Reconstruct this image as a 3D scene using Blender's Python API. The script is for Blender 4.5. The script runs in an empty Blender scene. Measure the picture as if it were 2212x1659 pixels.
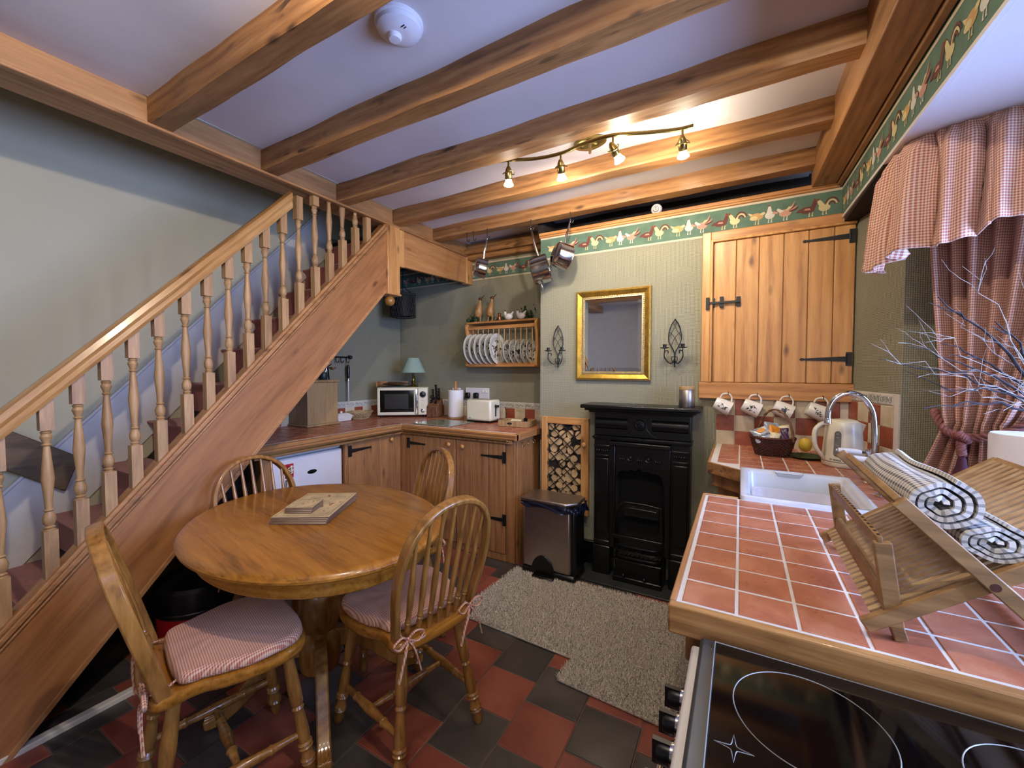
import bpy, math, random
from math import sin, cos, pi, radians, sqrt, atan2
from mathutils import Vector, Matrix
R = random.Random(7)
SC = bpy.context.scene
COL = SC.collection

# ------------------------------------------------------------------ camera, world, lights, exposure
cam_d = bpy.data.cameras.new('camera'); cam = bpy.data.objects.new('camera', cam_d); COL.objects.link(cam)
cam.location = (0, 0, 1.36); cam.rotation_euler = (radians(90 - 1.95), 0, radians(29.17))
cam_d.sensor_width = 36; cam_d.lens = 885.0 / 2212 * 36; cam_d.clip_start = 0.02
SC.camera = cam
SC.view_settings.view_transform = 'Standard'; SC.view_settings.look = 'None'
cy_ = SC.cycles; cy_.max_bounces = 7; cy_.diffuse_bounces = 3; cy_.glossy_bounces = 3; cy_.transmission_bounces = 4; cy_.caustics_reflective = False; cy_.caustics_refractive = False; cy_.sample_clamp_indirect = 6; cy_.use_adaptive_sampling = True; cy_.adaptive_threshold = 0.03
SC.view_settings.exposure = 0.68; SC.view_settings.gamma = 1; SC.view_settings.use_curve_mapping = False
W = bpy.data.worlds.new('sky'); SC.world = W; W.use_nodes = True
W.node_tree.nodes['Background'].inputs[0].default_value = (0.42, 0.58, 1.0, 1)
W.node_tree.nodes['Background'].inputs[1].default_value = 1.6

def light(name, kind, loc, power, color, size=0.05, target=None, sy=None, spot=None, blend=.5):
    d = bpy.data.lights.new(name, kind); o = bpy.data.objects.new(name, d); COL.objects.link(o)
    o.location = loc; d.energy = power; d.color = color
    if kind == 'AREA':
        d.size = size
        if sy: d.shape = 'RECTANGLE'; d.size_y = sy
    else: d.shadow_soft_size = size
    if kind == 'SPOT': d.spot_size = spot; d.spot_blend = blend
    if target is not None:
        o.rotation_euler = (Vector(target) - Vector(loc)).to_track_quat('-Z', 'Y').to_euler()
    return o
WARM = (1.0, 0.87, 0.70); DAY = (0.34, 0.50, 1.0); NEU = (1.0, 0.90, 0.80)
light('window_daylight', 'AREA', (1.24, 1.1, 1.55), 84, DAY, 1.5, (0.0, 1.25, 1.35), 1.1)
light('rear_fill_light', 'AREA', (0.25, -1.75, 1.5), 15, (0.95, 0.93, 1.0), 1.4, (-0.9, 1.5, 1.2), 1.3)  # added soft fill from behind the camera; the rear wall has no window
# (the room's lamps carry their own light in their builders)
LAMP_POWER = dict(front=21.0, lit=4.4, dim=4.6)

# ------------------------------------------------------------------ node materials
def newmat(name):
    m = bpy.data.materials.new(name); m.use_nodes = True; nt = m.node_tree
    b = nt.nodes['Principled BSDF']; return m, nt, b
def nd(nt, typ, **kw):
    n = nt.nodes.new(typ)
    for k, v in kw.items(): setattr(n, k, v)
    return n
def lk(nt, a, b): nt.links.new(a, b)
def coords(nt, scale=(1, 1, 1), rnd=True, rot=(0, 0, 0), kind='Object'):
    tc = nd(nt, 'ShaderNodeTexCoord'); mp = nd(nt, 'ShaderNodeMapping')
    mp.inputs['Scale'].default_value = scale
    if any(rot):
        m0 = nd(nt, 'ShaderNodeMapping'); m0.inputs['Rotation'].default_value = rot; lk(nt, tc.outputs[kind], m0.inputs['Vector']); lk(nt, m0.outputs['Vector'], mp.inputs['Vector'])
    else: lk(nt, tc.outputs[kind], mp.inputs['Vector'])
    if rnd:
        oi = nd(nt, 'ShaderNodeObjectInfo'); mu = nd(nt, 'ShaderNodeMath', operation='MULTIPLY'); mu.inputs[1].default_value = 37
        lk(nt, oi.outputs['Random'], mu.inputs[0]); lk(nt, mu.outputs[0], mp.inputs['Location'])
    return mp.outputs['Vector']
def ramp(nt, src, stops, interp='LINEAR'):
    r = nd(nt, 'ShaderNodeValToRGB'); r.color_ramp.interpolation = interp
    e = r.color_ramp.elements
    while len(e) < len(stops): e.new(0.5)
    for i, (p, c) in enumerate(stops):
        e[i].position = p; e[i].color = (*c, 1) if len(c) == 3 else c
    lk(nt, src, r.inputs[0]); return r.outputs[0]
def mix(nt, f, a, b, mode='MIX'):
    m = nd(nt, 'ShaderNodeMix', data_type='RGBA', blend_type=mode)
    for sock, v in ((m.inputs[0], f), (m.inputs[6], a), (m.inputs[7], b)):
        if hasattr(v, 'links'): lk(nt, v, sock)
        elif isinstance(v, (int, float)): sock.default_value = v
        else: sock.default_value = (*v, 1)
    return m.outputs[2]
def math_(nt, op, a, b=0.0, c=0.0):
    m = nd(nt, 'ShaderNodeMath', operation=op)
    for i, v in enumerate((a, b, c)):
        if hasattr(v, 'links'): lk(nt, v, m.inputs[i])
        else: m.inputs[i].default_value = v
    return m.outputs[0]
def bump(nt, b, h, strength=.3, dist=.002):
    n = nd(nt, 'ShaderNodeBump'); n.inputs['Strength'].default_value = strength; n.inputs['Distance'].default_value = dist
    lk(nt, h, n.inputs['Height']); lk(nt, n.outputs[0], b.inputs['Normal'])
def noise(nt, vec, scale, detail=4, rough=.55, dist=0):
    n = nd(nt, 'ShaderNodeTexNoise'); n.inputs['Scale'].default_value = scale; n.inputs['Detail'].default_value = detail
    n.inputs['Roughness'].default_value = rough; n.inputs['Distortion'].default_value = dist
    if vec is not None: lk(nt, vec, n.inputs['Vector'])
    return n.outputs['Fac']
def srgb(h):
    h = h.lstrip('#'); c = [int(h[i:i + 2], 16) / 255 for i in (0, 2, 4)]
    return tuple(x / 12.92 if x <= .04045 else ((x + .055) / 1.055) ** 2.4 for x in c)

def plain(name, col, rough=.5, metal=0.0, var=.08, scale=12, bmp=0.0, bscale=60, coat=0.0, emit=None, sheen=0):
    m, nt, b = newmat(name); c = srgb(col) if isinstance(col, str) else col
    v = coords(nt); n = noise(nt, v, scale)
    dark = tuple(x * (1 - var * 1.6) for x in c); lite = tuple(min(1, x * (1 + var)) for x in c)
    lk(nt, ramp(nt, n, [(.3, dark), (.7, lite)]), b.inputs['Base Color'])
    b.inputs['Roughness'].default_value = rough; b.inputs['Metallic'].default_value = metal
    if coat: b.inputs['Coat Weight'].default_value = coat; b.inputs['Coat Roughness'].default_value = .12
    if sheen: b.inputs['Sheen Weight'].default_value = sheen
    if bmp: bump(nt, b, noise(nt, v, bscale, 3), bmp, .003)
    if emit: b.inputs['Emission Color'].default_value = (*emit[0], 1); b.inputs['Emission Strength'].default_value = emit[1]
    return m
def wood(name, light_c, mid_c, dark_c, axis='x', rough=.45, grain=9, knots=.5, coat=0.0, blot=.35, rot=(0, 0, 0), bmp=.25, gouge=0, sat=.93):
    m, nt, b = newmat(name)
    s = {'x': (.09, 1, 1), 'y': (1, .09, 1), 'z': (1, 1, .09)}[axis]
    v = coords(nt, s, rot=rot)
    def ds(h): c = srgb(h); g = sum(c) / 3; return tuple(g + (x - g) * sat for x in c)
    L, M, D = ds(light_c), ds(mid_c), ds(dark_c)
    n1 = noise(nt, v, grain * 3.2, 4, .6, 1.4); n2 = noise(nt, v, grain * 16, 3, .6)
    w = nd(nt, 'ShaderNodeTexWave', wave_type='BANDS', bands_direction={'x': 'Z', 'y': 'X', 'z': 'X'}[axis])
    w.inputs['Scale'].default_value = grain * 1.1; w.inputs['Distortion'].default_value = 7; w.inputs['Detail'].default_value = 3
    lk(nt, v, w.inputs['Vector'])
    f = math_(nt, 'ADD', math_(nt, 'MULTIPLY', n1, .6), math_(nt, 'ADD', math_(nt, 'MULTIPLY', w.outputs['Fac'], .12), math_(nt, 'MULTIPLY', n2, .28)))
    c = ramp(nt, f, [(.25, D), (.48, M), (.72, L)])
    v2 = coords(nt, tuple(x ** .55 for x in s), rot=rot); n3 = noise(nt, v2, 3.5, 3)
    c = mix(nt, math_(nt, 'MULTIPLY', ramp(nt, n3, [(.4, (0, 0, 0)), (.75, (1, 1, 1))]), blot), c, D)
    if knots:
        s2 = tuple(x ** .4 for x in s); v3 = coords(nt, s2, rot=rot)
        vo = nd(nt, 'ShaderNodeTexVoronoi'); vo.inputs['Scale'].default_value = 9.5; lk(nt, v3, vo.inputs['Vector'])
        k = ramp(nt, vo.outputs['Distance'], [(.05, (1, 1, 1)), (.10, (.55, .55, .55)), (.17, (0, 0, 0))])
        c = mix(nt, math_(nt, 'MULTIPLY', k, knots), c, tuple(x * .28 for x in D))
    if gouge:
        v4 = coords(nt, tuple(.22 if x < .5 else 1 for x in s)); gk = ramp(nt, noise(nt, v4, 26, 2, .4), [(.64, (0, 0, 0)), (.70, (1, 1, 1))])
        gm = ramp(nt, noise(nt, coords(nt), 2.2, 2), [(.45, (0, 0, 0)), (.6, (1, 1, 1))]); c = mix(nt, math_(nt, 'MULTIPLY', math_(nt, 'MULTIPLY', gk, gm), gouge), c, tuple(x * .18 for x in D))
    lk(nt, c, b.inputs['Base Color']); b.inputs['Roughness'].default_value = rough
    if coat: b.inputs['Coat Weight'].default_value = coat; b.inputs['Coat Roughness'].default_value = .1
    bump(nt, b, f, bmp, .002)
    return m
def weave(name, ca, cb, pitch=.0075, horiz=False):
    """woven wallpaper: a fine grid of light threads over a darker ground"""
    m, nt, b = newmat(name); tc = nd(nt, 'ShaderNodeTexCoord'); sp = nd(nt, 'ShaderNodeSeparateXYZ'); lk(nt, tc.outputs['Object'], sp.inputs[0])
    u = math_(nt, 'ADD', sp.outputs[0], sp.outputs[1]); k = 2 * pi / pitch
    su = math_(nt, 'SINE', math_(nt, 'MULTIPLY', u, k)); sv = math_(nt, 'SINE', math_(nt, 'MULTIPLY', sp.outputs[2], k))
    g = math_(nt, 'MAXIMUM', su, sv); n = noise(nt, tc.outputs['Object'], 3, 3); nf = noise(nt, tc.outputs['Object'], 160, 2)
    f = math_(nt, 'ADD', math_(nt, 'MULTIPLY', g, .42), math_(nt, 'MULTIPLY', nf, .5))
    c = ramp(nt, f, [(.0, srgb(ca)), (.62, srgb(cb))])
    c = mix(nt, math_(nt, 'MULTIPLY', n, .25), c, srgb(ca))
    lk(nt, c, b.inputs['Base Color']); b.inputs['Roughness'].default_value = .85; bump(nt, b, g, .5, .0012)
    return m
def gingham(name, ca, cb, n=1.0, uv=False, pitch=.009, sheen=.1, stripes=False, thr=.5):
    m, nt, b = newmat(name); tc = nd(nt, 'ShaderNodeTexCoord'); sp = nd(nt, 'ShaderNodeSeparateXYZ')
    lk(nt, tc.outputs['UV' if uv else 'Object'], sp.inputs[0])
    def st(s): return math_(nt, 'GREATER_THAN', math_(nt, 'FRACT', math_(nt, 'DIVIDE', s, pitch)), thr)
    a, c2 = st(sp.outputs[0]), st(sp.outputs[1])
    f = math_(nt, 'MULTIPLY', math_(nt, 'ADD', a, c2), .5) if not stripes else a
    nz = noise(nt, tc.outputs['Object'], 9, 3)
    c = mix(nt, f, srgb(cb), srgb(ca)); c = mix(nt, math_(nt, 'MULTIPLY', nz, .22), c, tuple(x * .6 for x in srgb(ca)))
    lk(nt, c, b.inputs['Base Color']); b.inputs['Roughness'].default_value = .9; b.inputs['Sheen Weight'].default_value = sheen
    bump(nt, b, noise(nt, tc.outputs['Object'], 420, 2), .4, .001)
    return m
def tilemat(name, base, dark, lite, rough=.4, scale=7, spread=.35):
    m, nt, b = newmat(name); v = coords(nt); oi = nd(nt, 'ShaderNodeObjectInfo')
    n = noise(nt, v, scale, 5, .6, .6); c = ramp(nt, n, [(.3, srgb(dark)), (.52, srgb(base)), (.75, srgb(lite))])
    c = mix(nt, math_(nt, 'MULTIPLY', oi.outputs['Random'], spread), c, srgb(dark))
    lk(nt, c, b.inputs['Base Color']); b.inputs['Roughness'].default_value = rough
    lk(nt, ramp(nt, noise(nt, v, scale * 2), [(.3, (rough * .8,) * 3), (.8, (min(1, rough * 1.4),) * 3)]), b.inputs['Roughness'])
    bump(nt, b, noise(nt, v, scale * 3.5, 4), .35, .002); return m

M = {}
M['beam'] = wood('beam_wood', '#BE8C52', '#9C6A38', '#5C3A1A', 'x', .5, 7, .8, blot=.5, bmp=.6, gouge=.85)
M['beam_y'] = wood('beam_wood_y', '#C48F56', '#A8743F', '#6E4824', 'y', .5, 6, .6, blot=.35)
M['pine_x'] = wood('pine_x', '#D09A58', '#B97D40', '#875228', 'x', .42, 6, .6, blot=.25)
M['pine_y'] = wood('pine_y', '#C08A52', '#AA7440', '#7C4C26', 'y', .42, 6, .6, blot=.25)
M['pine_z'] = wood('pine_z', '#DCA662', '#C48A48', '#8F5A2C', 'z', .4, 5, .8, blot=.25)
M['cab_z'] = wood('cabinet_pine', '#B8824C', '#A06C3C', '#6E4524', 'z', .5, 6, .6, blot=.35)
M['string'] = wood('stringer_pine', '#BE8248', '#A66C3A', '#724822', 'y', .42, 4, .75, blot=.3, rot=(radians(-47), 0, 0))
M['rail'] = wood('handrail_pine', '#CFA062', '#B28044', '#7E5228', 'y', .3, 6, .6, coat=.35, blot=.2, rot=(radians(-47), 0, 0))
M['balu'] = wood('baluster_pine', '#C69C66', '#A87E4E', '#76542F', 'z', .5, 9, .35, blot=.25)
M['oak'] = wood('table_oak', '#B47C3A', '#98622A', '#55330F', 'x', .28, 11, 0, coat=.5, blot=.1, bmp=.1, sat=1.08)
M['oak_z'] = wood('chair_oak', '#AE7A3C', '#92622B', '#5C3B18', 'z', .3, 10, 0, coat=.5, blot=.15, bmp=.08, sat=1.0)
M['bamboo'] = wood('bamboo', '#B08A58', '#946F42', '#664A2A', 'x', .5, 9, 0, blot=.35)
M['bamboo_l'] = wood('bamboo_slat', '#CBAE84', '#B5946A', '#8A6A44', 'x', .5, 9, 0, blot=.3)
M['edge'] = wood('worktop_edge', '#BF8E4E', '#9C6B34', '#5E3C1C', 'x', .4, 11, 0, coat=.2, blot=.2)
M['plaster'] = plain('white_plaster', '#D3CCCB', .9, var=.04, scale=2.5, bmp=.35, bscale=9)
M['stairwall'] = plain('stair_wall_paint', '#BFB89E', .9, var=.03, scale=1.5, bmp=.1, bscale=120)
M['rearwall'] = plain('cream_paint', '#D6D3CC', .9, var=.03)
M['paper'] = weave('green_woven_wallpaper', '#5C5B4A', '#A29F89')
M['green'] = plain('border_green', '#56705F', .85, var=.12, scale=14)
M['greentop'] = plain('border_cream', '#C7B69C', .85, var=.05)
M['white'] = plain('gloss_white_paint', '#D8D5D2', .4, var=.03)
M['black'] = plain('cast_iron_black', '#0A0A0C', .3, var=.05, scale=30, bmp=.08, bscale=160)
M['soot'] = plain('soot_black', '#050505', .9)
M['iron'] = plain('wrought_iron', '#0B0B0C', .5, var=.1)
M['chrome'] = plain('chrome', '#D9DCE0', .06, 1.0, var=.02)
M['steel'] = plain('polished_steel', '#C2C2C4', .16, 1.0, var=.04)
M['brushed'] = plain('brushed_steel', '#BAB0A8', .36, 1.0, var=.05, scale=40)
M['brass'] = plain('antique_brass', '#8C7C4A', .3, 1.0, var=.1)
M['goldfr'] = plain('gilt', '#B08C3C', .34, .85, var=.2, scale=30)
M['gold2'] = plain('pale_gilt', '#CBB68A', .4, .7, var=.15, scale=60)
M['cream'] = plain('cream_enamel', '#DDD6BD', .3, var=.02, coat=.2)
M['ceramic'] = plain('white_ceramic', '#D5DADF', .15, var=.02, coat=.3)
M['china'] = plain('white_china', '#E4E0DA', .2, var=.02, coat=.3)
M['tile_r'] = tilemat('terracotta_glazed', '#B06C50', '#94543C', '#C8906E', .3, 9)
M['tile_r2'] = tilemat('wall_tile_red', '#9A5038', '#7E3D2B', '#B06A4C', .3, 9)
M['tile_c'] = tilemat('wall_tile_cream', '#CFC1A4', '#B7A88A', '#E0D6BE', .3, 8, .2)
M['tile_b'] = tilemat('border_tile_grey', '#C9C6BC', '#A6A49B', '#DAD8CF', .35, 22, .2)
M['quarry_r'] = tilemat('quarry_red', '#8A4838', '#6C342A', '#9E5C49', .38, 4, .35)
M['quarry_b'] = tilemat('quarry_black', '#47413D', '#322C2A', '#5A534E', .36, 4, .35)
M['grout'] = plain('grout_pale', '#D2CABE', .9, var=.05)
M['groutd'] = plain('grout_dark', '#6B5A4E', .9, var=.1)
M['slate'] = plain('hearth_slate', '#2E3130', .45, var=.15, bmp=.3)
M['carpet'] = plain('stair_carpet', '#9C4A3E', .95, var=.18, scale=60, bmp=.8, bscale=300, sheen=.3)
M['gred'] = gingham('cushion_gingham', '#A45136', '#DDBB9C', pitch=.0062)
M['gcurt'] = gingham('curtain_gingham', '#A85A44', '#E4CBB6', uv=True, pitch=.0092)
M['towel'] = gingham('towel_check', '#30323E', '#D9D4CC', uv=True, pitch=.0105, thr=.62)
M['rope'] = plain('curtain_rope', '#96605A', .85, var=.2, scale=80)
M['tassel'] = plain('tassel_maroon', '#4E1F30', .8, var=.1)
M['tasself'] = plain('tassel_fringe', '#6E443C', .9, var=.2, scale=90)
M['bulb'] = plain('bulb_lit', '#FFFFFF', .3, emit=((1, .87, .68), 200))
M['bulbdim'] = plain('bulb_frosted', '#E6E6E2', .3, emit=((1, .87, .68), 30))
M['plastic'] = plain('white_plastic', '#DAD6DA', .4, var=.02)
M['blackpl'] = plain('black_plastic', '#0C0C0E', .3, var=.05)
M['glassblk'] = plain('black_hob_glass', '#030304', .07, var=.02, coat=0)
M['hobline'] = plain('hob_marking', '#8A8A88', .4)
M['hobframe'] = plain('hob_frame', '#55595E', .35, .6)
M['grey'] = plain('grey_scale_window', '#6E6B66', .3)
M['bird_w'] = plain('bird_white', '#C9C4B8', .85); M['bird_c'] = plain('bird_cream', '#C8B98A', .85)
M['bird_t'] = plain('bird_tan', '#BE9660', .85); M['bird_m'] = plain('bird_maroon', '#64382F', .85)
M['bird_p'] = plain('bird_pink', '#B98A78', .85); M['bird_r'] = plain('comb_red', '#7E352A', .85)
M['ivy'] = plain('ivy_green', '#2E4426', .6, var=.35, scale=30)
M['duck'] = wood('duck_wood', '#C7984E', '#A4733A', '#5A3418', 'z', .45, 12, 0)
M['ducktop'] = plain('duck_dark', '#5E3016', .4)
M['copper'] = plain('copper', '#A8694A', .3, .8)
M['shade'] = plain('lampshade_green', '#90A79A', .9, var=.03)
M['wicker'] = plain('dark_wicker', '#4E2418', .5, var=.35, scale=90)
M['wickerl'] = plain('pale_wicker', '#B59A70', .6, var=.25, scale=60)
M['wickerh'] = plain('handle_wicker', '#7A5238', .55, var=.3, scale=60)
M['birch'] = wood('beech_box', '#BC9A66', '#A78454', '#7C5E38', 'z', .5, 8, 0, blot=.2)
M['log'] = plain('log_end', '#C2A070', .8, var=.22, scale=18, bmp=.4); M['bark'] = plain('log_bark', '#6B4A30', .9, var=.3)
M['tissue'] = plain('paper_roll', '#E2E0E2', .95, var=.02, bmp=.3, bscale=90)
M['liner'] = plain('bin_liner', '#14182A', .22, var=.2, bmp=.9, bscale=22)
M['red'] = plain('red_plastic', '#A8141E', .35); M['magred'] = plain('magnet_red', '#B02230', .4, var=.5, scale=55)
M['magpap'] = plain('magnet_paper', '#B9A898', .6, var=.5, scale=70)
M['rug'] = plain('rug_beige', '#CFC3B2', .95, var=.4, scale=150, sheen=.4)
M['book'] = plain('magazine', '#8FA4A0', .4, var=.5, scale=9); M['bookd'] = plain('magazine_dark', '#23302E', .4, var=.4)
M['foil1'] = plain('packet_silver', '#AFB8C2', .25, .3, var=.4, scale=30); M['foil2'] = plain('packet_orange', '#D98A2A', .35, var=.3, scale=30)
M['foil3'] = plain('packet_purple', '#45204E', .35, var=.3); M['foil4'] = plain('packet_cream', '#DDD3B0', .4); M['lemon'] = plain('lemon', '#D9B63A', .45)
M['mat'] = plain('placemat_print', '#CDB283', .35, var=.18, scale=16); M['matedge'] = plain('cork_edge', '#6B4E3A', .8)
M['gpaint'] = plain('botanical_green', '#3C4A36', .4, var=.4, scale=60); M['rpaint'] = plain('botanical_rose', '#8C3F36', .4, var=.3, scale=60)
M['bpaint'] = plain('botanical_blue', '#4A5470', .4, var=.3, scale=60)
M['board'] = plain('glass_board', '#869683', .12, var=.25, scale=14)
M['twig_p'] = plain('pale_twig', '#A39A92', .8, var=.3, scale=50); M['twig_d'] = plain('dark_twig', '#2A2024', .8, var=.3, scale=50)
M['lace'] = plain('black_lace', '#0E0E0F', .7, var=.5, scale=60); M['vase'] = plain('vase', '#5E6468', .3)
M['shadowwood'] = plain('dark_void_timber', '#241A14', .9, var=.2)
M['wallrail'] = wood('brown_wall_board', '#8A7050', '#6E5638', '#3E2E20', 'y', .6, 6, .3)
def pane_mat():
    m, nt, b = newmat('window_glass'); nt.nodes.remove(b); out = nt.nodes['Material Output']
    t = nd(nt, 'ShaderNodeBsdfTransparent'); g = nd(nt, 'ShaderNodeBsdfGlossy'); g.inputs['Roughness'].default_value = .02; f = nd(nt, 'ShaderNodeFresnel'); f.inputs[0].default_value = 1.45
    x = nd(nt, 'ShaderNodeMixShader'); lk(nt, f.outputs[0], x.inputs[0]); lk(nt, t.outputs[0], x.inputs[1]); lk(nt, g.outputs[0], x.inputs[2]); lk(nt, x.outputs[0], out.inputs['Surface']); return m
M['glass'] = pane_mat()
def mirror_mat():
    m, nt, b = newmat('mirror_glass'); b.inputs['Metallic'].default_value = 1; b.inputs['Roughness'].default_value = .015
    b.inputs['Base Color'].default_value = (.86, .87, .87, 1); return m
M['mirror'] = mirror_mat()
def platemat():
    m, nt, b = newmat('botanical_plate'); tc = nd(nt, 'ShaderNodeTexCoord'); v = coords(nt)
    ln = nd(nt, 'ShaderNodeVectorMath', operation='LENGTH'); lk(nt, tc.outputs['Object'], ln.inputs[0])
    inner = math_(nt, 'LESS_THAN', ln.outputs['Value'], .083)
    n = noise(nt, v, 26, 3, .6, 1.2); s = ramp(nt, n, [(.52, (0, 0, 0)), (.56, (1, 1, 1))])
    hue = ramp(nt, noise(nt, v, 14, 2), [(.4, srgb('#26301F')), (.5, srgb('#3E3440')), (.6, srgb('#5E2A28'))])
    ring = math_(nt, 'MULTIPLY', math_(nt, 'GREATER_THAN', ln.outputs['Value'], .094), math_(nt, 'LESS_THAN', ln.outputs['Value'], .1))
    c = mix(nt, math_(nt, 'MULTIPLY', s, inner), srgb('#DDDAD2'), hue); c = mix(nt, math_(nt, 'MULTIPLY', ring, .6), c, srgb('#5E7A68'))
    lk(nt, c, b.inputs['Base Color']); b.inputs['Roughness'].default_value = .15; b.inputs['Coat Weight'].default_value = .3; return m
M['plate'] = platemat()

# ------------------------------------------------------------------ mesh builder
class MB:
    def __init__(s): s.v = []; s.f = []; s.m = []; s.uv = {}
    def add(s, vs, fs, m=0):
        k = len(s.v); s.v += [tuple(p) for p in vs]; s.f += [tuple(i + k for i in f) for f in fs]; s.m += [m] * len(fs); return s
    def box(s, a, b, m=0, rot=None, about=None):
        x0, y0, z0 = a; x1, y1, z1 = b
        vs = [Vector(p) for p in ((x0, y0, z0), (x1, y0, z0), (x1, y1, z0), (x0, y1, z0), (x0, y0, z1), (x1, y0, z1), (x1, y1, z1), (x0, y1, z1))]
        if rot is not None:
            c = Vector(about) if about else Vector(((x0 + x1) / 2, (y0 + y1) / 2, (z0 + z1) / 2)); vs = [rot @ (p - c) + c for p in vs]
        return s.add(vs, [(0, 3, 2, 1), (4, 5, 6, 7), (0, 1, 5, 4), (1, 2, 6, 5), (2, 3, 7, 6), (3, 0, 4, 7)], m)
    def cbox(s, c, d, m=0, rot=None):
        return s.box([c[i] - d[i] / 2 for i in range(3)], [c[i] + d[i] / 2 for i in range(3)], m, rot)
    def frame(s, p, t, hint=None):
        t = t.normalized(); h = hint or (Vector((0, 0, 1)) if abs(t.z) < .9 else Vector((1, 0, 0)))
        a = h.cross(t).normalized(); return a, t.cross(a)
    def tube(s, pts, r, n=8, closed=False, m=0, cap=True, sq=1.0):
        P = [Vector(p) for p in pts]; N = len(P); rr = r if isinstance(r, (list, tuple)) else [r] * N
        vs = []; a = None
        for i in range(N):
            t = (P[(i + 1) % N] - P[i - 1]) if closed else (P[min(i + 1, N - 1)] - P[max(i - 1, 0)])
            if t.length < 1e-9: t = Vector((0, 0, 1))
            t.normalize()
            if a is None: a, b = s.frame(P[i], t)
            else:
                a = (a - t * a.dot(t))
                if a.length < 1e-6: a, b = s.frame(P[i], t)
                a.normalize(); b = t.cross(a)
            for k in range(n):
                q = 2 * pi * k / n; vs.append(P[i] + (a * cos(q) + b * sin(q) * sq) * rr[i])
        fs = []
        for i in range(N if closed else N - 1):
            j = (i + 1) % N
            for k in range(n): fs.append((i * n + k, i * n + (k + 1) % n, j * n + (k + 1) % n, j * n + k))
        if cap and not closed: fs += [tuple(range(n))[::-1], tuple((N - 1) * n + k for k in range(n))]
        return s.add(vs, fs, m)
    def turned(s, p0, p1, prof, n=12, m=0):
        p0, p1 = Vector(p0), Vector(p1); return s.tube([p0.lerp(p1, t) for t, r in prof], [r for t, r in prof], n, m=m)
    def lathe(s, prof, c=(0, 0, 0), n=24, m=0, ax=None, cap=True, sx=1, sy=1):
        c = Vector(c); q = Vector((0, 0, 1)).rotation_difference(Vector(ax).normalized()) if ax else None
        vs = []
        for r, z in prof:
            for k in range(n):
                p = Vector((r * cos(2 * pi * k / n) * sx, r * sin(2 * pi * k / n) * sy, z)); vs.append(c + (q @ p if q else p))
        fs = []
        for i in range(len(prof) - 1):
            for k in range(n): fs.append((i * n + k, i * n + (k + 1) % n, (i + 1) * n + (k + 1) % n, (i + 1) * n + k))
        if cap: fs += [tuple(range(n))[::-1], tuple((len(prof) - 1) * n + k for k in range(n))]
        return s.add(vs, fs, m)
    def prism(s, poly, f0, f1, m=0):
        """poly of (a,b); f0/f1 map it to the two end faces"""
        n = len(poly); vs = [f0(*p) for p in poly] + [f1(*p) for p in poly]
        fs = [tuple(range(n))[::-1], tuple(range(n, 2 * n))] + [(i, (i + 1) % n, n + (i + 1) % n, n + i) for i in range(n)]
        return s.add(vs, fs, m)
    def sphere(s, c, r, n=14, m=0, sc=(1, 1, 1), rot=None):
        h = n // 2; vs = []; c = Vector(c)
        for i in range(h + 1):
            th = pi * i / h
            for k in range(n):
                p = Vector((sin(th) * cos(2 * pi * k / n) * sc[0], sin(th) * sin(2 * pi * k / n) * sc[1], cos(th) * sc[2])) * r
                vs.append(c + (rot @ p if rot else p))
        fs = [(i * n + k, (i + 1) * n + k, (i + 1) * n + (k + 1) % n, i * n + (k + 1) % n) for i in range(h) for k in range(n)]
        return s.add(vs, fs, m)
    def ribbon(s, pts, side, w, h, m=0):
        """rectangular sweep: w across 'side', h across the remaining direction"""
        P = [Vector(p) for p in pts]; N = len(P); vs = []
        for i in range(N):
            t = (P[min(i + 1, N - 1)] - P[max(i - 1, 0)]).normalized(); sd = Vector(side(i) if callable(side) else side).normalized()
            nn = t.cross(sd).normalized(); ww = w[i] if isinstance(w, (list, tuple)) else w; hh = h[i] if isinstance(h, (list, tuple)) else h
            for a, b in ((-1, -1), (1, -1), (1, 1), (-1, 1)): vs.append(P[i] + sd * a * ww / 2 + nn * b * hh / 2)
        fs = [(i * 4 + k, i * 4 + (k + 1) % 4, i * 4 + 4 + (k + 1) % 4, i * 4 + 4 + k) for i in range(N - 1) for k in range(4)]
        fs += [(3, 2, 1, 0), tuple((N - 1) * 4 + k for k in range(4))]
        return s.add(vs, fs, m)
    def grid(s, fn, nu, nv, m=0, uvs=None):
        k = len(s.v); vs = [fn(i / nu, j / nv) for j in range(nv + 1) for i in range(nu + 1)]
        fs = [(j * (nu + 1) + i, j * (nu + 1) + i + 1, (j + 1) * (nu + 1) + i + 1, (j + 1) * (nu + 1) + i) for j in range(nv) for i in range(nu)]
        s.add(vs, fs, m)
        if uvs:
            for j in range(nv + 1):
                for i in range(nu + 1): s.uv[k + j * (nu + 1) + i] = uvs(i / nu, j / nv)
        return s
    def mesh(s, name, mats, smooth=True, ang=38):
        me = bpy.data.meshes.new(name); me.from_pydata(s.v, [], s.f)
        for m in mats: me.materials.append(m)
        me.polygons.foreach_set('material_index', s.m)
        if s.uv:
            ul = me.uv_layers.new(name='uv')
            for li, l in enumerate(me.loops): ul.data[li].uv = s.uv.get(l.vertex_index, (0, 0))
        me.update()
        if smooth: me.shade_smooth(); me.set_sharp_from_angle(angle=radians(ang))
        return me

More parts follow.
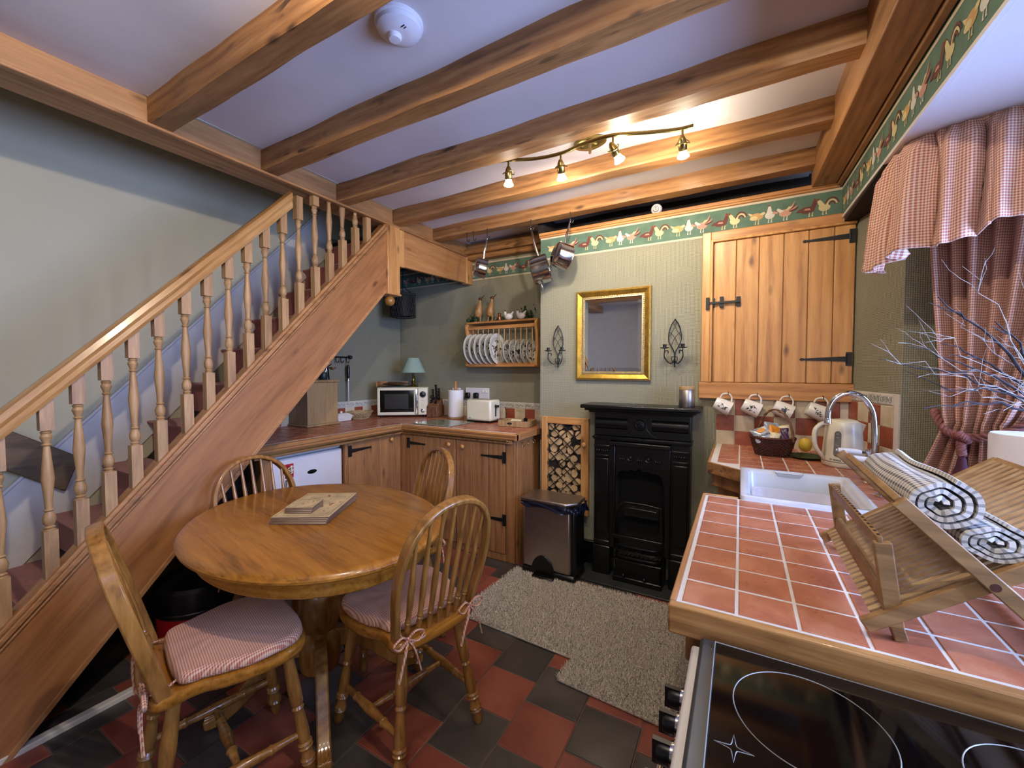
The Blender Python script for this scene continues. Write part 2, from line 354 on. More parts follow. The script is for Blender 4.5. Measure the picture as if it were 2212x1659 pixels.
def mats(m): return [M[x] if isinstance(x, str) else x for x in (m if isinstance(m, (list, tuple)) else [m])]
def addbev(o, w, seg=2):
    b = o.modifiers.new('bevel', 'BEVEL'); b.width = w; b.segments = seg; b.limit_method = 'ANGLE'; b.angle_limit = radians(40); b.harden_normals = False
def part(parent, name, mb, m, bev=0, label=None, kind=None, world=True, ang=38):
    """a mesh under parent; world=True: the mesh is in world coordinates (parent unrotated)"""
    me = mb.mesh(name, mats(m), ang=ang) if isinstance(mb, MB) else mb
    o = bpy.data.objects.new(name, me); COL.objects.link(o); o.parent = parent
    if world:
        p = parent; off = Vector((0, 0, 0))
        while p is not None: off += p.location; p = p.parent
        o.location = -off
    if bev: addbev(o, bev)
    if label: o['label'] = label
    if kind: o['kind'] = kind
    return o
def thing(name, label, cat, loc=(0, 0, 0), rz=0, group=None):
    o = bpy.data.objects.new(name, None); COL.objects.link(o); o.location = loc; o.rotation_euler = (0, 0, rz)
    o.empty_display_size = .05; o['label'] = label; o['category'] = cat
    if group: o['group'] = group
    return o
def solo(name, mb, m, label, cat, bev=0, group=None, kind=None, ang=38):
    """a thing that is one mesh, origin moved to its base"""
    xs, ys, zs = zip(*mb.v); c = Vector(((min(xs) + max(xs)) / 2, (min(ys) + max(ys)) / 2, min(zs)))
    mb.v = [tuple(Vector(p) - c) for p in mb.v]; me = mb.mesh(name, mats(m), ang=ang)
    o = bpy.data.objects.new(name, me); COL.objects.link(o); o.location = c; o['label'] = label; o['category'] = cat
    if group: o['group'] = group
    if kind: o['kind'] = kind
    if bev: addbev(o, bev)
    return o
def struct(name, mb, m, bev=0, ang=38, label=None):
    me = mb.mesh(name, mats(m), ang=ang); o = bpy.data.objects.new(name, me); COL.objects.link(o); o['kind'] = 'structure'
    if label: o['label'] = label
    if bev: addbev(o, bev)
    return o
def copy_tree(o, parent=None):
    c = o.copy(); COL.objects.link(c); c.parent = parent
    for ch in list(o.children): copy_tree(ch, c)
    return c
def inst(parent, name, mesh, loc, rot=(0, 0, 0)):
    o = bpy.data.objects.new(name, mesh); COL.objects.link(o); o.parent = parent; o.location = loc; o.rotation_euler = rot; return o
def smoothpts(pts, n=6, closed=False):
    P = [Vector(p) for p in pts]; N = len(P); out = []
    for i in range(N if closed else N - 1):
        a, b, c, d = (P[(i - 1) % N], P[i], P[(i + 1) % N], P[(i + 2) % N]) if closed else (P[max(i - 1, 0)], P[i], P[i + 1], P[min(i + 2, N - 1)])
        for k in range(n):
            t = k / n; out.append(.5 * ((2 * b) + (c - a) * t + (2 * a - 5 * b + 4 * c - d) * t * t + (3 * b - a - 3 * c + d) * t ** 3))
    if not closed: out.append(P[-1])
    return out
def rbox_mesh(name, sx, sy, sz, m, e=.004):
    """tile with a chamfered top edge, origin at its bottom centre"""
    mb = MB(); a, b = sx / 2, sy / 2
    vs = [(-a, -b, 0), (a, -b, 0), (a, b, 0), (-a, b, 0), (-a, -b, sz - e * .5), (a, -b, sz - e * .5), (a, b, sz - e * .5), (-a, b, sz - e * .5),
          (-a + e, -b + e, sz), (a - e, -b + e, sz), (a - e, b - e, sz), (-a + e, b - e, sz)]
    fs = [(0, 3, 2, 1), (0, 1, 5, 4), (1, 2, 6, 5), (2, 3, 7, 6), (3, 0, 4, 7), (4, 5, 9, 8), (5, 6, 10, 9), (6, 7, 11, 10), (7, 4, 8, 11), (8, 9, 10, 11)]
    return mb.add(vs, fs).mesh(name, mats(m), smooth=False)

# ================================================================== THE SETTING
XL, YR, YB, XT = -3.12, 3.18, 2.75, -2.2     # stair wall, recess wall, chimney breast face, left trimmer
ZC = 2.505
# floor: a grout bed with quarry tiles laid in staggered columns
floor = struct('floor', MB().box((XL - .1, -1.9, -.06), (1.2, 3.3, -.004)), 'groutd')
qt = [rbox_mesh('quarry_tile_red', .2215, .2215, .012, 'quarry_r', .003), rbox_mesh('quarry_tile_black', .2215, .2215, .012, 'quarry_b', .003)]
ncol = 0
for i in range(-9, 4):
    x = -.53 + (i + .5) * .2255
    off = (0, .11)[i % 2] + .01 * (i % 3)
    for j in range(0, 17):
        y = -.6 + off + j * .2275
        if y > 3.1 or x < -2.55 or (x < -2.2 and y > 1.4 and False): continue
        k = (j + (i // 2)) % 2 if i % 2 == 0 else (j + 1 + (i // 2)) % 2
        inst(floor, 'tile', qt[k], (x, y, -.0125 + R.uniform(-.001, .001)), (R.uniform(-.003, .003), R.uniform(-.003, .003), 0)); ncol += 1
# walls
struct('wall_left', MB().box((XL - .12, -1.9, 0), (XL, YR, 3.3)), 'stairwall')
struct('wall_back_left', MB().box((XL - .1, YR, 0), (-1.25, YR + .12, 2.6)), 'paper')
struct('wall_stair_back', MB().box((XL - .1, YR - .02, 2.42), (XT - .1, YR + .1, 3.3)), 'stairwall')
wl = MB().box((XL, 2.30, 0), (XL + .006, YR, 2.5)); wl.box((XL, 1.35, 0), (XL + .006, 2.3, 1.45))
struct('wall_left_papered', wl, 'paper')
struct('wall_back', MB().box((-1.294, YB, 0), (.53, YR + .1, 2.345)), 'paper')
struct('wall_rear', MB().box((XL - .1, -1.95, 0), (1.2, -1.85, 3.3)), 'rearwall')
# right: splayed reveal, reveal return, outer window wall
pr_ = MB(); poly = [(.505, 2.76), (.60, 2.34), (1.25, 2.34), (1.25, 2.86), (.505, 2.86)]
pr_.prism(poly, lambda a, b: (a, b, 0), lambda a, b: (a, b, 2.16)); struct('wall_right_reveal', pr_, 'paper')
wr = MB(); wr.box((1.06, -1.9, 0), (1.16, 2.34, .96)); wr.box((1.06, -1.9, 2.04), (1.16, 2.34, 2.2)); wr.box((1.06, -1.9, .96), (1.16, .2, 2.04)); wr.box((1.06, 1.98, .96), (1.16, 2.34, 2.04))
struct('wall_right', wr, 'paper')
win = struct('window_1', MB().box((1.07, .2, .96), (1.13, 1.98, 1.0)).box((1.07, .2, 2.0), (1.13, 1.98, 2.04)).box((1.07, .2, 1.0), (1.13, .25, 2.0)).box((1.07, 1.93, 1.0), (1.13, 1.98, 2.0)).box((1.07, .94, 1.0), (1.13, .98, 2.0)), 'white')
part(win, 'pane', MB().box((1.095, .25, 1.0), (1.099, .94, 2.0)), 'glass'); part(win, 'pane', MB().box((1.095, .98, 1.0), (1.099, 1.93, 2.0)), 'glass')
# ceilings
cl = MB(); cl.grid(lambda u, v: (XT - .02 + (2.55) * u, -1.9 + 4.95 * v, ZC + .004 * sin(u * 19 + 3 * sin(v * 11)) + .003 * sin(v * 37 + u * 5)), 60, 90)
cl.box((XT - .02, -1.9, ZC + .012), (.4, 3.2, ZC + .06)); struct('ceiling', cl, 'plaster')

struct('ceiling_stairwell', MB().box((XL - .1, -1.9, 3.2), (XT, YR + .1, 3.26)), 'stairwall')
struct('wall_stairwell_side', MB().box((XT - .02, -1.9, ZC), (XT + .02, YR, 3.25)), 'stairwall')
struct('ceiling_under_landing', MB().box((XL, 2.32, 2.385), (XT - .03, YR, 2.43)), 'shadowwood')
# upper part of the right wall that carries the border; slightly out of level as in an old cottage
def skew(p):                                    # x, y, z -> a little drift towards the near end
    t = max(0, (YB - p[1])) / 1.4; return (p[0] + .022 * t, p[1], p[2] - .03 * t)
def skewbox(mb, a, b, m=0, n=8):
    ys = [a[1] + (b[1] - a[1]) * i / n for i in range(n + 1)]; vs = []
    for y in ys:
        for x, z in ((a[0], a[2]), (b[0], a[2]), (b[0], b[2]), (a[0], b[2])): vs.append(skew((x, y, z)))
    fs = [(i * 4 + k, i * 4 + 4 + k, i * 4 + 4 + (k + 1) % 4, i * 4 + (k + 1) % 4) for i in range(n) for k in range(4)] + [(0, 1, 2, 3), (n * 4 + 3, n * 4 + 2, n * 4 + 1, n * 4)]
    return mb.add(vs, fs, m)
struct('ceiling_bay', skewbox(MB(), (.458, -1.0, 2.152), (1.2, 2.4, 2.2)), 'plaster')
struct('wall_right_upper', skewbox(MB(), (.452, -.2, 2.158), (.462, YB, 2.5)), 'green')
# void above the chimney breast
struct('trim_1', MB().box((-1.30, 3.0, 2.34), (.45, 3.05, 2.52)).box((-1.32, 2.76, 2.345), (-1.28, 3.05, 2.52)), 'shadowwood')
struct('trim_2', MB().box((-1.30, 2.728, 2.33), (.44, 2.76, 2.352)).box((-1.30, 2.735, 2.318), (.44, 2.755, 2.332)), 'pine_x', bev=.004, label='pine moulding along the top of the chimney breast')
# wallpaper border: green ground, cream edges and a printed row of hens and cockerels
def arc(cx, cy, rx, ry, a0, a1, n=8): return [(cx + rx * cos(radians(a0 + (a1 - a0) * i / n)), cy + ry * sin(radians(a0 + (a1 - a0) * i / n))) for i in range(n + 1)]
def bird(kind):
    """list of (polygon, material slot); box about 0..0.11 wide, 0..0.1 tall"""
    P = []; w, c, t, mr, p, r = 0, 1, 2, 3, 4, 5
    body = lambda cx, cy, a, b, m: P.append((arc(cx, cy, a, b, 0, 345, 12), m))
    def legs(x, m):
        for dx in (-.006, .008): P.append(([(x + dx, .022), (x + dx + .003, .022), (x + dx + .002, .002), (x + dx + .008, 0), (x + dx - .004, 0)], m))
    if kind == 0:      # tan hen pecking
        P.append(([(.0, .068), (.012, .05), (.03, .044), (.045, .05), (.02, .06)], c)); body(.045, .042, .032, .02, t); body(.03, .036, .02, .012, c)
        P.append(([(.06, .05), (.078, .046), (.088, .056), (.082, .064), (.066, .06)], c)); P.append(([(.08, .06), (.09, .066), (.086, .058)], r)); legs(.045, c)
    if kind == 1:      # white hen upright
        body(.03, .04, .024, .02, w); P.append(([(.012, .045), (.022, .086), (.032, .09), (.036, .078), (.042, .05)], w)); P.append(([(.022, .086), (.024, .097), (.033, .09)], r))
        P.append(([(.04, .045), (.066, .04), (.07, .05), (.05, .058)], p)); legs(.03, w)
    if kind == 2:      # pink cockerel, dark swept tail
        body(.045, .04, .03, .02, p); P.append(([(.02, .044), (.004, .06), (.01, .07), (.024, .062), (.04, .05)], w)); P.append(([(.002, .06), (-.004, .056), (.008, .054)], r))
        for k in range(4): P.append(([(.06, .045), (.075 + k * .006, .075 - k * .006), (.09 + k * .007, .098 - k * .012), (.082 + k * .004, .072 - k * .008), (.07, .04)], mr if k % 2 else p))
        P.append(([(.045, .05), (.07, .06), (.078, .07), (.06, .07)], c)); legs(.045, w)
    if kind == 3:      # maroon cockerel leaning right
        body(.045, .036, .034, .018, mr); P.append(([(.055, .04), (.07, .074), (.082, .08), (.088, .066), (.08, .04)], mr)); P.append(([(.07, .074), (.074, .09), (.086, .084), (.084, .074)], r))
        P.append(([(.03, .044), (.01, .046), (-.006, .03), (.004, .028), (.02, .03)], mr)); P.append(([(.03, .036), (.06, .034), (.056, .044), (.036, .044)], p)); legs(.06, c)
    if kind == 4:      # cream cockerel, arched maroon tail
        body(.04, .038, .026, .02, c); P.append(([(.02, .04), (.008, .07), (.018, .08), (.028, .072), (.04, .05)], c)); P.append(([(.008, .074), (.01, .088), (.022, .08)], r))
        for k in range(3): P.append((arc(.072, .04, .034 - k * .009, .046 - k * .01, 165, 20, 8) + arc(.072, .04, .028 - k * .009, .038 - k * .01, 20, 165, 8), mr if k % 2 == 0 else c))
        legs(.04, c)
    return P
BM = ['bird_w', 'bird_c', 'bird_t', 'bird_m', 'bird_p', 'bird_r']
STEP = [0, .078, .135, .235, .315]
def border(num, s0, s1, f, z0, z1, start, label):
    """f(s, z, d) -> point at run s, height z, d out from the wall"""
    mb = MB(); mb.grid(lambda u, v: f(s0 + (s1 - s0) * u, z0 + (z1 - z0) * v, .0015), 12, 1)
    b = struct('trim_%d' % num, mb, 'green', label=label)
    for za, zb in ((z0, z0 + .012), (z1 - .012, z1)):
        q = MB(); q.grid(lambda u, v: f(s0 + (s1 - s0) * u, za + (zb - za) * v, .0024), 12, 1); part(b, 'border_stripe', q, 'greentop', world=False)
    s = start; k = (z1 - z0) / .155; n = 0
    while s < s1 - .02:
        for kind in range(5):
            a = s + STEP[kind]
            if a < s0 + .003 or a + .1 > s1: continue
            q = MB()
            for li, (poly, m) in enumerate(bird(kind)):
                d = .0028 + .0002 * li; q.add([f(a + x * 1.0, z0 + .03 * k + y * k, d) for x, y in poly], [tuple(range(len(poly)))], m)
            o = part(b, 'rooster_print', q, BM, world=False, ang=1)
        s += .42
border(3, -1.294, .45, lambda s, z, d: (s, YB - d, z), 2.158, 2.318, -1.24, 'green wallpaper border with hens and cockerels on the chimney breast')
border(4, XL, -1.30, lambda s, z, d: (s, YR - d, z), 2.19, 2.345, -3.2, 'green wallpaper border with hens on the recess wall')
border(5, -.0, 2.85, lambda s, z, d: skew((.452 - d, YB - s, z)), 2.158, 2.318, .02, 'green wallpaper border running along the right wall')
struct('trim_6', skewbox(MB(), (.445, -.2, 2.15), (.456, YB - .01, 2.162)), 'white')
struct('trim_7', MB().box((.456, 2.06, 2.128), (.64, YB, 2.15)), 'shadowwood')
struct('trim_8', MB().box((XT, 3.10, 2.36), (-1.29, YR, ZC)).box((XT, 3.06, 2.40), (-1.29, 3.11, 2.45)), 'beam', bev=.004)

struct('trim_15', MB().box((-2.235, -.2, -.004), (-2.20, 1.0, .02)), 'grout', bev=.004)
# ------------------------------------------------------------------ beams
def hewn(x0, x1, y, w, z0, z1, seed):
    """rough ceiling joist along x"""
    r = random.Random(seed); n = 40; mb = MB(); vs = []
    cs = [(-.5, 1), (-.5, .07), (-.45, 0), (.45, 0), (.5, .07), (.5, 1)]
    ph = [r.uniform(0, 6) for _ in range(8)]
    for i in range(n + 1):
        x = x0 + (x1 - x0) * i / n
        for k, (a, b) in enumerate(cs):
            j = .0022 * sin(x * 5 + ph[0 if a < 0 else 1]) + .0012 * sin(x * 17 + ph[k]) + r.uniform(-.0006, .0006); j2 = .0018 * sin(x * 8 + ph[(k + 5) % 8]) + r.uniform(-.0006, .0006)
            vs.append((x, y + a * w + (j if a else 0), z0 + b * (z1 - z0) + (j2 if b < .5 else 0)))
    m = len(cs); fs = [(i * m + k, i * m + (k + 1) % m, (i + 1) * m + (k + 1) % m, (i + 1) * m + k) for i in range(n) for k in range(m)]
    fs += [tuple(range(m))[::-1], tuple(n * m + k for k in range(m))]
    return mb.add(vs, fs)
jl = ['rough wooden ceiling joist nearest the camera at upper left', 'rough wooden ceiling joist beyond the smoke alarm, second from the camera',
      'rough wooden ceiling joist in front of the spotlight bar', 'bright-lit rough wooden ceiling joist directly behind the spotlights', 'rough wooden ceiling joist nearest the fireplace wall with pan hooks under it']
for i, y in enumerate((.79, 1.257, 1.712, 2.18, 2.62)):
    z0 = (2.40, 2.40, 2.40, 2.41, 2.415)[i]
    solo('ceiling_joist', hewn(XT - .01, .335, y + .044, .088, z0, ZC + .01, i), 'beam', jl[i], 'beam', group=None, ang=25)
solo('ceiling_joist', hewn(XT - .01, .335, .0, .088, 2.40, ZC + .01, 9), 'beam', 'rough wooden ceiling joist above and behind the camera', 'beam', ang=25)
solo('ceiling_joist', hewn(XT - .01, .335, -.8, .088, 2.40, ZC + .01, 11), 'beam', 'rough wooden ceiling joist at the rear of the room', 'beam', ang=25)
lb = thing('trimmer_beam', 'long pine trimmer beam over the staircase edge carrying the left joist ends', 'beam', (-2.3, .7, 2.39))
part(lb, 'beam_body', MB().box((-2.40, -1.85, 2.40), (XT, YR, ZC + .005)), 'beam_y', .006)
part(lb, 'edge_bead', MB().box((-2.225, -1.85, 2.388), (XT + .012, YR - .08, 2.402)), 'beam_y', .005)
rb = thing('trimmer_beam', 'long pine trimmer beam beside the right hand border carrying the right joist ends', 'beam', (.38, .7, 2.33))
part(rb, 'beam_body', skewbox(MB(), (.315, -.2, 2.336), (.42, YB - .005, ZC + .05)), 'beam_y', .004)
part(rb, 'edge_moulding', skewbox(MB(), (.424, -.2, 2.326), (.449, YB - .005, ZC + .05)), 'beam_y', .004)

# ------------------------------------------------------------------ cased frame and cupboard door (right of the chimney breast)
cup = thing('wall_cupboard', 'pine plank wall cupboard with black strap hinges above the row of mugs', 'cupboard', (.15, 2.74, 1.19))
fr = [((-.212, 1.2875), (-.1655, 2.175), 'pine_z'), ((-.165, 2.125), (.512, 2.175), 'pine_x'), ((-.222, 1.19), (.516, 1.287), 'pine_x')]
for (x0, z0), (x1, z1), m in fr: part(cup, 'door_frame', MB().box((x0, 2.715, z0), (x1, 2.752, z1)), m, .004)
part(cup, 'frame_moulding', MB().box((-.168, 2.708, 1.287), (-.152, 2.75, 2.125)).box((-.168, 2.708, 2.112), (.51, 2.75, 2.128)), 'pine_z', .005)
door = part(cup, 'door', MB().box((-.15, 2.735, 1.29), (.508, 2.75, 2.11)), 'pine_z')
px = [-.147, -.033, .081, .197, .309, .419, .507]
for a, b in zip(px, px[1:]): part(door, 'plank', MB().box((a + .0015, 2.722, 1.289), (b - .0015, 2.737, 2.111)), 'pine_z', .003)
def strap(parent, x, z, L, y, d=-1, hh=.05, plate=.03, name='strap_hinge', yaxis=False):
    """black T hinge: knuckle plate and tapering strap; d = direction of strap"""
    def q(a, b, dep): return (a, y - dep, b) if not yaxis else (y + dep, a, b)
    mb = MB()
    for poly, d0, d1 in (([(x - plate / 2, z - hh), (x + plate / 2, z - hh), (x + plate / 2, z + hh), (x - plate / 2, z + hh)], 0, .006),
                         ([(x, z - .014), (x + d * L * .93, z - .005), (x + d * L, z - .008), (x + d * (L + .008), z), (x + d * L, z + .008), (x + d * L * .93, z + .005), (x, z + .014)], .001, .005)):
        mb.prism(poly, lambda a, b: q(a, b, d0), lambda a, b: q(a, b, d1))
    mb.tube([q(x + d * plate * .4, z - hh * .7, .006), q(x + d * plate * .4, z + hh * .7, .006)], .004, 8)
    return part(parent, name, mb, 'iron', world=True)
strap(cup, .492, 2.052, .205, 2.722, -1, .035, .026); strap(cup, .49, 1.418, .205, 2.722, -1, .035, .026)
lt = MB(); lt.box((-.188, 2.700, 1.72), (-.17, 2.715, 1.79)).box((-.152, 2.712, 1.735), (-.14, 2.724, 1.785)).box((-.115, 2.706, 1.728), (-.095, 2.722, 1.79)).box((-.03, 2.712, 1.73), (-.008, 2.722, 1.785)).box((-.18, 2.702, 1.75), (-.01, 2.71, 1.762))
part(cup, 'latch', lt, 'iron', .001)

# ------------------------------------------------------------------ backsplashes (pieces of the walls)
def splash(num, label, cols, rows, size, f, border_z=None, base=None):
    o = struct('trim_%d' % num, base, 'grout', label=label)
    return o
ts = {k: rbox_mesh('splash_tile', .094, .094, .006, k, .003) for k in ('tile_r2', 'tile_c')}
bt = rbox_mesh('border_tile', .094, .045, .007, 'tile_b', .004)
bk = struct('trim_9', MB().box((-.125, 2.742, .92), (.51, 2.751, 1.19)), 'grout', label='chequered red and cream tile backsplash behind the kettle')
for i in range(7):
    for j in range(3):
        x = -.077 + i * .0985
        if x > .49: continue
        inst(bk, 'tile', ts['tile_c' if (i + j) % 2 == 0 else 'tile_r2'], (x, 2.743, .955 + j * .093), (pi / 2, 0, 0))
# on the splayed reveal
d = Vector((.095, -.42, 0)); Lr = d.length; d.normalize(); nrm = Vector((-d.y * -1, -d.x, 0)) if False else Vector((d.y, -d.x, 0)); nrm = -nrm if nrm.x > 0 else nrm
ang = atan2(d.y, d.x)
sb = MB().box((0, 0, .92), (Lr, .007, 1.255)); M4 = Matrix.Translation((.505, 2.76, 0)) @ Matrix.Rotation(ang, 4, 'Z') @ Matrix.Translation((0, -.006, 0))
sb.v = [tuple(M4 @ Vector(p)) for p in sb.v]
sd = struct('trim_10', sb, 'grout', label='chequered tile backsplash on the splayed window reveal')
rotm = Matrix.Rotation(ang, 3, 'Z') @ Matrix.Rotation(pi / 2, 3, 'X'); er = rotm.to_euler()
for i in range(4):
    for j in range(3):
        p = Vector((.505, 2.76, 0)) + d * (.055 + i * .0985) + nrm * .005; inst(sd, 'tile', ts['tile_c' if (i + j) % 2 else 'tile_r2'], (p.x, p.y, .965 + j * .0935), er)
    p = Vector((.505, 2.76, 0)) + d * (.055 + i * .0985) + nrm * .005; inst(sd, 'tile', bt, (p.x, p.y, 1.227), er)
    q = MB()
    for k in range(3):
        cx = (k - 1) * .03; q.tube([(cx + .011 * cos(a / 8 * 2 * pi), .011 * sin(a / 8 * 2 * pi), .0075) for a in range(9)], .0013, 4)
        q.tube([(cx - .014, .016, .0075), (cx, -.002, .0075), (cx + .014, .014, .0075)], .0012, 4)
    o = part(sd, 'scroll_relief', q, 'grey', world=False); o.location = (p.x, p.y, 1.227); o.rotation_euler = er
# left recess backsplash and border tiles
def recess_splash(num, label, p0, dirv, n, rz, first):
    dv = Vector(dirv); nv = Vector((dv.y, -dv.x, 0)); base = MB(); a = Vector(p0); e = a + dv * n * .0985
    f = lambda s, z, dd: tuple(a + dv * s + nv * dd + Vector((0, 0, z)))
    base.add([f(0, .92, 0), f(n * .0985, .92, 0), f(n * .0985, 1.075, 0), f(0, 1.075, 0), f(0, .92, .006), f(n * .0985, .92, .006), f(n * .0985, 1.075, .006), f(0, 1.075, .006)],
             [(0, 1, 2, 3), (4, 7, 6, 5), (0, 4, 5, 1), (1, 5, 6, 2), (2, 6, 7, 3), (3, 7, 4, 0)])
    o = struct('trim_%d' % num, base, 'grout', label=label)
    er = (Matrix.Rotation(rz, 3, 'Z') @ Matrix.Rotation(pi / 2, 3, 'X')).to_euler()
    for i in range(n):
        c = a + dv * (i + .5) * .0985 + nv * .004
        inst(o, 'tile', ts['tile_r2' if (i + first) % 2 else 'tile_c'], (c.x, c.y, .972), er); inst(o, 'tile', bt, (c.x, c.y, 1.047), er)
        q = MB().tube([(-.04, 0, .0078), (-.025, .01, .0078), (-.01, -.006, .0078), (.01, .01, .0078), (.025, -.008, .0078), (.04, .004, .0078)], .002, 4)
        r_ = part(o, 'scroll_relief', q, 'grey', world=False); r_.location = (c.x, c.y, 1.047); r_.rotation_euler = er
recess_splash(11, 'red and cream tile upstand along the recess wall', (XL, YR, 0), (1, 0, 0), 18, 0, 0)
recess_splash(12, 'red and cream tile upstand along the wall under the stairs', (XL + .006, 1.40, 0), (0, 1, 0), 18, pi / 2, 1)
# hearth slab, baseboard
struct('trim_13', MB().box((-.93, 2.50, 0), (-.1, 2.75, .012)), 'slate', bev=.003, label='dark slate hearth slab')
struct('baseboard_back', MB().box((-1.294, 2.725, 0), (-.86, 2.75, .17)), 'black', bev=.004)

# ================================================================== STAIRCASE
st = thing('staircase', 'open pine staircase with turned balusters and red-brown carpet climbing along the left wall', 'staircase', (-2.6, .4, 0))
SL = 1.087; S0 = .449 - SL * .357 + .005        # string top line z = S0 + SL*y
def sz(y): return S0 + SL * y
sy0, sy1 = -.02, 2.125
mb = MB(); poly = [(sy0, max(0, sz(sy0) - .455)), (sy0 + .36, 0), (sy1, sz(sy1) - .45), (sy1, sz(sy1)), (sy0, sz(sy0))]
poly = [(sy0, 0), ((.455 - S0) / SL, 0), (sy1, sz(sy1) - .455), (sy1, sz(sy1)), (sy0, sz(sy0))]
mb.prism(poly, lambda a, b: (-2.245, a, b), lambda a, b: (-2.205, a, b)); part(st, 'string_board', mb, 'string', .003)
mb = MB(); lo = sz(sy0) - .028
mb.prism([(sy0, sz(sy0) - .028), (sy1, sz(sy1) - .028), (sy1, sz(sy1)), (sy0, sz(sy0))], lambda a, b: (-2.206, a, b), lambda a, b: (-2.192, a, b))
mb.prism([(sy0, sz(sy0) - .05), (sy1, sz(sy1) - .05), (sy1, sz(sy1) - .036), (sy0, sz(sy0) - .036)], lambda a, b: (-2.206, a, b), lambda a, b: (-2.197, a, b)); part(st, 'string_moulding', mb, 'pine_y', .004)
part(st, 'string_lower_trim', MB().prism([((.428 - S0) / SL, .0), ((.458 - S0) / SL, .0), (sy1, sz(sy1) - .458), (sy1, sz(sy1) - .428)], lambda a, b: (-2.25, a, b), lambda a, b: (-2.199, a, b)), 'pine_y', .003)
part(st, 'base_rail', MB().prism([(sy0, sz(sy0) - .002), (sy1, sz(sy1) - .002), (sy1, sz(sy1) + .025), (sy0, sz(sy0) + .025)], lambda a, b: (-2.268, a, b), lambda a, b: (-2.198, a, b)), 'pine_y', .006)
# carpeted steps
for k in range(-1, 9):
    y, z = .678 + .2045 * (k - 0), .612 + .2225 * k
    mb = MB(); c = []
    c += [(y + .012, z - .2225), (y + .012, z - .05), (y + .004, z - .03), (y - .014, z - .02), (y - .018, z - .008), (y - .01, z), (y + .225, z), (y + .225, z - .03), (y + .04, z - .03), (y + .04, z - .2225)]
    mb.prism(c, lambda a, b: (XL + .002, a, b), lambda a, b: (-2.246, a, b)); part(st, 'step', mb, 'carpet', ang=50)
# wall string (white skirting following the flight)
wy0, wy1 = .1, 2.35; ws = lambda y: .735 + 1.105 * (y - .5)
part(st, 'wall_string', MB().prism([(wy0, ws(wy0) - .42), (wy1, ws(wy1) - .42), (wy1, ws(wy1)), (wy0, ws(wy0))], lambda a, b: (XL - .002, a, b), lambda a, b: (XL + .016, a, b)), 'white', .003, label='white painted skirting along the stair wall')
part(st, 'wall_string_bead', MB().prism([(wy0, ws(wy0)), (wy1, ws(wy1)), (wy1, ws(wy1) + .022), (wy0, ws(wy0) + .022)], lambda a, b: (XL - .002, a, b), lambda a, b: (XL + .024, a, b)), 'white', .005)
# balusters
rz0 = lambda y: 1.150 + 1.075 * (y - .365) - .03        # underside of the handrail
def baluster_mesh(h):
    """local origin at the foot; square blocks at both ends, turned between"""
    mb = MB(); a = .0185; bb, tb = .165, h - .10
    mb.box((-a, -a, -.03), (a, a, bb)); mb.box((-a, -a, tb), (a, a, h + .03)); L = tb - bb
    pr = [(0, .016), (.012, .012), (.03, .0165), (.045, .011), (.07, .017), (.12, .019), (.16, .015), (.185, .0105), (.2, .0155), (.215, .0105), (.32, .0125), (.52, .0185), (.7, .0135), (.84, .0095), (.855, .015), (.87, .0095), (.9, .013), (.935, .0175), (.965, .013), (.98, .0165), (.992, .0115), (1, .016)]
    mb.tube([(0, 0, bb + L * t) for t, r in pr], [r for t, r in pr], 12)
    return mb.mesh('baluster', mats('balu'))
bys = [.357, .475, .56, .643, .728, .817, .918, 1.009, 1.103, 1.195, 1.288, 1.385, 1.481, 1.585, 1.684, 1.78, 1.88, 1.977]
bys = [.263] + bys + [.17]
for y in bys:
    z0 = sz(y) + .02; h = min(rz0(y), 2.388) - z0; me = baluster_mesh(h)
    if rz0(y) > 2.388:                               # upper balusters run up behind the trimmer
        h = rz0(1.40) - sz(1.40) - .02 ; me = baluster_mesh(h)
    inst(st, 'baluster', me, Vector((-2.232, y, z0)) - st.location)
# handrail, moulded section swept up the slope
hr = MB(); sec = [(-.03, 0), (.03, 0), (.034, .014), (.028, .03), (.036, .045), (.03, .066), (.012, .076), (-.012, .076), (-.03, .066), (-.036, .045), (-.028, .03), (-.034, .014)]
y0, y1 = .0, 1.43
hr.prism(sec, lambda a, b: (-2.232 + a, y0 - b * .0, rz0(y0) + b * 1.3), lambda a, b: (-2.232 + a, y1, rz0(y1) + b * 1.3)); part(st, 'handrail', hr, 'rail', label='polished pine handrail')
nw = MB(); nw.box((-2.285, 2.125, 1.905), (-2.19, 2.245, 2.405)).box((-2.292, 2.118, 1.90), (-2.183, 2.252, 1.915)); part(st, 'newel_post', nw, 'pine_z', .006)
part(st, 'newel_ball', MB().sphere((-2.237, 2.185, 1.862), .036, 20).lathe([(.016, 0), (.014, .012), (.02, .02)], (-2.237, 2.185, 1.888), 14), 'goldfr' if False else 'oak_z')
pn = thing('landing_fascia', 'wide pine fascia board between the hanging newel and the recess wall', 'board', (-2.21, 2.7, 2.13))
part(pn, 'board', MB().prism([(2.246, 2.125), (3.09, 2.155), (3.09, 2.40), (2.246, 2.40)], lambda a, b: (-2.24, a, b), lambda a, b: (-2.207, a, b)), 'pine_y', .003)
part(pn, 'end_post', MB().box((-2.255, 3.09, 2.15), (-2.195, YR, 2.40)), 'pine_z', .004); part(pn, 'newel_packing', MB().box((-2.235, 2.246, 2.12), (-2.20, 2.30, 2.395)), 'pine_z', .003)
wb = solo('wall_rail_board', MB().prism([(.42, 1.155), (.775, .895), (.715, .725), (.40, .97)], lambda a, b: (XL, a, b), lambda a, b: (XL + .05, a, b)), 'wallrail', 'brown wooden board fixed aslant on the stair wall behind the lowest balusters', 'board', .005)

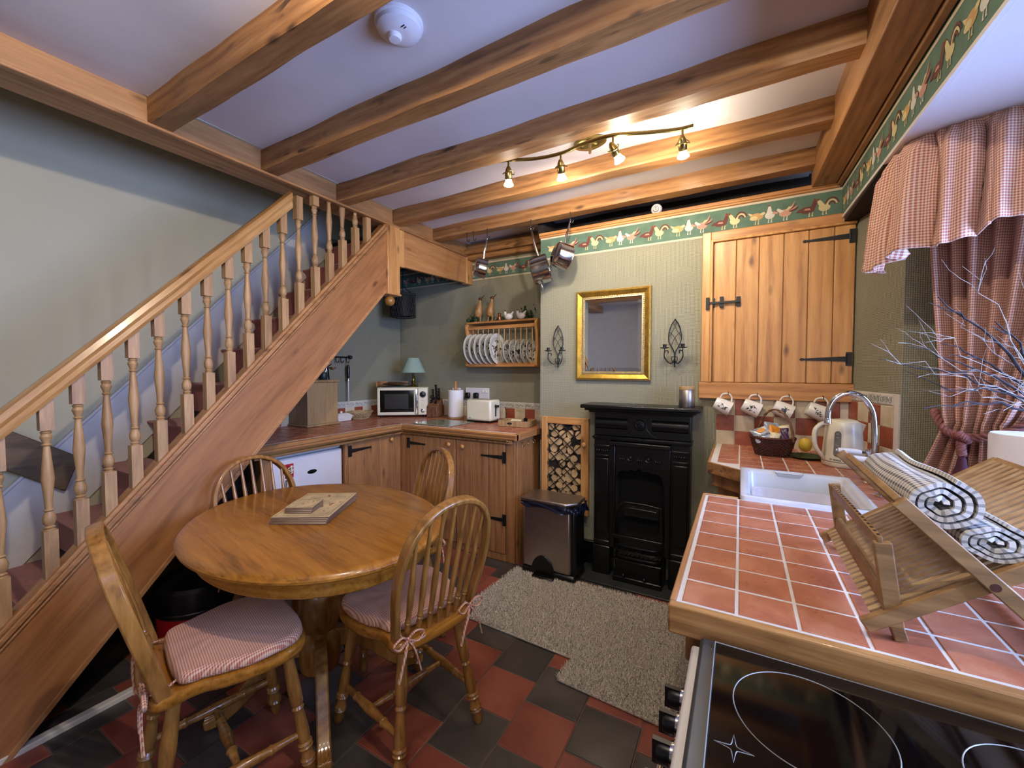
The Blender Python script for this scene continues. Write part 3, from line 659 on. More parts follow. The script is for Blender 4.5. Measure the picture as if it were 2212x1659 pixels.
# ================================================================== LEFT WORKTOP AND CABINETS
WZ = .92
wt = thing('left_worktop', 'L-shaped red tiled worktop with wooden edging under the microwave', 'worktop', (-2.5, 2.7, .87))
part(wt, 'substrate', MB().box((XL, 1.30, .872), (-2.405, YR, WZ - .0008)).box((-2.405, 2.465, .872), (-1.35, YR, WZ - .0008)), 'grout')
tw = [rbox_mesh('worktop_tile', .0915, .0915, .0065, 'tile_r', .0015)]
for i in range(18):
    for j in range(19):
        x, y = -3.07 + i * .0985, 3.13 - j * .0985
        if x > -1.36 or y < 1.33 or (x > -2.44 and y < 2.5): continue
        inst(wt, 'tile', tw[0], Vector((x, y, WZ - .005)) - wt.location)
def edging(y_or_x, horizontal, a, b, name='edging'):
    mb = MB(); s = [(0, -.004), (.022, -.004), (.032, -.012), (.028, -.026), (.02, -.03), (.026, -.038), (.02, -.048), (0, -.05)]
    if horizontal: mb.prism(s, lambda p, q: (a, y_or_x - p, WZ + q + .004), lambda p, q: (b, y_or_x - p, WZ + q + .004))
    else: mb.prism(s, lambda p, q: (y_or_x + p, a, WZ + q + .004), lambda p, q: (y_or_x + p, b, WZ + q + .004))
    return mb
part(wt, 'edging', edging(-2.405, False, 1.30, 2.44), 'pine_y'); part(wt, 'edging', edging(2.465, True, -2.38, -1.325), 'pine_x')
part(wt, 'edging', MB().box((-1.35, 2.44, .872), (-1.325, YB, .92)).box((-1.35, YB, .872), (-1.325, YR, .92)), 'pine_y', .004)
part(wt, 'pelmet_rail', MB().box((-2.44, 1.30, .842), (-2.395, 2.45, .873)).box((-2.44, 2.45, .845), (-1.37, 2.478, .873)), 'beam_y', .005)
part(wt, 'brass_rail', MB().tube([(-2.372, 1.32, .868), (-2.372, 2.425, .868)], .0045, 8).tube([(-2.36, 2.432, .868), (-1.40, 2.432, .868)], .0045, 8).sphere((-1.395, 2.43, .868), .009, 8), 'brass')

def plank_front(parent, axis, pos, a, b, z0, z1, n, name, m='cab_z'):
    """door made of vertical planks; axis 'x': faces -y at y=pos; axis 'y': faces +x at x=pos"""
    if axis == 'x': d = part(parent, name, MB().box((a, pos, z0), (b, pos + .014, z1)), m)
    else: d = part(parent, name, MB().box((pos - .014, a, z0), (pos, b, z1)), m)
    w = (b - a) / n
    for i in range(n):
        u0, u1 = a + i * w + .0012, a + (i + 1) * w - .0012
        mb = MB().box((u0, pos - .008, z0), (u1, pos + .001, z1)) if axis == 'x' else MB().box((pos - .001, u0, z0), (pos + .008, u1, z1))
        part(d, 'plank', mb, m, .0025)
    return d
cb = thing('corner_cabinet', 'double-door pine plank cabinet under the toaster with black strap hinges', 'cabinet', (-1.85, 2.75, 0))
part(cb, 'body', MB().box((-2.40, 2.50, .02), (-1.362, YR - .002, .868)), 'cab_z', .003)
part(cb, 'face_frame', MB().box((-1.43, 2.475, 0), (-1.36, 2.50, .868)).box((-2.44, 2.475, 0), (-2.33, 2.50, .868)).box((-2.33, 2.475, .0), (-1.43, 2.50, .05)), 'cab_z', .003)
d1 = plank_front(cb, 'x', 2.478, -2.325, -1.868, .055, .84, 3, 'door'); d2 = plank_front(cb, 'x', 2.478, -1.862, -1.435, .055, .84, 3, 'door')
def knob(parent, p, ax, r=.018):
    return part(parent, 'knob', MB().lathe([(.006, 0), (.007, .008), (r * .8, .014), (r, .02), (r * .8, .028), (.004, .032)], p, 16, ax=ax), 'pine_z', ang=60)
knob(d1, (-1.915, 2.470, .80), (0, -1, 0)); knob(d2, (-1.79, 2.470, .795), (0, -1, 0))
def cstrap(parent, x, z, L, dd): return strap(parent, x, z, L, 2.470, dd, .04, .028)
cstrap(cb, -2.335, .775, .17, 1); cstrap(cb, -1.44, .745, .19, -1); cstrap(cb, -1.44, .30, .17, -1); cstrap(cb, -2.335, .27, .17, 1)
part(cb, 'side_panel', MB().box((-1.3625, 2.50, 0), (-1.352, 2.74, .868)), 'cab_z', .002)
for y in (2.56, 2.65, 2.73):
    part(cb, 'cup_hook', MB().tube([(-1.352, y, .845), (-1.335, y, .845), (-1.328, y, .835), (-1.331, y, .823), (-1.34, y, .818), (-1.346, y, .826)], .0022, 6), 'brass')
sc_ = thing('side_cabinet', 'single-door pine plank cabinet between the fridge and the corner', 'cabinet', (-2.6, 2.2, 0))
part(sc_, 'body', MB().box((XL + .01, 1.945, .02), (-2.455, 2.49, .868)), 'cab_z', .003)
part(sc_, 'face_frame', MB().box((-2.455, 1.935, 0), (-2.43, 1.96, .845)).box((-2.455, 2.40, 0), (-2.43, 2.474, .845)).box((-2.455, 1.96, 0), (-2.43, 2.40, .05)), 'cab_z', .003)
d3 = plank_front(sc_, 'y', -2.437, 1.962, 2.398, .055, .84, 3, 'door'); knob(d3, (-2.429, 2.36, .81), (1, 0, 0))
strap(sc_, 1.975, .775, .19, -2.428, 1, .04, .028, yaxis=True) if False else None
def ystrap(parent, y, z, L, x):
    mb = MB()
    for poly, e0, e1 in (([(y - .014, z - .04), (y + .014, z - .04), (y + .014, z + .04), (y - .014, z + .04)], 0, .006), ([(y, z - .014), (y + L, z - .005), (y + L + .006, z), (y + L, z + .006), (y, z + .014)], .001, .005)):
        mb.prism(poly, lambda a, b: (x + e0, a, b), lambda a, b: (x + e1, a, b))
    return part(parent, 'strap_hinge', mb, 'iron')
ystrap(sc_, 1.975, .78, .19, -2.429); ystrap(sc_, 1.975, .28, .19, -2.429)

# fridge
fg = thing('fridge', 'white undercounter fridge beneath the tiled worktop', 'fridge', (-2.75, 1.68, 0))
part(fg, 'body', MB().box((-3.05, 1.43, .03), (-2.50, 1.925, .815)), 'white', .008)
part(fg, 'top', MB().box((-3.05, 1.425, .815), (-2.475, 1.93, .84)), 'white', .006)
part(fg, 'door', MB().box((-2.497, 1.43, .05), (-2.447, 1.925, .812)), 'plastic', .012)
part(fg, 'badge', MB().prism(arc(1.69, .695, .032, .012, 0, 345, 24), lambda a, b: (-2.448, a, b), lambda a, b: (-2.4445, a, b)), ['blackpl'])
part(fg, 'badge_rim', MB().tube([(-2.445, p[0], p[1]) for p in arc(1.69, .695, .033, .013, 0, 345, 24)], .0012, 6, True), 'chrome')
part(fg, 'foot', MB().lathe([(.02, 0), (.02, .03)], (-2.55, 1.47, 0), 12), 'blackpl'); part(fg, 'foot', MB().lathe([(.02, 0), (.02, .03)], (-2.55, 1.89, 0), 12), 'blackpl')
mg = MB().box((-2.4465, 1.507, .688), (-2.444, 1.562, .775)); mg.m = [0] * 6
for i in range(9): cy_, cz_ = 1.513 + .044 * R.random(), .705 + .06 * R.random(); mg.prism(arc(cy_, cz_, .006 + .004 * R.random(), .008, 0, 320, 7), lambda a, b: (-2.444, a, b), lambda a, b: (-2.4436, a, b), 1)
solo('fridge_magnet', mg, ['magred', 'foil4'], 'red picture magnet on the white fridge door', 'magnet')
mg = MB().box((-2.4465, 1.51, .605), (-2.444, 1.555, .678)).box((-2.444, 1.514, .61), (-2.4435, 1.551, .673), 1)
for i in range(5): mg.tube([(-2.4432, 1.52 + .002 * i, .665 - i * .011), (-2.4432, 1.53, .668 - i * .011), (-2.4432, 1.545, .663 - i * .011)], .0012, 4, m=0)
solo('fridge_magnet', mg, ['blackpl', 'magpap'], 'black framed parchment magnet below the red one on the fridge', 'magnet')

# ------------------------------------------------------------------ things on the left worktop
bb_ = thing('bread_bin', 'tall pale wooden bin on the tiled worktop beside the staircase', 'bin', (-3.0, 2.08, WZ + .003), 0)
part(bb_, 'body', MB().box((-3.095, 1.95, WZ + .018), (-2.865, 2.22, 1.262)), 'birch', .004); part(bb_, 'plinth', MB().box((-3.10, 1.94, WZ + .003), (-2.855, 2.235, WZ + .019)), 'birch', .003)
part(bb_, 'lid', MB().box((-3.105, 1.94, 1.263), (-2.855, 2.232, 1.282)), 'birch', .004)
ju = thing('utensil_jug', 'small dark jug holding utensils on the wooden bin lid', 'jug', (-2.95, 2.15, 1.283))
part(ju, 'jug_body', MB().lathe([(.028, 0), (.036, .02), (.034, .05), (.028, .06), (.024, .06), (.03, .045), (.03, .01)], (-2.95, 2.15, 1.283), 20), 'bookd')
solo('ladle', MB().tube([(-2.94, 2.15, 1.30), (-2.93, 2.17, 1.38), (-2.91, 2.20, 1.41)], .004, 8).lathe([(.004, .0), (.018, .004), (.026, .014), (.03, .026), (.028, .026), (.02, .01)], (-2.905, 2.205, 1.36), 18), 'chrome', 'shiny ladle sticking out of the jug on the wooden bin', 'ladle')
solo('serving_fork', MB().tube([(-2.965, 2.15, 1.30), (-2.96, 2.135, 1.37)], .004, 8).box((-2.972, 2.124, 1.37), (-2.95, 2.138, 1.40)), 'blackpl', 'black handled utensil in the jug on the wooden bin', 'utensil')
bd = thing('butter_dish', 'white lidded butter dish between the wooden bin and the wicker basket', 'dish', (-2.99, 2.345, WZ + .003))
def taper(mb, x0, x1, y0, y1, z0, z1, t, m=0):
    return mb.add([(x0 + t, y0 + t, z0), (x1 - t, y0 + t, z0), (x1 - t, y1 - t, z0), (x0 + t, y1 - t, z0), (x0, y0, z1), (x1, y0, z1), (x1, y1, z1), (x0, y1, z1)], [(0, 3, 2, 1), (4, 5, 6, 7), (0, 1, 5, 4), (1, 2, 6, 5), (2, 3, 7, 6), (3, 0, 4, 7)], m)
part(bd, 'dish', taper(MB(), -3.05, -2.935, 2.275, 2.425, WZ + .003, WZ + .045, .012), 'china', .004)
part(bd, 'lid', taper(MB(), -3.055, -2.93, 2.27, 2.43, WZ + .07, WZ + .046, .03), 'china', .004)
part(bd, 'lid_knob', MB().sphere((-2.992, 2.35, WZ + .078), .011, 12).lathe([(.006, 0), (.005, .012)], (-2.992, 2.35, WZ + .066), 10), 'china')
# open weave basket
wk = thing('bread_basket', 'low open-weave pale wicker basket in front of the microwave side', 'basket', (-3.0, 2.55, WZ + .003))
def loop(cx, cy, rx, ry, z, n=36): return [(cx + rx * cos(2 * pi * k / n), cy + ry * sin(2 * pi * k / n), z) for k in range(n)]
bx, by = -2.985, 2.545
mb = MB()
for rr, z in ((.105, WZ + .062), (.108, WZ + .068), (.1, WZ + .056)): mb.tube(loop(bx, by, rr * .82, rr * 1.12, z), .0045, 6, True)
part(wk, 'rim', mb, 'wickerl')
mb = MB()
for k in range(22):
    for s in (-1, 1):
        a0 = 2 * pi * k / 22; pts = []
        for t in range(6):
            f = t / 5; a = a0 + s * .5 * f; r_ = .065 + .035 * f ** .7; pts.append((bx + r_ * .82 * cos(a), by + r_ * 1.12 * sin(a), WZ + .008 + .05 * f))
        mb.tube(pts, .0026, 5)
part(wk, 'weave', mb, 'wickerl'); mb = MB()
for k in range(6): mb.tube(loop(bx, by, .012 + .0095 * k, .016 + .013 * k, WZ + .007, 24), .004, 6, True)
part(wk, 'base', mb, 'wickerl')
# microwave in the corner, turned towards the room
mw = thing('microwave', 'cream microwave oven set across the corner of the left worktop', 'microwave', (-2.92, 2.68, WZ + .003), atan2(.6, .8))
MWX, MWD, MWH = .46, .25, .262
part(mw, 'case', MB().box((0, .012, .014), (MWX, MWD, .014 + MWH)), 'cream', .01, world=False)
part(mw, 'door', MB().box((.004, -.012, .02), (.352, .014, .01 + MWH)), 'cream', .006, world=False)
part(mw, 'door_window', MB().box((.03, -.0145, .048), (.335, -.011, MWH - .012)), 'glassblk', .004, world=False); part(mw, 'window_mesh', MB().box((.07, -.0155, .078), (.285, -.014, MWH - .045)), 'blackpl', .002, world=False)
part(mw, 'control_panel', MB().box((.37, -.010, .02), (MWX - .004, .014, .01 + MWH)), 'cream', .006, world=False)
part(mw, 'handle', MB().box((.349, -.03, .03), (.369, -.02, MWH)).box((.353, -.022, .035), (.366, -.005, .05)).box((.353, -.022, MWH - .02), (.366, -.005, MWH - .005)), 'chrome', .003, world=False)
for z, r_, mm in ((.21, .023, 'blackpl'), (.06, .014, 'steel')):
    k = part(mw, 'dial', MB().lathe([(r_ * 1.15, 0), (r_ * 1.1, .004), (r_ * .8, .005), (r_ * .75, .016), (r_ * .6, .018)], (.415, -.010, z), 24, ax=(0, -1, 0)), mm, world=False)
    part(k, 'dial_ring', MB().tube([(.415 + r_ * 1.25 * cos(2 * pi * q / 28), -.0115, z + r_ * 1.25 * sin(2 * pi * q / 28)) for q in range(28)], .0015, 6, True), 'chrome', world=False)
for q in range(5): part(mw, 'marking', MB().box((.403, -.0108, .105 + q * .016), (.427, -.0098, .1065 + q * .016)), 'grey', world=False)
for fx in (.03, .43):
    for fy in (.03, .22): part(mw, 'foot', MB().lathe([(.012, 0), (.012, .014)], (fx, fy, 0), 10), 'blackpl', world=False)
# tray of magazines on the microwave
zt = WZ + .003 + .014 + MWH + .002
def mwp(x, y, z): v = Matrix.Rotation(atan2(.6, .8), 3, 'Z') @ Vector((x, y, 0)); return (v.x - 2.92, v.y + 2.68, z)
tr = thing('serving_tray', 'dark wooden tray lying on the microwave under magazines', 'tray', mwp(.13, .11, zt), atan2(.6, .8))
part(tr, 'tray_base', MB().box((-.13, -.09, 0), (.13, .10, .008)), 'bookd', .002, world=False); part(tr, 'tray_side', MB().box((-.138, -.09, 0), (-.13, .10, .05)).box((-.13, .10, 0), (.13, .106, .05)), 'pine_x', .002, world=False)
for i, (dx, dy, rz, mm) in enumerate(((0, 0, .05, 'book'), (.02, -.01, .3, 'bookd'), (.05, -.012, -.12, 'book'), (.07, -.02, .2, 'plastic'))):
    b = MB(); b.grid(lambda u, v: (-.1 + .2 * u, -.07 + .14 * v, .006 * sin(u * 3) - .012 * u), 8, 2); b.grid(lambda u, v: (-.1 + .2 * u, -.07 + .14 * (1 - v), -.003 + .006 * sin(u * 3) - .012 * u), 8, 2)
    lab = ('pale magazine lowest in the pile on the microwave tray', 'dark magazine second in the pile on the microwave tray', 'grey-green magazine fanned out near the lamp on the microwave', 'white leaflet on top of the magazines on the microwave')[i]
    o = bpy.data.objects.new('magazine', b.mesh('magazine', mats(mm))); COL.objects.link(o); x_, y_, z_ = mwp(.12 + dx, .10 + dy, zt + .024 + i * .009); o.location = (x_, y_, z_); o.rotation_euler = (0, 0, atan2(.6, .8) + rz); o['label'] = lab; o['category'] = 'magazine'; o['group'] = 'papers on the microwave tray'
# brass table lamp
lx, ly = -2.70, 3.0
lp = thing('table_lamp', 'brass table lamp with pale green shade behind the microwave', 'lamp', (lx, ly, zt - .27 + .0))
lz = WZ + .003 + .014 + MWH + .001; lx, ly, _ = mwp(.315, .14, 0); lp.location = (lx, ly, lz)
part(lp, 'lamp_base', MB().lathe([(.048, 0), (.05, .006), (.034, .012), (.018, .02), (.012, .03), (.02, .04), (.024, .05), (.012, .06), (.009, .075), (.016, .085), (.01, .095), (.008, .15), (.012, .155), (.006, .165)], (lx, ly, lz), 24), 'brass')
part(lp, 'lamp_shade', MB().lathe([(.118, .135), (.055, .275)], (lx, ly, lz), 40, cap=False).lathe([(.0535, .275), (.1165, .135)], (lx, ly, lz), 40, cap=False), 'shade')
part(lp, 'finger_loop', MB().tube([(lx + .05 + .012 + .012 * cos(a), ly - .02, lz + .016 + .012 * sin(a)) for a in [2 * pi * k / 16 for k in range(16)]], .0025, 6, True), 'brass')
# knife block
kx, ky = -2.50, 2.99
kb = thing('knife_block', 'wooden knife block between microwave and kitchen roll', 'knife block', (kx, ky, WZ + .003), .15)
part(kb, 'block', MB().add([(-.055, -.05, 0), (.055, -.05, 0), (.055, .06, 0), (-.055, .06, 0), (-.055, -.05, .10), (.055, -.05, .10), (.055, .06, .175), (-.055, .06, .175)], [(0, 3, 2, 1), (4, 5, 6, 7), (0, 1, 5, 4), (1, 2, 6, 5), (2, 3, 7, 6), (3, 0, 4, 7)]), 'wickerh', .004, world=False)
part(kb, 'face_seam', MB().box((-.0015, -.0515, .004), (.0015, -.0495, .1)), 'shadowwood', world=False)
for i, (dx, dy, h_) in enumerate(((-.03, .03, .10), (.0, .035, .14), (.03, .03, .11), (-.03, -.01, .07), (.02, -.015, .06))):
    mb = MB().box((-.009, -.007, 0), (.009, .007, h_))
    for q in range(3): mb.sphere((0, -.0075, h_ * (.25 + .28 * q)), .0035, 8, 1)
    v = Matrix.Rotation(.15, 3, 'Z') @ Vector((dx, dy, 0)); o = bpy.data.objects.new('kitchen_knife', mb.mesh('kitchen_knife', mats(['blackpl', 'chrome']))); COL.objects.link(o)
    o.location = (kx + v.x, ky + v.y, WZ + .003 + .137 + dy * .68); o.rotation_euler = (.05, .04 * i - .05, .15); addbev(o, .002)
    o['category'] = 'knife'; o['group'] = 'knives in the block'
    o['label'] = ('black riveted knife at the back left of the knife block', 'tallest black riveted knife in the back of the knife block', 'black riveted knife at the back right of the knife block', 'short black knife at the front left of the knife block', 'short black knife at the front right of the knife block')[i]
# kitchen roll on holder
rx, ry = -2.25, 2.985
kr = thing('kitchen_roll_holder', 'wooden kitchen roll holder with pale turned knob beside the toaster', 'holder', (rx, ry, WZ + .003))
part(kr, 'base', MB().lathe([(.07, 0), (.072, .01), (.066, .016)], (rx, ry, WZ + .003), 28), 'birch'); part(kr, 'post', MB().lathe([(.012, .016), (.012, .25), (.01, .26), (.016, .27), (.012, .285), (.009, .295), (.014, .31), (.015, .325), (.006, .335)], (rx, ry, WZ + .003), 16), 'pine_z')
solo('kitchen_roll', MB().lathe([(.016, 0), (.068, 0), (.07, .01), (.0695, .12), (.07, .235), (.066, .24), (.016, .24), (.016, 0)], (rx, ry, WZ + .02), 36, cap=False), 'tissue', 'white kitchen roll on the wooden holder by the toaster', 'kitchen roll')
solo('wall_plate', MB().box((-2.42, 3.155, .985), (-2.33, 3.178, 1.19)), 'plastic', 'plain white panel against the wall behind the kitchen roll', 'panel', .004)
sk = thing('wall_socket', 'white double wall socket with black plugs behind the toaster', 'socket', (-2.13, 3.17, 1.10))
part(sk, 'plate', MB().box((-2.27, 3.165, 1.085), (-2.01, 3.18, 1.195)), 'plastic', .004)
for x in (-2.235, -2.14): part(sk, 'plug', MB().box((x - .024, 3.13, 1.095), (x + .026, 3.166, 1.15)), 'blackpl', .01)
part(sk, 'switch', MB().box((-2.08, 3.158, 1.15), (-2.06, 3.166, 1.175)), 'china', .002); part(sk, 'switch', MB().box((-2.05, 3.158, 1.15), (-2.03, 3.166, 1.175)), 'china', .002)
# toaster
tx0, tx1, ty0, ty1, tz = -2.03, -1.78, 2.83, 2.99, WZ + .003
to = thing('toaster', 'cream two-slice toaster on the tiled worktop below the plate rack', 'toaster', (-1.905, 2.91, tz))
part(to, 'body', MB().box((tx0, ty0, tz + .012), (tx1, ty1, tz + .19)), 'cream', .018); part(to, 'base', MB().box((tx0 + .008, ty0 + .006, tz), (tx1 - .008, ty1 - .006, tz + .014)), 'blackpl', .003)
part(to, 'slot', MB().box((tx0 + .04, ty0 + .035, tz + .188), (tx1 - .05, ty0 + .065, tz + .1905)), 'blackpl'); part(to, 'slot', MB().box((tx0 + .04, ty0 + .095, tz + .188), (tx1 - .05, ty0 + .125, tz + .1905)), 'blackpl')
part(to, 'lever', MB().box((tx1 + .001, ty0 + .06, tz + .125), (tx1 + .022, ty0 + .10, tz + .145)).box((tx1 - .001, ty0 + .07, tz + .05), (tx1 + .0015, ty0 + .09, tz + .15)), 'blackpl', .003)
part(to, 'badge', MB().box((tx0 + .03, ty0 - .0008, tz + .035), (tx0 + .055, ty0 + .001, tz + .039)), 'grey')
part(to, 'cable', MB().tube(smoothpts([(tx1 + .002, ty0 + .10, tz + .03), (tx1 + .05, ty0 + .12, tz + .008), (tx1 + .055, ty0 + .16, tz + .06), (tx1 + .02, ty0 + .2, tz + .12)], 6), .003, 6).tube(smoothpts([(tx0 - .004, 2.99, tz + .02), (tx0 - .05, 3.0, tz + .01), (tx0 - .06, 3.05, tz + .08), (-2.14, 3.125, 1.10)], 6), .003, 6), 'blackpl')
solo('chopping_board', MB().box((-.2, -.22, 0), (.2, .22, .006), rot=None), 'board', 'green patterned glass worktop saver lying on the tiles in front of the toaster', 'chopping board', .003).location = (-2.10, 2.80, WZ + .0035)
bpy.data.objects['chopping_board'].rotation_euler = (0, 0, -.03); bpy.data.objects['chopping_board'].scale = (.95, .72, 1)
bpy.data.objects['chopping_board'].location = (-2.13, 2.66, WZ + .0035)
# wooden tray with bits
tb = thing('wooden_tray', 'small pale wooden tray of odds and ends at the right end of the left worktop', 'tray', (-1.53, 2.83, WZ + .003), .12)
part(tb, 'tray_base', MB().box((-.12, -.085, 0), (.12, .085, .006)), 'birch', .002, world=False)
part(tb, 'tray_side', MB().box((-.12, -.093, 0), (.12, -.085, .045)).box((-.12, .085, 0), (.12, .093, .045)).box((-.128, -.093, 0), (-.12, .093, .045)).box((.12, -.093, 0), (.128, .093, .045)), 'birch', .002, world=False)
part(tb, 'handle_hole', MB().prism(arc(-.03, .025, .022, .009, 0, 345, 16), lambda a, b: (a, -.0936, b), lambda a, b: (a, -.0928, b)), 'shadowwood', world=False)
solo('pepper_pot', MB().lathe([(.012, 0), (.018, .01), (.015, .03), (.018, .045), (.006, .055)], (-1.475, 2.86, WZ + .01), 16), 'blackpl', 'small black pot in the wooden tray', 'pot')
solo('napkin', MB().box((-1.60, 2.80, WZ + .02), (-1.51, 2.87, WZ + .04), rot=Matrix.Rotation(.3, 3, 'X')), 'foil4', 'folded cream napkin in the wooden tray', 'napkin', .006)
solo('scissors', MB().tube(loop(-1.545, 2.79, .016, .012, WZ + .035, 16), .004, 6, True).tube([(-1.53, 2.80, WZ + .035), (-1.44, 2.83, WZ + .04)], .004, 6), 'blackpl', 'black handled scissors lying across the wooden tray', 'scissors')

# ------------------------------------------------------------------ plate rack and ornaments
yr0 = 3.02
pk = thing('plate_rack', 'pine plate rack with dowels fixed on the recess wall above the toaster', 'rack', (-1.81, 3.1, 1.39))
pxa, pxb = -2.165, -1.475
for x in (pxa, pxb - .0): part(pk, 'side_panel', MB().prism([(yr0 + .02, 1.385), (YR, 1.385), (YR, 1.80), (yr0 + .01, 1.785), (yr0 - .012, 1.74), (yr0 + .012, 1.66), (yr0 + .02, 1.55), (yr0, 1.45), (yr0, 1.40)], lambda a, b: (x, a, b), lambda a, b: (x + .024, a, b)), 'pine_z', .003)
part(pk, 'top_shelf', MB().box((pxa + .01, yr0 - .005, 1.768), (pxb + .01, YR, 1.785)), 'pine_x', .003)
part(pk, 'front_rail', MB().box((pxa + .024, yr0 + .005, 1.715), (pxb, yr0 + .022, 1.745)), 'pine_x', .003)
part(pk, 'bottom_shelf', MB().box((pxa + .024, yr0 + .005, 1.388), (pxb, YR, 1.405)).box((pxa + .024, yr0 + .0, 1.388), (pxb, yr0 + .012, 1.425)), 'pine_x', .003)
for i in range(12): part(pk, 'dowel', MB().tube([(pxa + .075 + i * .0535, yr0 + .014, 1.405), (pxa + .075 + i * .0535, yr0 + .014, 1.72)], .0045, 8), 'birch'); part(pk, 'dowel', MB().tube([(pxa + .075 + i * .0535, YR - .02, 1.405), (pxa + .075 + i * .0535, YR - .02, 1.72)], .0045, 8), 'birch')
def plate_mesh(r):
    k = r / .125; return MB().lathe([(.0, .004), (.06 * k, .004), (.082 * k, .008), (.09 * k, .014), (.118 * k, .02), (.1255 * k, .0225), (.126 * k, .019), (.11 * k, .012), (.085 * k, .002), (.055 * k, 0), (.0, 0)], (0, 0, 0), 40, cap=False).mesh('plate', mats(['plate']), ang=60)
pl, ps = plate_mesh(.135), plate_mesh(.105)
ordn = ['leftmost', 'second', 'third', 'fourth', 'fifth', 'rightmost']
for i in range(6):
    o = bpy.data.objects.new('dinner_plate', pl); COL.objects.link(o); o.location = (pxa + .038 + i * .0535, 3.045, 1.542); o.rotation_euler = (R.uniform(0, 3) * 0, radians(86), 0)
    o['label'] = 'large white botanical dinner plate, %s of the six large plates in the rack' % ordn[i]; o['category'] = 'plate'; o['group'] = 'large plates in the rack'
for i in range(5):
    o = bpy.data.objects.new('side_plate', ps); COL.objects.link(o); o.location = (pxa + .038 + (i + 7) * .0535, 3.06, 1.512); o.rotation_euler = (0, radians(86), 0)
    o['label'] = 'small white botanical side plate, %s of the five small plates in the rack' % (ordn[:4] + ['rightmost'])[i]; o['category'] = 'plate'; o['group'] = 'small plates in the rack'
for i, x in enumerate((-2.055, -1.93)):
    y = yr0 + .05; z = 1.786; dk = thing('wooden_duck', ('left wooden runner duck with raised beak on the plate rack', 'right wooden runner duck with raised beak on the plate rack')[i], 'ornament', (x, y, z), group='wooden ducks on the plate rack')
    bp = smoothpts([(x - .008, y, z + .042), (x - .003, y, z + .075), (x + .004, y, z + .12), (x + .012, y, z + .165), (x + .014, y, z + .197)], 5); kp = [(0, .012), (.1, .028), (.3, .036), (.5, .031), (.7, .019), (.85, .013), (1, .012)]
    part(dk, 'body', MB().tube(bp, [next(r0 + (r1 - r0) * (q / (len(bp) - 1) - t0) / (t1 - t0) for (t0, r0), (t1, r1) in zip(kp, kp[1:]) if q / (len(bp) - 1) <= t1) for q in range(len(bp))], 16), 'duck')
    part(dk, 'head', MB().sphere((x + .017, y, z + .205), .017, 12, sc=(1.1, .8, .9)).tube([(x + .025, y, z + .208), (x + .045, y, z + .222), (x + .062, y, z + .238)], [.009, .006, .003], 8, sq=.5), 'ducktop')
    for s in (-1, 1): part(dk, 'leg', MB().tube([(x + s * .018, y, z + .07), (x + s * .02, y - .004, z + .03), (x + s * .022, y - .004, z + .004)], [.006, .005, .005], 8).sphere((x + s * .022, y - .012, z + .005), .014, 10, sc=(.8, 1.2, .35)), 'duck')
for i, x in enumerate((-1.745, -1.625)):
    y = yr0 + .05; z = 1.786; hn = thing('china_hen', ('left white china hen on the plate rack beside the copper pot', 'right white china hen on the plate rack in front of the ivy')[i], 'ornament', (x, y, z), group='china hens on the plate rack')
    s = 1 if i == 0 else .95
    part(hn, 'body', MB().sphere((x, y, z + .032), .034, 16, sc=(1.15, .8, .85)).tube(smoothpts([(x - .02, y, z + .035), (x - .034, y, z + .058), (x - .036, y, z + .075)], 4), [.02, .018, .016, .014, .013, .012, .011, .011, .01], 12).tube([(x + .02, y, z + .04), (x + .036, y, z + .06), (x + .045, y, z + .072)], [.02, .014, .008], 10, sq=.6), 'china')
    part(hn, 'comb', MB().sphere((x - .036, y, z + .086), .006, 8, sc=(1.2, .4, .8)).sphere((x - .048, y, z + .074), .003, 6, sc=(1.6, .6, .6)), 'bird_r')
solo('copper_pot', MB().lathe([(.014, 0), (.018, .01), (.017, .04), (.012, .048), (.014, .06), (.016, .066), (.004, .072)], (-1.838, yr0 + .05, 1.786), 18), 'copper', 'little copper pot between the ducks and the china hens', 'pot')
def ivy(c, n, spread, seed, label):
    r = random.Random(seed); t = thing('ivy_sprig', label, 'plant', c); st_ = MB(); lf = MB()
    for k in range(5):
        e = Vector((c[0] + r.uniform(-1, 1) * spread[0], c[1] + r.uniform(-1, 1) * spread[1], c[2] + r.uniform(.2, 1) * spread[2])); st_.tube(smoothpts([c, Vector(c).lerp(e, .5) + Vector((0, 0, .015)), e], 4), .0016, 5)
    part(t, 'stem', st_, 'twig_d')
    for k in range(n):
        p = Vector((c[0] + r.gauss(0, .5) * spread[0], c[1] + r.gauss(0, .4) * spread[1], c[2] + abs(r.gauss(.25, .4)) * spread[2])); q = Matrix.Rotation(r.uniform(0, 6), 3, 'Z') @ Matrix.Rotation(r.uniform(.3, 1.4), 3, 'X'); s = r.uniform(.011, .019)
        vs = [p + q @ (Vector(v) * s) for v in ((0, -1, 0), (.9, -.3, .1), (.5, .1, 0), (.8, .8, .1), (.1, .6, 0), (-.1, 1.2, .2), (-.5, .5, 0), (-.9, -.2, .1))]
        lf.add(vs, [(0, 1, 2, 4, 6, 7), (2, 3, 4), (4, 5, 6)])
    part(t, 'leaves', lf, 'ivy', kind='stuff', ang=10); return t
ivy((-2.12, yr0 + .06, 1.787), 70, (.075, .04, .055), 3, 'green ivy at the left end of the plate rack behind the ducks')
ivy((-1.60, yr0 + .10, 1.787), 60, (.07, .03, .10), 4, 'green ivy behind the right china hen on the plate rack')
ivy((-1.86, yr0 + .09, 1.787), 30, (.06, .02, .045), 5, 'green ivy between the ducks and the copper pot')

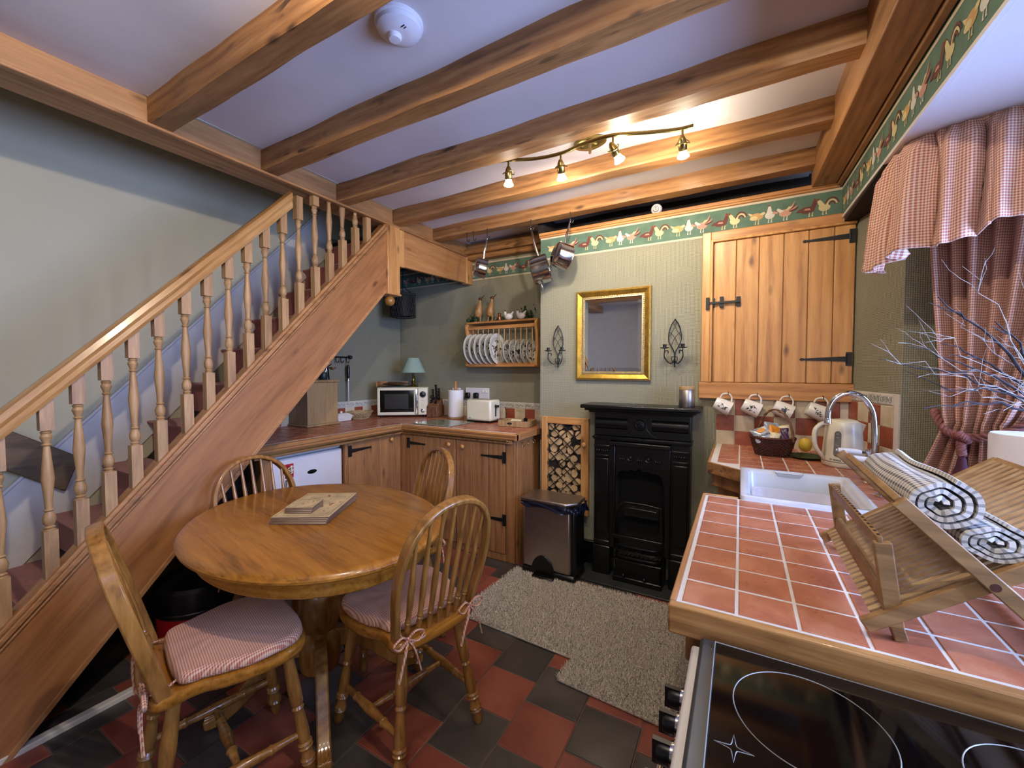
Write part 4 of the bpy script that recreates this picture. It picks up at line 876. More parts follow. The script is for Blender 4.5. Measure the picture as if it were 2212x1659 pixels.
# hook rack with hanging poker
hk = thing('hook_rack', 'black iron hook rack on the wall under the stairs', 'hook rack', (XL + .02, 2.42, 1.47))
mb = MB().tube([(XL + .03, 2.20, 1.475), (XL + .03, 2.53, 1.475)], .006, 8).sphere((XL + .03, 2.535, 1.475), .018, 10).tube([(XL + .006, 2.53, 1.49), (XL + .03, 2.53, 1.475)], .006, 6); part(hk, 'bar', mb, 'iron')
for y in (2.28, 2.38, 2.43, 2.49): part(hk, 'hook', MB().tube(smoothpts([(XL + .03, y, 1.475), (XL + .032, y, 1.44), (XL + .045, y, 1.425), (XL + .06, y, 1.43), (XL + .064, y, 1.445)], 4), .0035, 6), 'iron')
po = thing('sharpening_steel', 'black handled sharpening steel hanging from the hook rack', 'utensil', (XL + .05, 2.49, 1.08))
part(po, 'handle', MB().tube([(XL + .05, 2.49, 1.405), (XL + .05, 2.49, 1.385), (XL + .05, 2.49, 1.33), (XL + .05, 2.49, 1.285)], [.008, .014, .015, .011], 10).tube(loop(XL + .05, 2.49, .0, .008, 1.41, 10), .002, 6, True), 'blackpl')
part(po, 'ferrule', MB().lathe([(.012, 0), (.013, .01), (.009, .025)], (XL + .05, 2.49, 1.26), 12), 'steel'); part(po, 'rod', MB().tube([(XL + .05, 2.49, 1.08), (XL + .05, 2.49, 1.265)], .005, 8), 'brushed')
solo('spatula', MB().tube([(XL + .05, 2.28, 1.42), (XL + .05, 2.30, 1.22)], .006, 6).box((XL + .045, 2.27, 1.10), (XL + .055, 2.33, 1.22)), 'blackpl', 'black spatula hanging on the hook rack behind the wooden bin', 'utensil')

# hanging lace-like lantern under the landing
ln = thing('hanging_lantern', 'black filigree hanging lantern in the dark under the landing', 'lantern', (-2.80, 2.90, 1.86))
mb = MB(); lc = (-2.80, 2.90); lr = .115
for z in (1.862, 1.88, 2.06, 2.075): mb.tube(loop(lc[0], lc[1], lr, lr, z, 32), .004, 5, True)
for k in range(28):
    for s in (-1, 1):
        a = 2 * pi * k / 28; mb.tube([(lc[0] + lr * cos(a + s * .45 * t / 5), lc[1] + lr * sin(a + s * .45 * t / 5), 1.865 + .2 * t / 5) for t in range(6)], .0028, 4)
for k in range(40): a = R.uniform(0, 2 * pi); z = R.uniform(1.89, 2.05); mb.tube([(lc[0] + lr * cos(a + .07 * cos(q)), lc[1] + lr * sin(a + .07 * cos(q)), z + .012 * sin(q)) for q in [2 * pi * i / 8 for i in range(8)]], .0022, 4, True)
part(ln, 'filigree_body', mb, 'lace'); part(ln, 'inner_shade', MB().lathe([(lr - .01, 1.87), (lr - .01, 2.065)], (lc[0], lc[1], 0), 24, cap=False), 'lace')
part(ln, 'chain', MB().tube([(lc[0], lc[1], 2.07), (lc[0], lc[1], 2.385)], .003, 6).tube([(lc[0] - lr, lc[1], 2.07), (lc[0], lc[1], 2.15), (lc[0] + lr, lc[1], 2.07)], .003, 6), 'lace')

# ================================================================== CEILING FITTINGS
def spot_bar(base, pts, heads, label, plate, glabel):
    t = thing('spotlight_bar', label, 'ceiling light', base)
    P = smoothpts(pts, 8); part(t, 'wavy_bar', MB().tube(P, .0085, 10), 'brass')
    part(t, 'ceiling_plate', MB().lathe([(.085, 0), (.084, -.012), (.07, -.02), (.055, -.022), (.045, -.03), (.0, -.032)], (plate[0], plate[1], ZC), 36, sx=1, sy=.62, cap=False), 'brass')
    part(t, 'bracket', MB().tube([(plate[0], plate[1], ZC - .02), (plate[0], plate[1], plate[2])], .008, 8).tube([(plate[0], plate[1], plate[2]), plate[3]], .007, 8), 'brass')
    for (p, aim, lit, power, *la) in heads:
        p = Vector(p); a = Vector(aim).normalized(); j = p + Vector((0, 0, -.055))
        h = part(t, 'lamp_head', MB().tube([p, j], .005, 8).lathe([(.0, -.026), (.008, -.022), (.015, -.008), (.019, .012), (.019, .034), (.016, .04)], j, 18, ax=a), 'brass')
        r_, f_ = .03, h
        q = Vector((0, 0, 1)).rotation_difference(a)
        part(h, 'lamp_ring', MB().tube([j + a * .008 + q @ Vector((r_ * cos(2 * pi * k / 20), r_ * .9 * sin(2 * pi * k / 20), .006 * cos(2 * pi * k / 10))) for k in range(20)], .0024, 6, True), 'brass')
        part(h, 'bulb', MB().lathe([(.015, .038), (.017, .05), (.025, .064), (.0255, .068), (.015, .074), (0, .075)], j, 20, ax=a), 'bulb' if lit else 'bulbdim', label='lit reflector bulb' if lit else 'frosted reflector bulb')
        lo_ = j + a * .10
        light('lamp_light', 'SPOT', lo_, power * 1.9, WARM, .018, target=lo_ + (Vector(la[0]) if la else a), spot=radians(165), blend=.9)
    return t
LP = LAMP_POWER
spot_bar((-.66, 1.95, 2.40), [(-1.13, 1.84, 2.437), (-1.06, 1.86, 2.437), (-.93, 1.915, 2.437), (-.79, 1.93, 2.437), (-.66, 1.90, 2.437), (-.53, 1.90, 2.437), (-.40, 1.95, 2.437), (-.27, 1.995, 2.437), (-.20, 2.0, 2.437)],
         [((-1.06, 1.862, 2.437), (-.12, .25, -1), False, LP['dim'] * .5, (-.5, 1, -.5)), ((-.80, 1.93, 2.437), (-.1, .5, -.8), False, LP['dim'] * 1.9, (-.3, 1, -.5)),
          ((-.53, 1.90, 2.437), (.35, .55, -.75), True, LP['lit'] * .4, (.1, .8, -.7)), ((-.245, 1.998, 2.437), (.0, .5, -.6), True, LP['lit'] * 1.5, (-.4, .8, -.6))],
         'brass spotlight bar with four lamps on the ceiling before the bright joist', (-.68, 2.02, 2.45, (-.64, 1.90, 2.437)), '')
spot_bar((-.15, .42, 2.40), [(-.60, .43, 2.462), (-.45, .40, 2.462), (-.30, .45, 2.462), (-.15, .42, 2.462), (.0, .40, 2.462), (.15, .45, 2.462), (.28, .43, 2.462)],
         [((-.42, .41, 2.462), (-1, .25, -.18), True, LP['front']), ((.10, .43, 2.462), (-.3, .5, -.9), True, LP['front'] * .42, (.35, .9, -.55))],
         'brass spotlight bar on the ceiling above the camera', (-.15, .45, 2.47, (-.15, .42, 2.462)), '')
sm = thing('smoke_alarm', 'round white smoke alarm on the ceiling between the two nearest joists', 'smoke alarm', (-1.0, 1.03, 2.45))
part(sm, 'base', MB().lathe([(.078, 0), (.078, -.014), (.074, -.018)], (-1.0, 1.03, ZC), 40), 'plastic'); part(sm, 'cover', MB().lathe([(.073, -.016), (.07, -.03), (.05, -.044), (.03, -.048), (.0, -.048)], (-1.0, 1.03, ZC), 40, cap=False), 'plastic')
part(sm, 'test_button', MB().lathe([(.0, -.063), (.018, -.062), (.022, -.056), (.022, -.044)], (-1.01, 1.02, ZC), 24, cap=False), 'plastic')
part(sm, 'sounder_slot', MB().box((-.975, 1.005, ZC - .0465), (-.955, 1.008, ZC - .044)).box((-.975, 1.013, ZC - .0465), (-.955, 1.016, ZC - .044)), 'blackpl')
dm = thing('dome_camera', 'small white round camera on the ledge above the chimney breast', 'camera', (-.487, 2.76, 2.352))
part(dm, 'housing', MB().sphere((-.487, 2.77, 2.386), .034, 18).lathe([(.022, 0), (.022, .014)], (-.487, 2.77, 2.352), 16), 'plastic'); part(dm, 'lens', MB().lathe([(.019, 0), (.019, .006), (.012, .008), (.0, .004)], (-.487, 2.742, 2.38), 20, ax=(.2, -1, -.25), cap=False), 'grey')

# ------------------------------------------------------------------ hanging pans under joist 5
def hook(parent, x, y, z0, z1):
    return part(parent, 'hook', MB().tube(smoothpts([(x, y, z0), (x, y, z1 + .03), (x + .003, y, z1 + .008), (x + .014, y, z1), (x + .022, y, z1 + .012), (x + .02, y, z1 + .02)], 5), .003, 6), 'iron')
def pan(x, y, ztop, hl, r, h, tilt, rz, label, second=False):
    """long-handled pan hung by its handle; bowl axis tilted so that base faces the room"""
    t = thing('saucepan', label, 'saucepan', (x, y, ztop - hl), 0, 'pans hanging from the last joist')
    Rm = Matrix.Rotation(rz, 3, 'Z') @ Matrix.Rotation(tilt, 3, 'X')
    O = Vector((x, y, ztop))
    def T(p): return tuple(O + Rm @ Vector(p))
    # local: handle hangs down -z from origin, bowl below with opening towards +y, base towards -y
    mb = MB(); mb.tube([(.0, 0, -.012), (.004, .0, -.05), (0, -.002, -hl * .6), (0, .004, -hl + .01)], [.005, .008, .009, .007], 8, sq=.5); mb.tube([(.008 * cos(a), 0, -.004 + .012 * sin(a)) for a in [2 * pi * k / 14 for k in range(14)]], .003, 6, True)
    mb.v = [T(p) for p in mb.v]; part(t, 'handle', mb, 'steel')
    mb = MB().lathe([(0, -h), (r * .8, -h), (r * .93, -h + .008), (r, -h * .6), (r, -.004), (r * 1.03, 0), (r * .97, 0), (r * .96, -h * .6), (r * .8, -h + .006), (0, -h + .005)], (0, 0, 0), 40, ax=(0, 1, 0), cap=False)
    mb.v = [T((p[0], p[1] + h * .45, p[2] - hl - r * .9)) for p in mb.v]; part(t, 'pan_bowl', mb, 'steel')
    if second:
        mb = MB().tube([(.03, -.02, -hl - 2 * r), (.035, -.02, -hl - 2 * r - .02), (.0, -.02, -hl - 2 * r - .03), (-.035, -.02, -hl - 2 * r - .02), (-.03, -.02, -hl - 2 * r)], .005, 8); mb.v = [T(p) for p in mb.v]; part(t, 'helper_handle', mb, 'steel')
    return t
hooks = thing('pan_hook', 'black hook holding the smallest left saucepan', 'hook', (-1.565, 2.46, 2.30), group='pan hooks'); hook(hooks, -1.565, 2.665 - .03, 2.42, 2.345)
PY = 2.62
pan(-1.675, PY, 2.345, .165, .070, .085, radians(-12), radians(-48), 'small polished saucepan hanging leftmost beside the fascia board')
pan(-1.31, PY, 2.36, .215, .098, .125, radians(14), radians(-72), 'large tall polished saucepan with loop handle hanging in the middle', True)
pan(-1.015, PY, 2.36, .17, .083, .10, radians(-14), radians(-42), 'medium polished saucepan hanging rightmost above the mirror')
for i, x in enumerate((-1.31, -1.015, -1.86, -1.80)):
    t = thing('pan_hook', ('black hook holding the tall middle saucepan', 'black hook holding the rightmost saucepan', 'empty black hook under the joist nearest the fascia board', 'second empty black hook under the joist near the fascia board')[i], 'hook', (x, PY, 2.34), group='pan hooks'); hook(t, x, PY, 2.42, 2.345)
for ch in hooks.children: bpy.data.objects.remove(ch)
hooks.location = (-1.675, PY, 2.34); hook(hooks, -1.675, PY, 2.42, 2.335)

# ================================================================== CHIMNEY BREAST
mr = thing('wall_mirror', 'rectangular mirror in a beaded gilt frame above the mantelpiece', 'mirror', (-.76, 2.73, 1.29))
mx0, mx1, mz0, mz1 = -1.012, -.506, 1.29, 1.903
def picture_frame(parent, x0, x1, z0, z1, yb, secs, name, m, bev=.002):
    for (o, i, d0, d1) in secs:
        mb = MB()
        A = [(x0 + o, z0 + o), (x1 - o, z0 + o), (x1 - o, z1 - o), (x0 + o, z1 - o)]; B = [(x0 + i, z0 + i), (x1 - i, z0 + i), (x1 - i, z1 - i), (x0 + i, z1 - i)]
        vs = [(a, yb, b) for a, b in A] + [(a, yb - d0, b) for a, b in A] + [(a, yb - d1, b) for a, b in B] + [(a, yb, b) for a, b in B]
        fs = []
        for k in range(4):
            n = (k + 1) % 4
            for l in range(3): fs.append((l * 4 + k, l * 4 + n, (l + 1) * 4 + n, (l + 1) * 4 + k))
        mb.add(vs, fs); part(parent, name, mb, m, bev, ang=20)
picture_frame(mr, mx0, mx1, mz0, mz1, YB, [(0, .012, .018, .024), (.012, .042, .024, .012)], 'frame', 'goldfr')
picture_frame(mr, mx0, mx1, mz0, mz1, YB, [(.042, .06, .012, .016)], 'inner_frame', 'gold2')
be = MB()
def beads(mb, o, r, stepn, y):
    x0, x1, z0, z1 = mx0 + o, mx1 - o, mz0 + o, mz1 - o
    n = int((x1 - x0) / stepn)
    for i in range(n + 1):
        for z in (z0, z1): mb.sphere((x0 + (x1 - x0) * i / n, y, z), r, 6)
    n = int((z1 - z0) / stepn)
    for i in range(1, n):
        for x in (x0, x1): mb.sphere((x, y, z0 + (z1 - z0) * i / n), r, 6)
beads(be, .048, .0055, .0125, 2.735); beads(be, .004, .003, .0085, 2.731); part(mr, 'bead_moulding', be, 'gold2', kind='stuff')
g0, g1 = .062, .085
mb = MB(); A = [(mx0 + g0, mz0 + g0), (mx1 - g0, mz0 + g0), (mx1 - g0, mz1 - g0), (mx0 + g0, mz1 - g0)]; B = [(mx0 + g1, mz0 + g1), (mx1 - g1, mz0 + g1), (mx1 - g1, mz1 - g1), (mx0 + g1, mz1 - g1)]
mb.add([(a, 2.741, b) for a, b in A] + [(a, 2.7385, b) for a, b in B], [(0, 1, 5, 4), (1, 2, 6, 5), (2, 3, 7, 6), (3, 0, 4, 7), (4, 5, 6, 7)]); part(mr, 'mirror_glass', mb, 'mirror', ang=1)
# sconces
def sconce(cx, label):
    t = thing('candle_sconce', label, 'wall sconce', (cx, 2.735, 1.385), group='candle sconces flanking the mirror'); y = 2.735
    mb = MB()
    for s in (-1, 1):
        mb.tube(smoothpts([(cx, y, 1.675), (cx + s * .022, y, 1.64), (cx + s * .037, y, 1.58), (cx + s * .032, y, 1.53), (cx + s * .005, y, 1.475), (cx, y, 1.44)], 6), .0035, 6)
        mb.tube(smoothpts([(cx + s * .034, y - .002, 1.60), (cx + s * .0, y - .004, 1.56), (cx - s * .022, y - .003, 1.51)], 5), .0018, 5)
        mb.tube(smoothpts([(cx + s * .01, y - .002, 1.655), (cx - s * .01, y - .004, 1.61), (cx - s * .034, y - .002, 1.57)], 5), .0018, 5)
    mb.tube([(cx, y, 1.385), (cx, y, 1.45)], .004, 6).sphere((cx, y, 1.675), .006, 8); mb.sphere((cx, y, 1.385), .006, 8)
    part(t, 'back_loop', mb, 'iron')
    for s in (-1, 1):
        ax, ay = cx + s * .052, y - .055
        mb = MB().tube(smoothpts([(cx, y - .002, 1.43), (cx + s * .012, y - .02, 1.405), (cx + s * .03, y - .035, 1.405), (cx + s * .053, y - .055, 1.44), (cx + s * .05, y - .055, 1.475), (cx + s * .035, y - .045, 1.48), (cx + s * .033, y - .042, 1.462)], 5), .0032, 6)
        mb.tube(smoothpts([(cx, y - .004, 1.40), (cx + s * .014, y - .012, 1.418), (cx + s * .016, y - .012, 1.44), (cx + s * .004, y - .008, 1.445)], 5), .0026, 6)
        a_ = part(t, 'arm', mb, 'iron'); part(a_, 'drip_pan', MB().lathe([(.0, 0), (.02, .002), (.027, .006), (.026, .008), (.0, .005)], (ax, ay, 1.492), 18), 'iron'); part(a_, 'candle_cup', MB().lathe([(.01, 0), (.012, .022), (.01, .022), (.009, .004)], (ax, ay, 1.497), 12), 'iron')
        mb = MB().tube([(ax, ay, 1.47), (ax, ay, 1.495)], .003, 6); part(a_, 'cup_stem', mb, 'iron')
sconce(-1.148, 'black wrought iron two-arm candle sconce left of the mirror'); sconce(-.362, 'black wrought iron two-arm candle sconce right of the mirror')

# ------------------------------------------------------------------ cast iron fireplace
fp = thing('fireplace', 'black cast iron fireplace with mantelshelf and arched grate', 'fireplace', (-.55, 2.66, .012)); F = 'black'
fy = 2.635
part(fp, 'mantel_shelf', MB().box((-.905, 2.52, 1.115), (-.195, YB, 1.14)).box((-.885, 2.545, 1.10), (-.215, YB, 1.116)).box((-.865, 2.575, 1.085), (-.235, YB, 1.101)), F, .007)
part(fp, 'frieze', MB().box((-.845, fy + .01, .93), (-.255, YB, 1.086)), F, .003)
for a, b in ((-.835, -.625), (-.475, -.265)):
    part(fp, 'frieze_roll', MB().prism([(fy + .014 - .026 * sin(radians(q)), 1.012 - .036 * cos(radians(q))) for q in range(0, 181, 15)], lambda y_, z_: (a, y_, z_), lambda y_, z_: (b, y_, z_)).box((a, fy + .002, 1.052), (b, fy + .015, 1.062)).box((a, fy + .002, .963), (b, fy + .015, .972)), F)
part(fp, 'centre_tablet', MB().prism([(-.615, 1.085), (-.485, 1.085), (-.505, 1.05), (-.505, .985), (-.48, .955), (-.44, .935), (-.66, .935), (-.62, .955), (-.595, .985), (-.595, 1.05)], lambda a, b: (a, fy + .012, b), lambda a, b: (a, fy - .002, b)), F, .002)
ro = MB().lathe([(.0, .012), (.008, .012), (.012, .006), (.018, .005), (.022, .009), (.03, .008), (.034, .002), (.036, 0)], (-.55, fy - .002, 1.012), 28, ax=(0, -1, 0), cap=False)
for k in range(8): a = 2 * pi * k / 8; ro.sphere((-.55 + .02 * cos(a), fy - .008, 1.012 + .02 * sin(a)), .005, 8)
part(fp, 'rosette', ro, F)
part(fp, 'cornice', MB().box((-.85, fy - .012, .905), (-.25, YB, .93)).box((-.855, fy - .02, .915), (-.245, fy, .925)), F, .005)
for a, b in ((-.845, -.735), (-.365, -.255)):
    jm = part(fp, 'jamb', MB().box((a, fy + .006, .012), (b, YB, .906)), F, .003)
    part(jm, 'jamb_panel', MB().box((a + .012, fy - .002, .28), (b - .012, fy + .008, .78)), F, .006)
    part(jm, 'jamb_cap', MB().box((a + .002, fy - .012, .855), (b - .002, fy + .008, .87)).box((a + .01, fy - .006, .79), (b - .01, fy + .008, .805)), F, .003)
    q = MB()
    for k in range(6): q.sphere((a + .02 + (b - a - .04) * k / 5, fy - .0, .83), .008, 8, sc=(.7, .6, 1.3))
    part(jm, 'jamb_ornament', q, F)
    part(jm, 'plinth', MB().box((a - .004, fy - .012, .012), (b + .004, fy + .01, .2)).box((a, fy - .004, .2), (b, fy + .01, .235)), F, .008)
# insert with arched opening
part(fp, 'insert_frame', MB().box((-.738, fy - .012, .20), (-.70, fy + .02, .9)).box((-.40, fy - .012, .20), (-.362, fy + .02, .9)).box((-.738, fy - .028, .872), (-.362, fy + .02, .9)), F, .006)
hd = MB(); pts = [(-.70, .872), (-.40, .872), (-.40, .60)] + [(-.40 - .008, .66), (-.42, .70), (-.45, .715), (-.47, .708), (-.50, .722), (-.53, .716), (-.55, .735), (-.57, .716), (-.60, .722), (-.63, .708), (-.65, .715), (-.68, .70), (-.692, .66), (-.70, .60)]
hd.prism(pts, lambda a, b: (a, fy + .018, b), lambda a, b: (a, fy - .0, b)); hp = part(fp, 'insert_hood', hd, F, .002)
q = MB()
for cx_ in (-.605, -.495):
    q.lathe([(.0, .012), (.008, .01), (.012, .004), (.02, .006), (.024, 0)], (cx_, fy - .002, .80), 20, ax=(0, -1, 0), cap=False); q.box((cx_ - .024, fy - .008, .755), (cx_ + .024, fy, .767))
for cx_ in (-.66, -.55, -.44):
    for k in range(3): q.sphere((cx_ - .012 + .012 * k, fy - .002, .785), .007, 8, sc=(.8, .5, 1.4))
q.box((-.69, fy - .006, .83), (-.41, fy + .002, .84)); q.box((-.69, fy - .006, .742), (-.41, fy + .002, .748)); part(hp, 'hood_ornament', q, F)
part(fp, 'firebox', MB().box((-.70, 2.745, .012), (-.40, 2.75, .88)).box((-.70, 2.64, .012), (-.695, 2.75, .88)).box((-.405, 2.64, .012), (-.40, 2.75, .88)).box((-.66, 2.70, .40), (-.44, 2.75, .48)), 'soot')
ar = MB(); outer = [(-.70, .30)] + [(-.695, .40), (-.675, .47), (-.64, .51), (-.60, .518), (-.50, .518), (-.41, .512), (-.405, .30)]
ar.ribbon(smoothpts([(a, fy - .03, b) for a, b in outer[:6]], 4) + [(-.41, fy - .03, .512), (-.408, fy - .03, .40), (-.405, fy - .03, .30)], (0, 1, 0), .03, .02)
ar.ribbon(smoothpts([(-.675, fy - .042, .30), (-.668, fy - .042, .40), (-.65, fy - .042, .45), (-.62, fy - .042, .487), (-.55, fy - .042, .492), (-.43, fy - .042, .488)], 4), (0, 1, 0), .016, .007)
part(fp, 'arch_surround', ar, F, .004)
gr = part(fp, 'grate', MB().box((-.70, fy - .055, .285), (-.40, fy - .03, .31)), F, .004)
for z in (.25, .215, .18): part(gr, 'grate_bar', MB().tube(smoothpts([(-.69, fy - .03, z), (-.66, fy - .055, z), (-.55, fy - .062, z), (-.44, fy - .055, z), (-.41, fy - .03, z)], 4), .006, 8), F)
q = MB()
for k in range(9): q.box((-.66 + k * .027, 2.62, .165), (-.65 + k * .027, 2.73, .175))
q.box((-.68, 2.61, .155), (-.42, 2.735, .165)); part(gr, 'grate_bed', q, 'shadowwood')
part(fp, 'ash_cover', MB().box((-.69, fy - .045, .04), (-.41, fy - .02, .15)).box((-.70, fy - .055, .14), (-.40, fy - .02, .155)).box((-.70, fy - .058, .012), (-.40, fy - .01, .045)), F, .006)
for x in (-.63, -.50): part(fp, 'ash_knob', MB().sphere((x, fy - .062, .06), .011, 10).lathe([(.006, 0), (.006, .015)], (x, fy - .045, .06), 8, ax=(0, -1, 0)), F)
cn = thing('steel_canister', 'brushed steel canister with wooden lid on the right of the mantelshelf', 'canister', (-.279, 2.64, 1.141))
part(cn, 'body', MB().lathe([(.043, 0), (.045, .003), (.045, .10), (.043, .103)], (-.279, 2.64, 1.141), 32), 'brushed'); part(cn, 'lid', MB().lathe([(.046, .1035), (.046, .118), (.043, .121)], (-.279, 2.64, 1.141), 32), 'birch')

# ------------------------------------------------------------------ log niche door with lattice
ld = thing('log_niche_door', 'pine framed lattice door over stacked logs beside the fireplace', 'door', (-1.09, 2.74, .36))
x0, x1, z0, z1 = -1.268, -.912, .34, 1.022; y0 = 2.716
part(ld, 'door_frame', MB().box((x0, y0, z0), (x0 + .045, YB, z1)), 'pine_z', .003); part(ld, 'door_frame', MB().box((x1 - .055, y0, z0), (x1, YB, z1)), 'pine_z', .003)
part(ld, 'door_frame', MB().box((x0 + .045, y0, z1 - .048), (x1 - .055, YB, z1)), 'pine_x', .003); part(ld, 'door_frame', MB().box((x0 + .045, y0, z0), (x1 - .055, YB, z0 + .05)), 'pine_x', .003)
part(ld, 'knob', MB().lathe([(.005, 0), (.006, .01), (.014, .016), (.016, .024), (.01, .03), (0, .031)], (-.938, y0, .845), 16, ax=(0, -1, 0), cap=False), 'pine_z')
part(ld, 'hinge', MB().box((x0 - .012, y0 + .002, .85), (x0 + .004, y0 + .012, .93)), 'iron')
ix0, ix1, iz0, iz1 = x0 + .045, x1 - .055, z0 + .05, z1 - .048
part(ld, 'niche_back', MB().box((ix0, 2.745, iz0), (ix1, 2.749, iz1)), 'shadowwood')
def clipline(cx, s):
    """line z = s*(x-cx)+? clipped to the opening"""
    pts = []
    for x in (ix0, ix1):
        z = iz0 + s * (x - cx)
        if iz0 <= z <= iz1: pts.append((x, z))
    for z in (iz0, iz1):
        x = cx + (z - iz0) / s
        if ix0 < x < ix1: pts.append((x, z))
    return sorted(pts)[:2] if len(pts) >= 2 else None
for s in (.95, -.95):
    for k in range(-8, 14):
        c = ix0 + k * .104
        l = clipline(c if s > 0 else c, s)
        if l: part(ld, 'lattice_bar', MB().ribbon([(l[0][0], y0 + (.008 if s > 0 else .003), l[0][1]), (l[1][0], y0 + (.008 if s > 0 else .003), l[1][1])], (0, 1, 0), .004, .0055), 'shadowwood')
r = random.Random(5); placed = []; row = 0; z = iz0 + .028
while z < iz1 - .018:
    x = ix0 + (.027 if row % 2 == 0 else .05)
    while x < ix1 - .018:
        rr = r.uniform(.026, .034); placed.append((x + r.uniform(-.004, .004), z + r.uniform(-.007, .007), rr)); x += r.uniform(.054, .064)
    z += .0535; row += 1
placed = [p for p in placed if r.random() > .04]
for i, (x, z, rr) in enumerate(placed):
    n = 12; sx_ = r.uniform(.9, 1.12); prof = [(rr * (1 + r.uniform(-.09, .09))) for _ in range(n)]; a0 = r.uniform(0, 6)
    P2 = [(prof[k] * cos(2 * pi * k / n) * sx_, prof[k] * sin(2 * pi * k / n) / sx_) for k in range(n)]
    yf = 2.7255 + r.uniform(0, .006); mb = MB(); mb.prism([(x + a, z + b) for a, b in P2], lambda a, b: (a, 2.7445, b), lambda a, b: (a, yf + .003, b), 1)
    mb.prism([(x + a * .93, z + b * .93) for a, b in P2], lambda a, b: (a, yf + .0028, b), lambda a, b: (a, yf, b), 0); part(ld, 'log', mb, ['log', 'bark'])

# ------------------------------------------------------------------ pedal bin
bn = thing('pedal_bin', 'rectangular brushed steel pedal bin with black liner showing under the lid', 'bin', (-1.08, 2.47, 0))
bx0, bx1, by0, by1 = -1.262, -.892, 2.40, 2.60
part(bn, 'body', MB().box((bx0 + .006, by0, .055), (bx1 - .03, by0 + .1, .475)), 'brushed', .012); part(bn, 'rear_body', MB().box((bx0 + .004, by0 + .03, .03), (bx1, by1, .475)), 'blackpl', .02)
part(bn, 'base', MB().box((bx0 - .004, by0 - .004, .0), (bx1 + .004, by1 + .004, .055)), 'blackpl', .015)
part(bn, 'lid', MB().prism([(bx0 - .006, by0 - .012), (bx1 - .05, by0 - .03), (bx1 + .01, by0 + .04), (bx1 + .01, by1 - .02), (bx1 - .03, by1 + .005), (bx0 + .03, by1 + .005), (bx0 - .006, by1 - .03)], lambda a, b: (a, b, .498), lambda a, b: (a, b, .520)), 'brushed', .008)
lin = MB(); N = 44; per = [(bx0 - .002, by0 - .008), (bx1 - .05, by0 - .026), (bx1 + .008, by0 + .04), (bx1 + .008, by1)]
pp = smoothpts([(a, b, 0) for a, b in per], 14); r = random.Random(8)
def lf_(u, v):
    i = u * (len(pp) - 1); a = pp[int(i)].lerp(pp[min(len(pp) - 1, int(i) + 1)], i - int(i)); n_ = Vector((.3, -1, 0)).normalized() if a.x < bx1 - .04 else Vector((1, -.3, 0)).normalized()
    k = .004 * sin(u * 61 + v * 4) + .004 * sin(u * 33 - v * 7) + .012 * v * u; drop = .03 + .035 * u + .008 * sin(u * 27)
    return tuple(a + n_ * (.004 + k) + Vector((0, 0, .50 - v * drop)))
lin.grid(lf_, 70, 8); part(bn, 'liner', lin, 'liner', ang=60)
q = MB().prism(arc(-1.11, .02, .085, .13, 0, 180, 20), lambda a, b: (a, by0 - .008, b), lambda a, b: (a, by0 + .004, b)); part(bn, 'pedal_recess', q, 'blackpl', .004)
part(bn, 'pedal', MB().box((-1.17, by0 - .05, .012), (-1.02, by0 - .006, .03)), 'blackpl', .008)

# ------------------------------------------------------------------ rug (shaggy): base plus tufts
rg = thing('rug', 'shaggy beige L-shaped rug on the quarry tiles before the fireplace', 'rug', (-.8, 2.05, 0))
rp = [(-1.315, 2.425), (-1.345, 1.93), (-1.27, 1.80), (-.675, 1.775), (-.68, 1.62), (-.10, 1.585), (-.12, 2.45)]
part(rg, 'backing', MB().prism(rp, lambda a, b: (a, b, .001), lambda a, b: (a, b, .012)), 'rug', .004)
def inpoly(x, y, p):
    c = False
    for i in range(len(p)):
        (x0_, y0_), (x1_, y1_) = p[i], p[(i + 1) % len(p)]
        if (y0_ > y) != (y1_ > y) and x < (x1_ - x0_) * (y - y0_) / (y1_ - y0_) + x0_: c = not c
    return c
r = random.Random(3); tf = MB(); vs = []; fs = []
for _ in range(62000):
    x, y = r.uniform(-1.36, -.09), r.uniform(1.57, 2.46)
    if not inpoly(x, y, rp): continue
    a = r.uniform(0, 2 * pi); l = r.uniform(.007, .014); w = .0016; h = r.uniform(.008, .017); dx, dy = cos(a), sin(a); k = len(vs)
    vs += [(x - dy * w, y + dx * w, .010), (x + dy * w, y - dx * w, .010), (x + dx * l + dy * w * .6, y + dy * l - dx * w * .6, .011 + h), (x + dx * l - dy * w * .6, y + dy * l + dx * w * .6, .011 + h)]; fs.append((k, k + 1, k + 2, k + 3))
tf.add(vs, fs); part(rg, 'pile', tf, 'rug', kind='stuff', ang=180)

# ================================================================== UNDER THE STAIRS
struct('understair_shade_boards', MB().prism([(.30, 0), (1.40, 0), (1.40, sz(1.40) - .42), (.50, sz(.50) - .42)], lambda a, b: (-2.72, a, b), lambda a, b: (-2.70, a, b)).box((XL + .02, 1.39, 0), (-2.70, 1.41, .86)).prism([(.30, sz(.30) - .40), (1.42, sz(1.42) - .40), (1.42, sz(1.42) - .385), (.30, sz(.30) - .385)], lambda a, b: (XL + .02, a, b), lambda a, b: (-2.25, a, b)), 'shadowwood')  # added boards, coloured dark to stand in for the shade under the flight
struct('trim_14', MB().box((-2.50, 1.36, 0), (-2.44, 1.42, .872)), 'cab_z', bev=.004)
tbn = thing('lidded_tub', 'red tub with a large black lid pushed under the stairs', 'tub', (-2.06, .98, 0))
tbx, tby = -2.27, .97
tbn.location = (tbx, tby, 0)
part(tbn, 'tub_body', MB().lathe([(.0, .0), (.15, 0), (.16, .01), (.168, .22), (.17, .26)], (tbx, tby, 0), 40, cap=False), 'red')
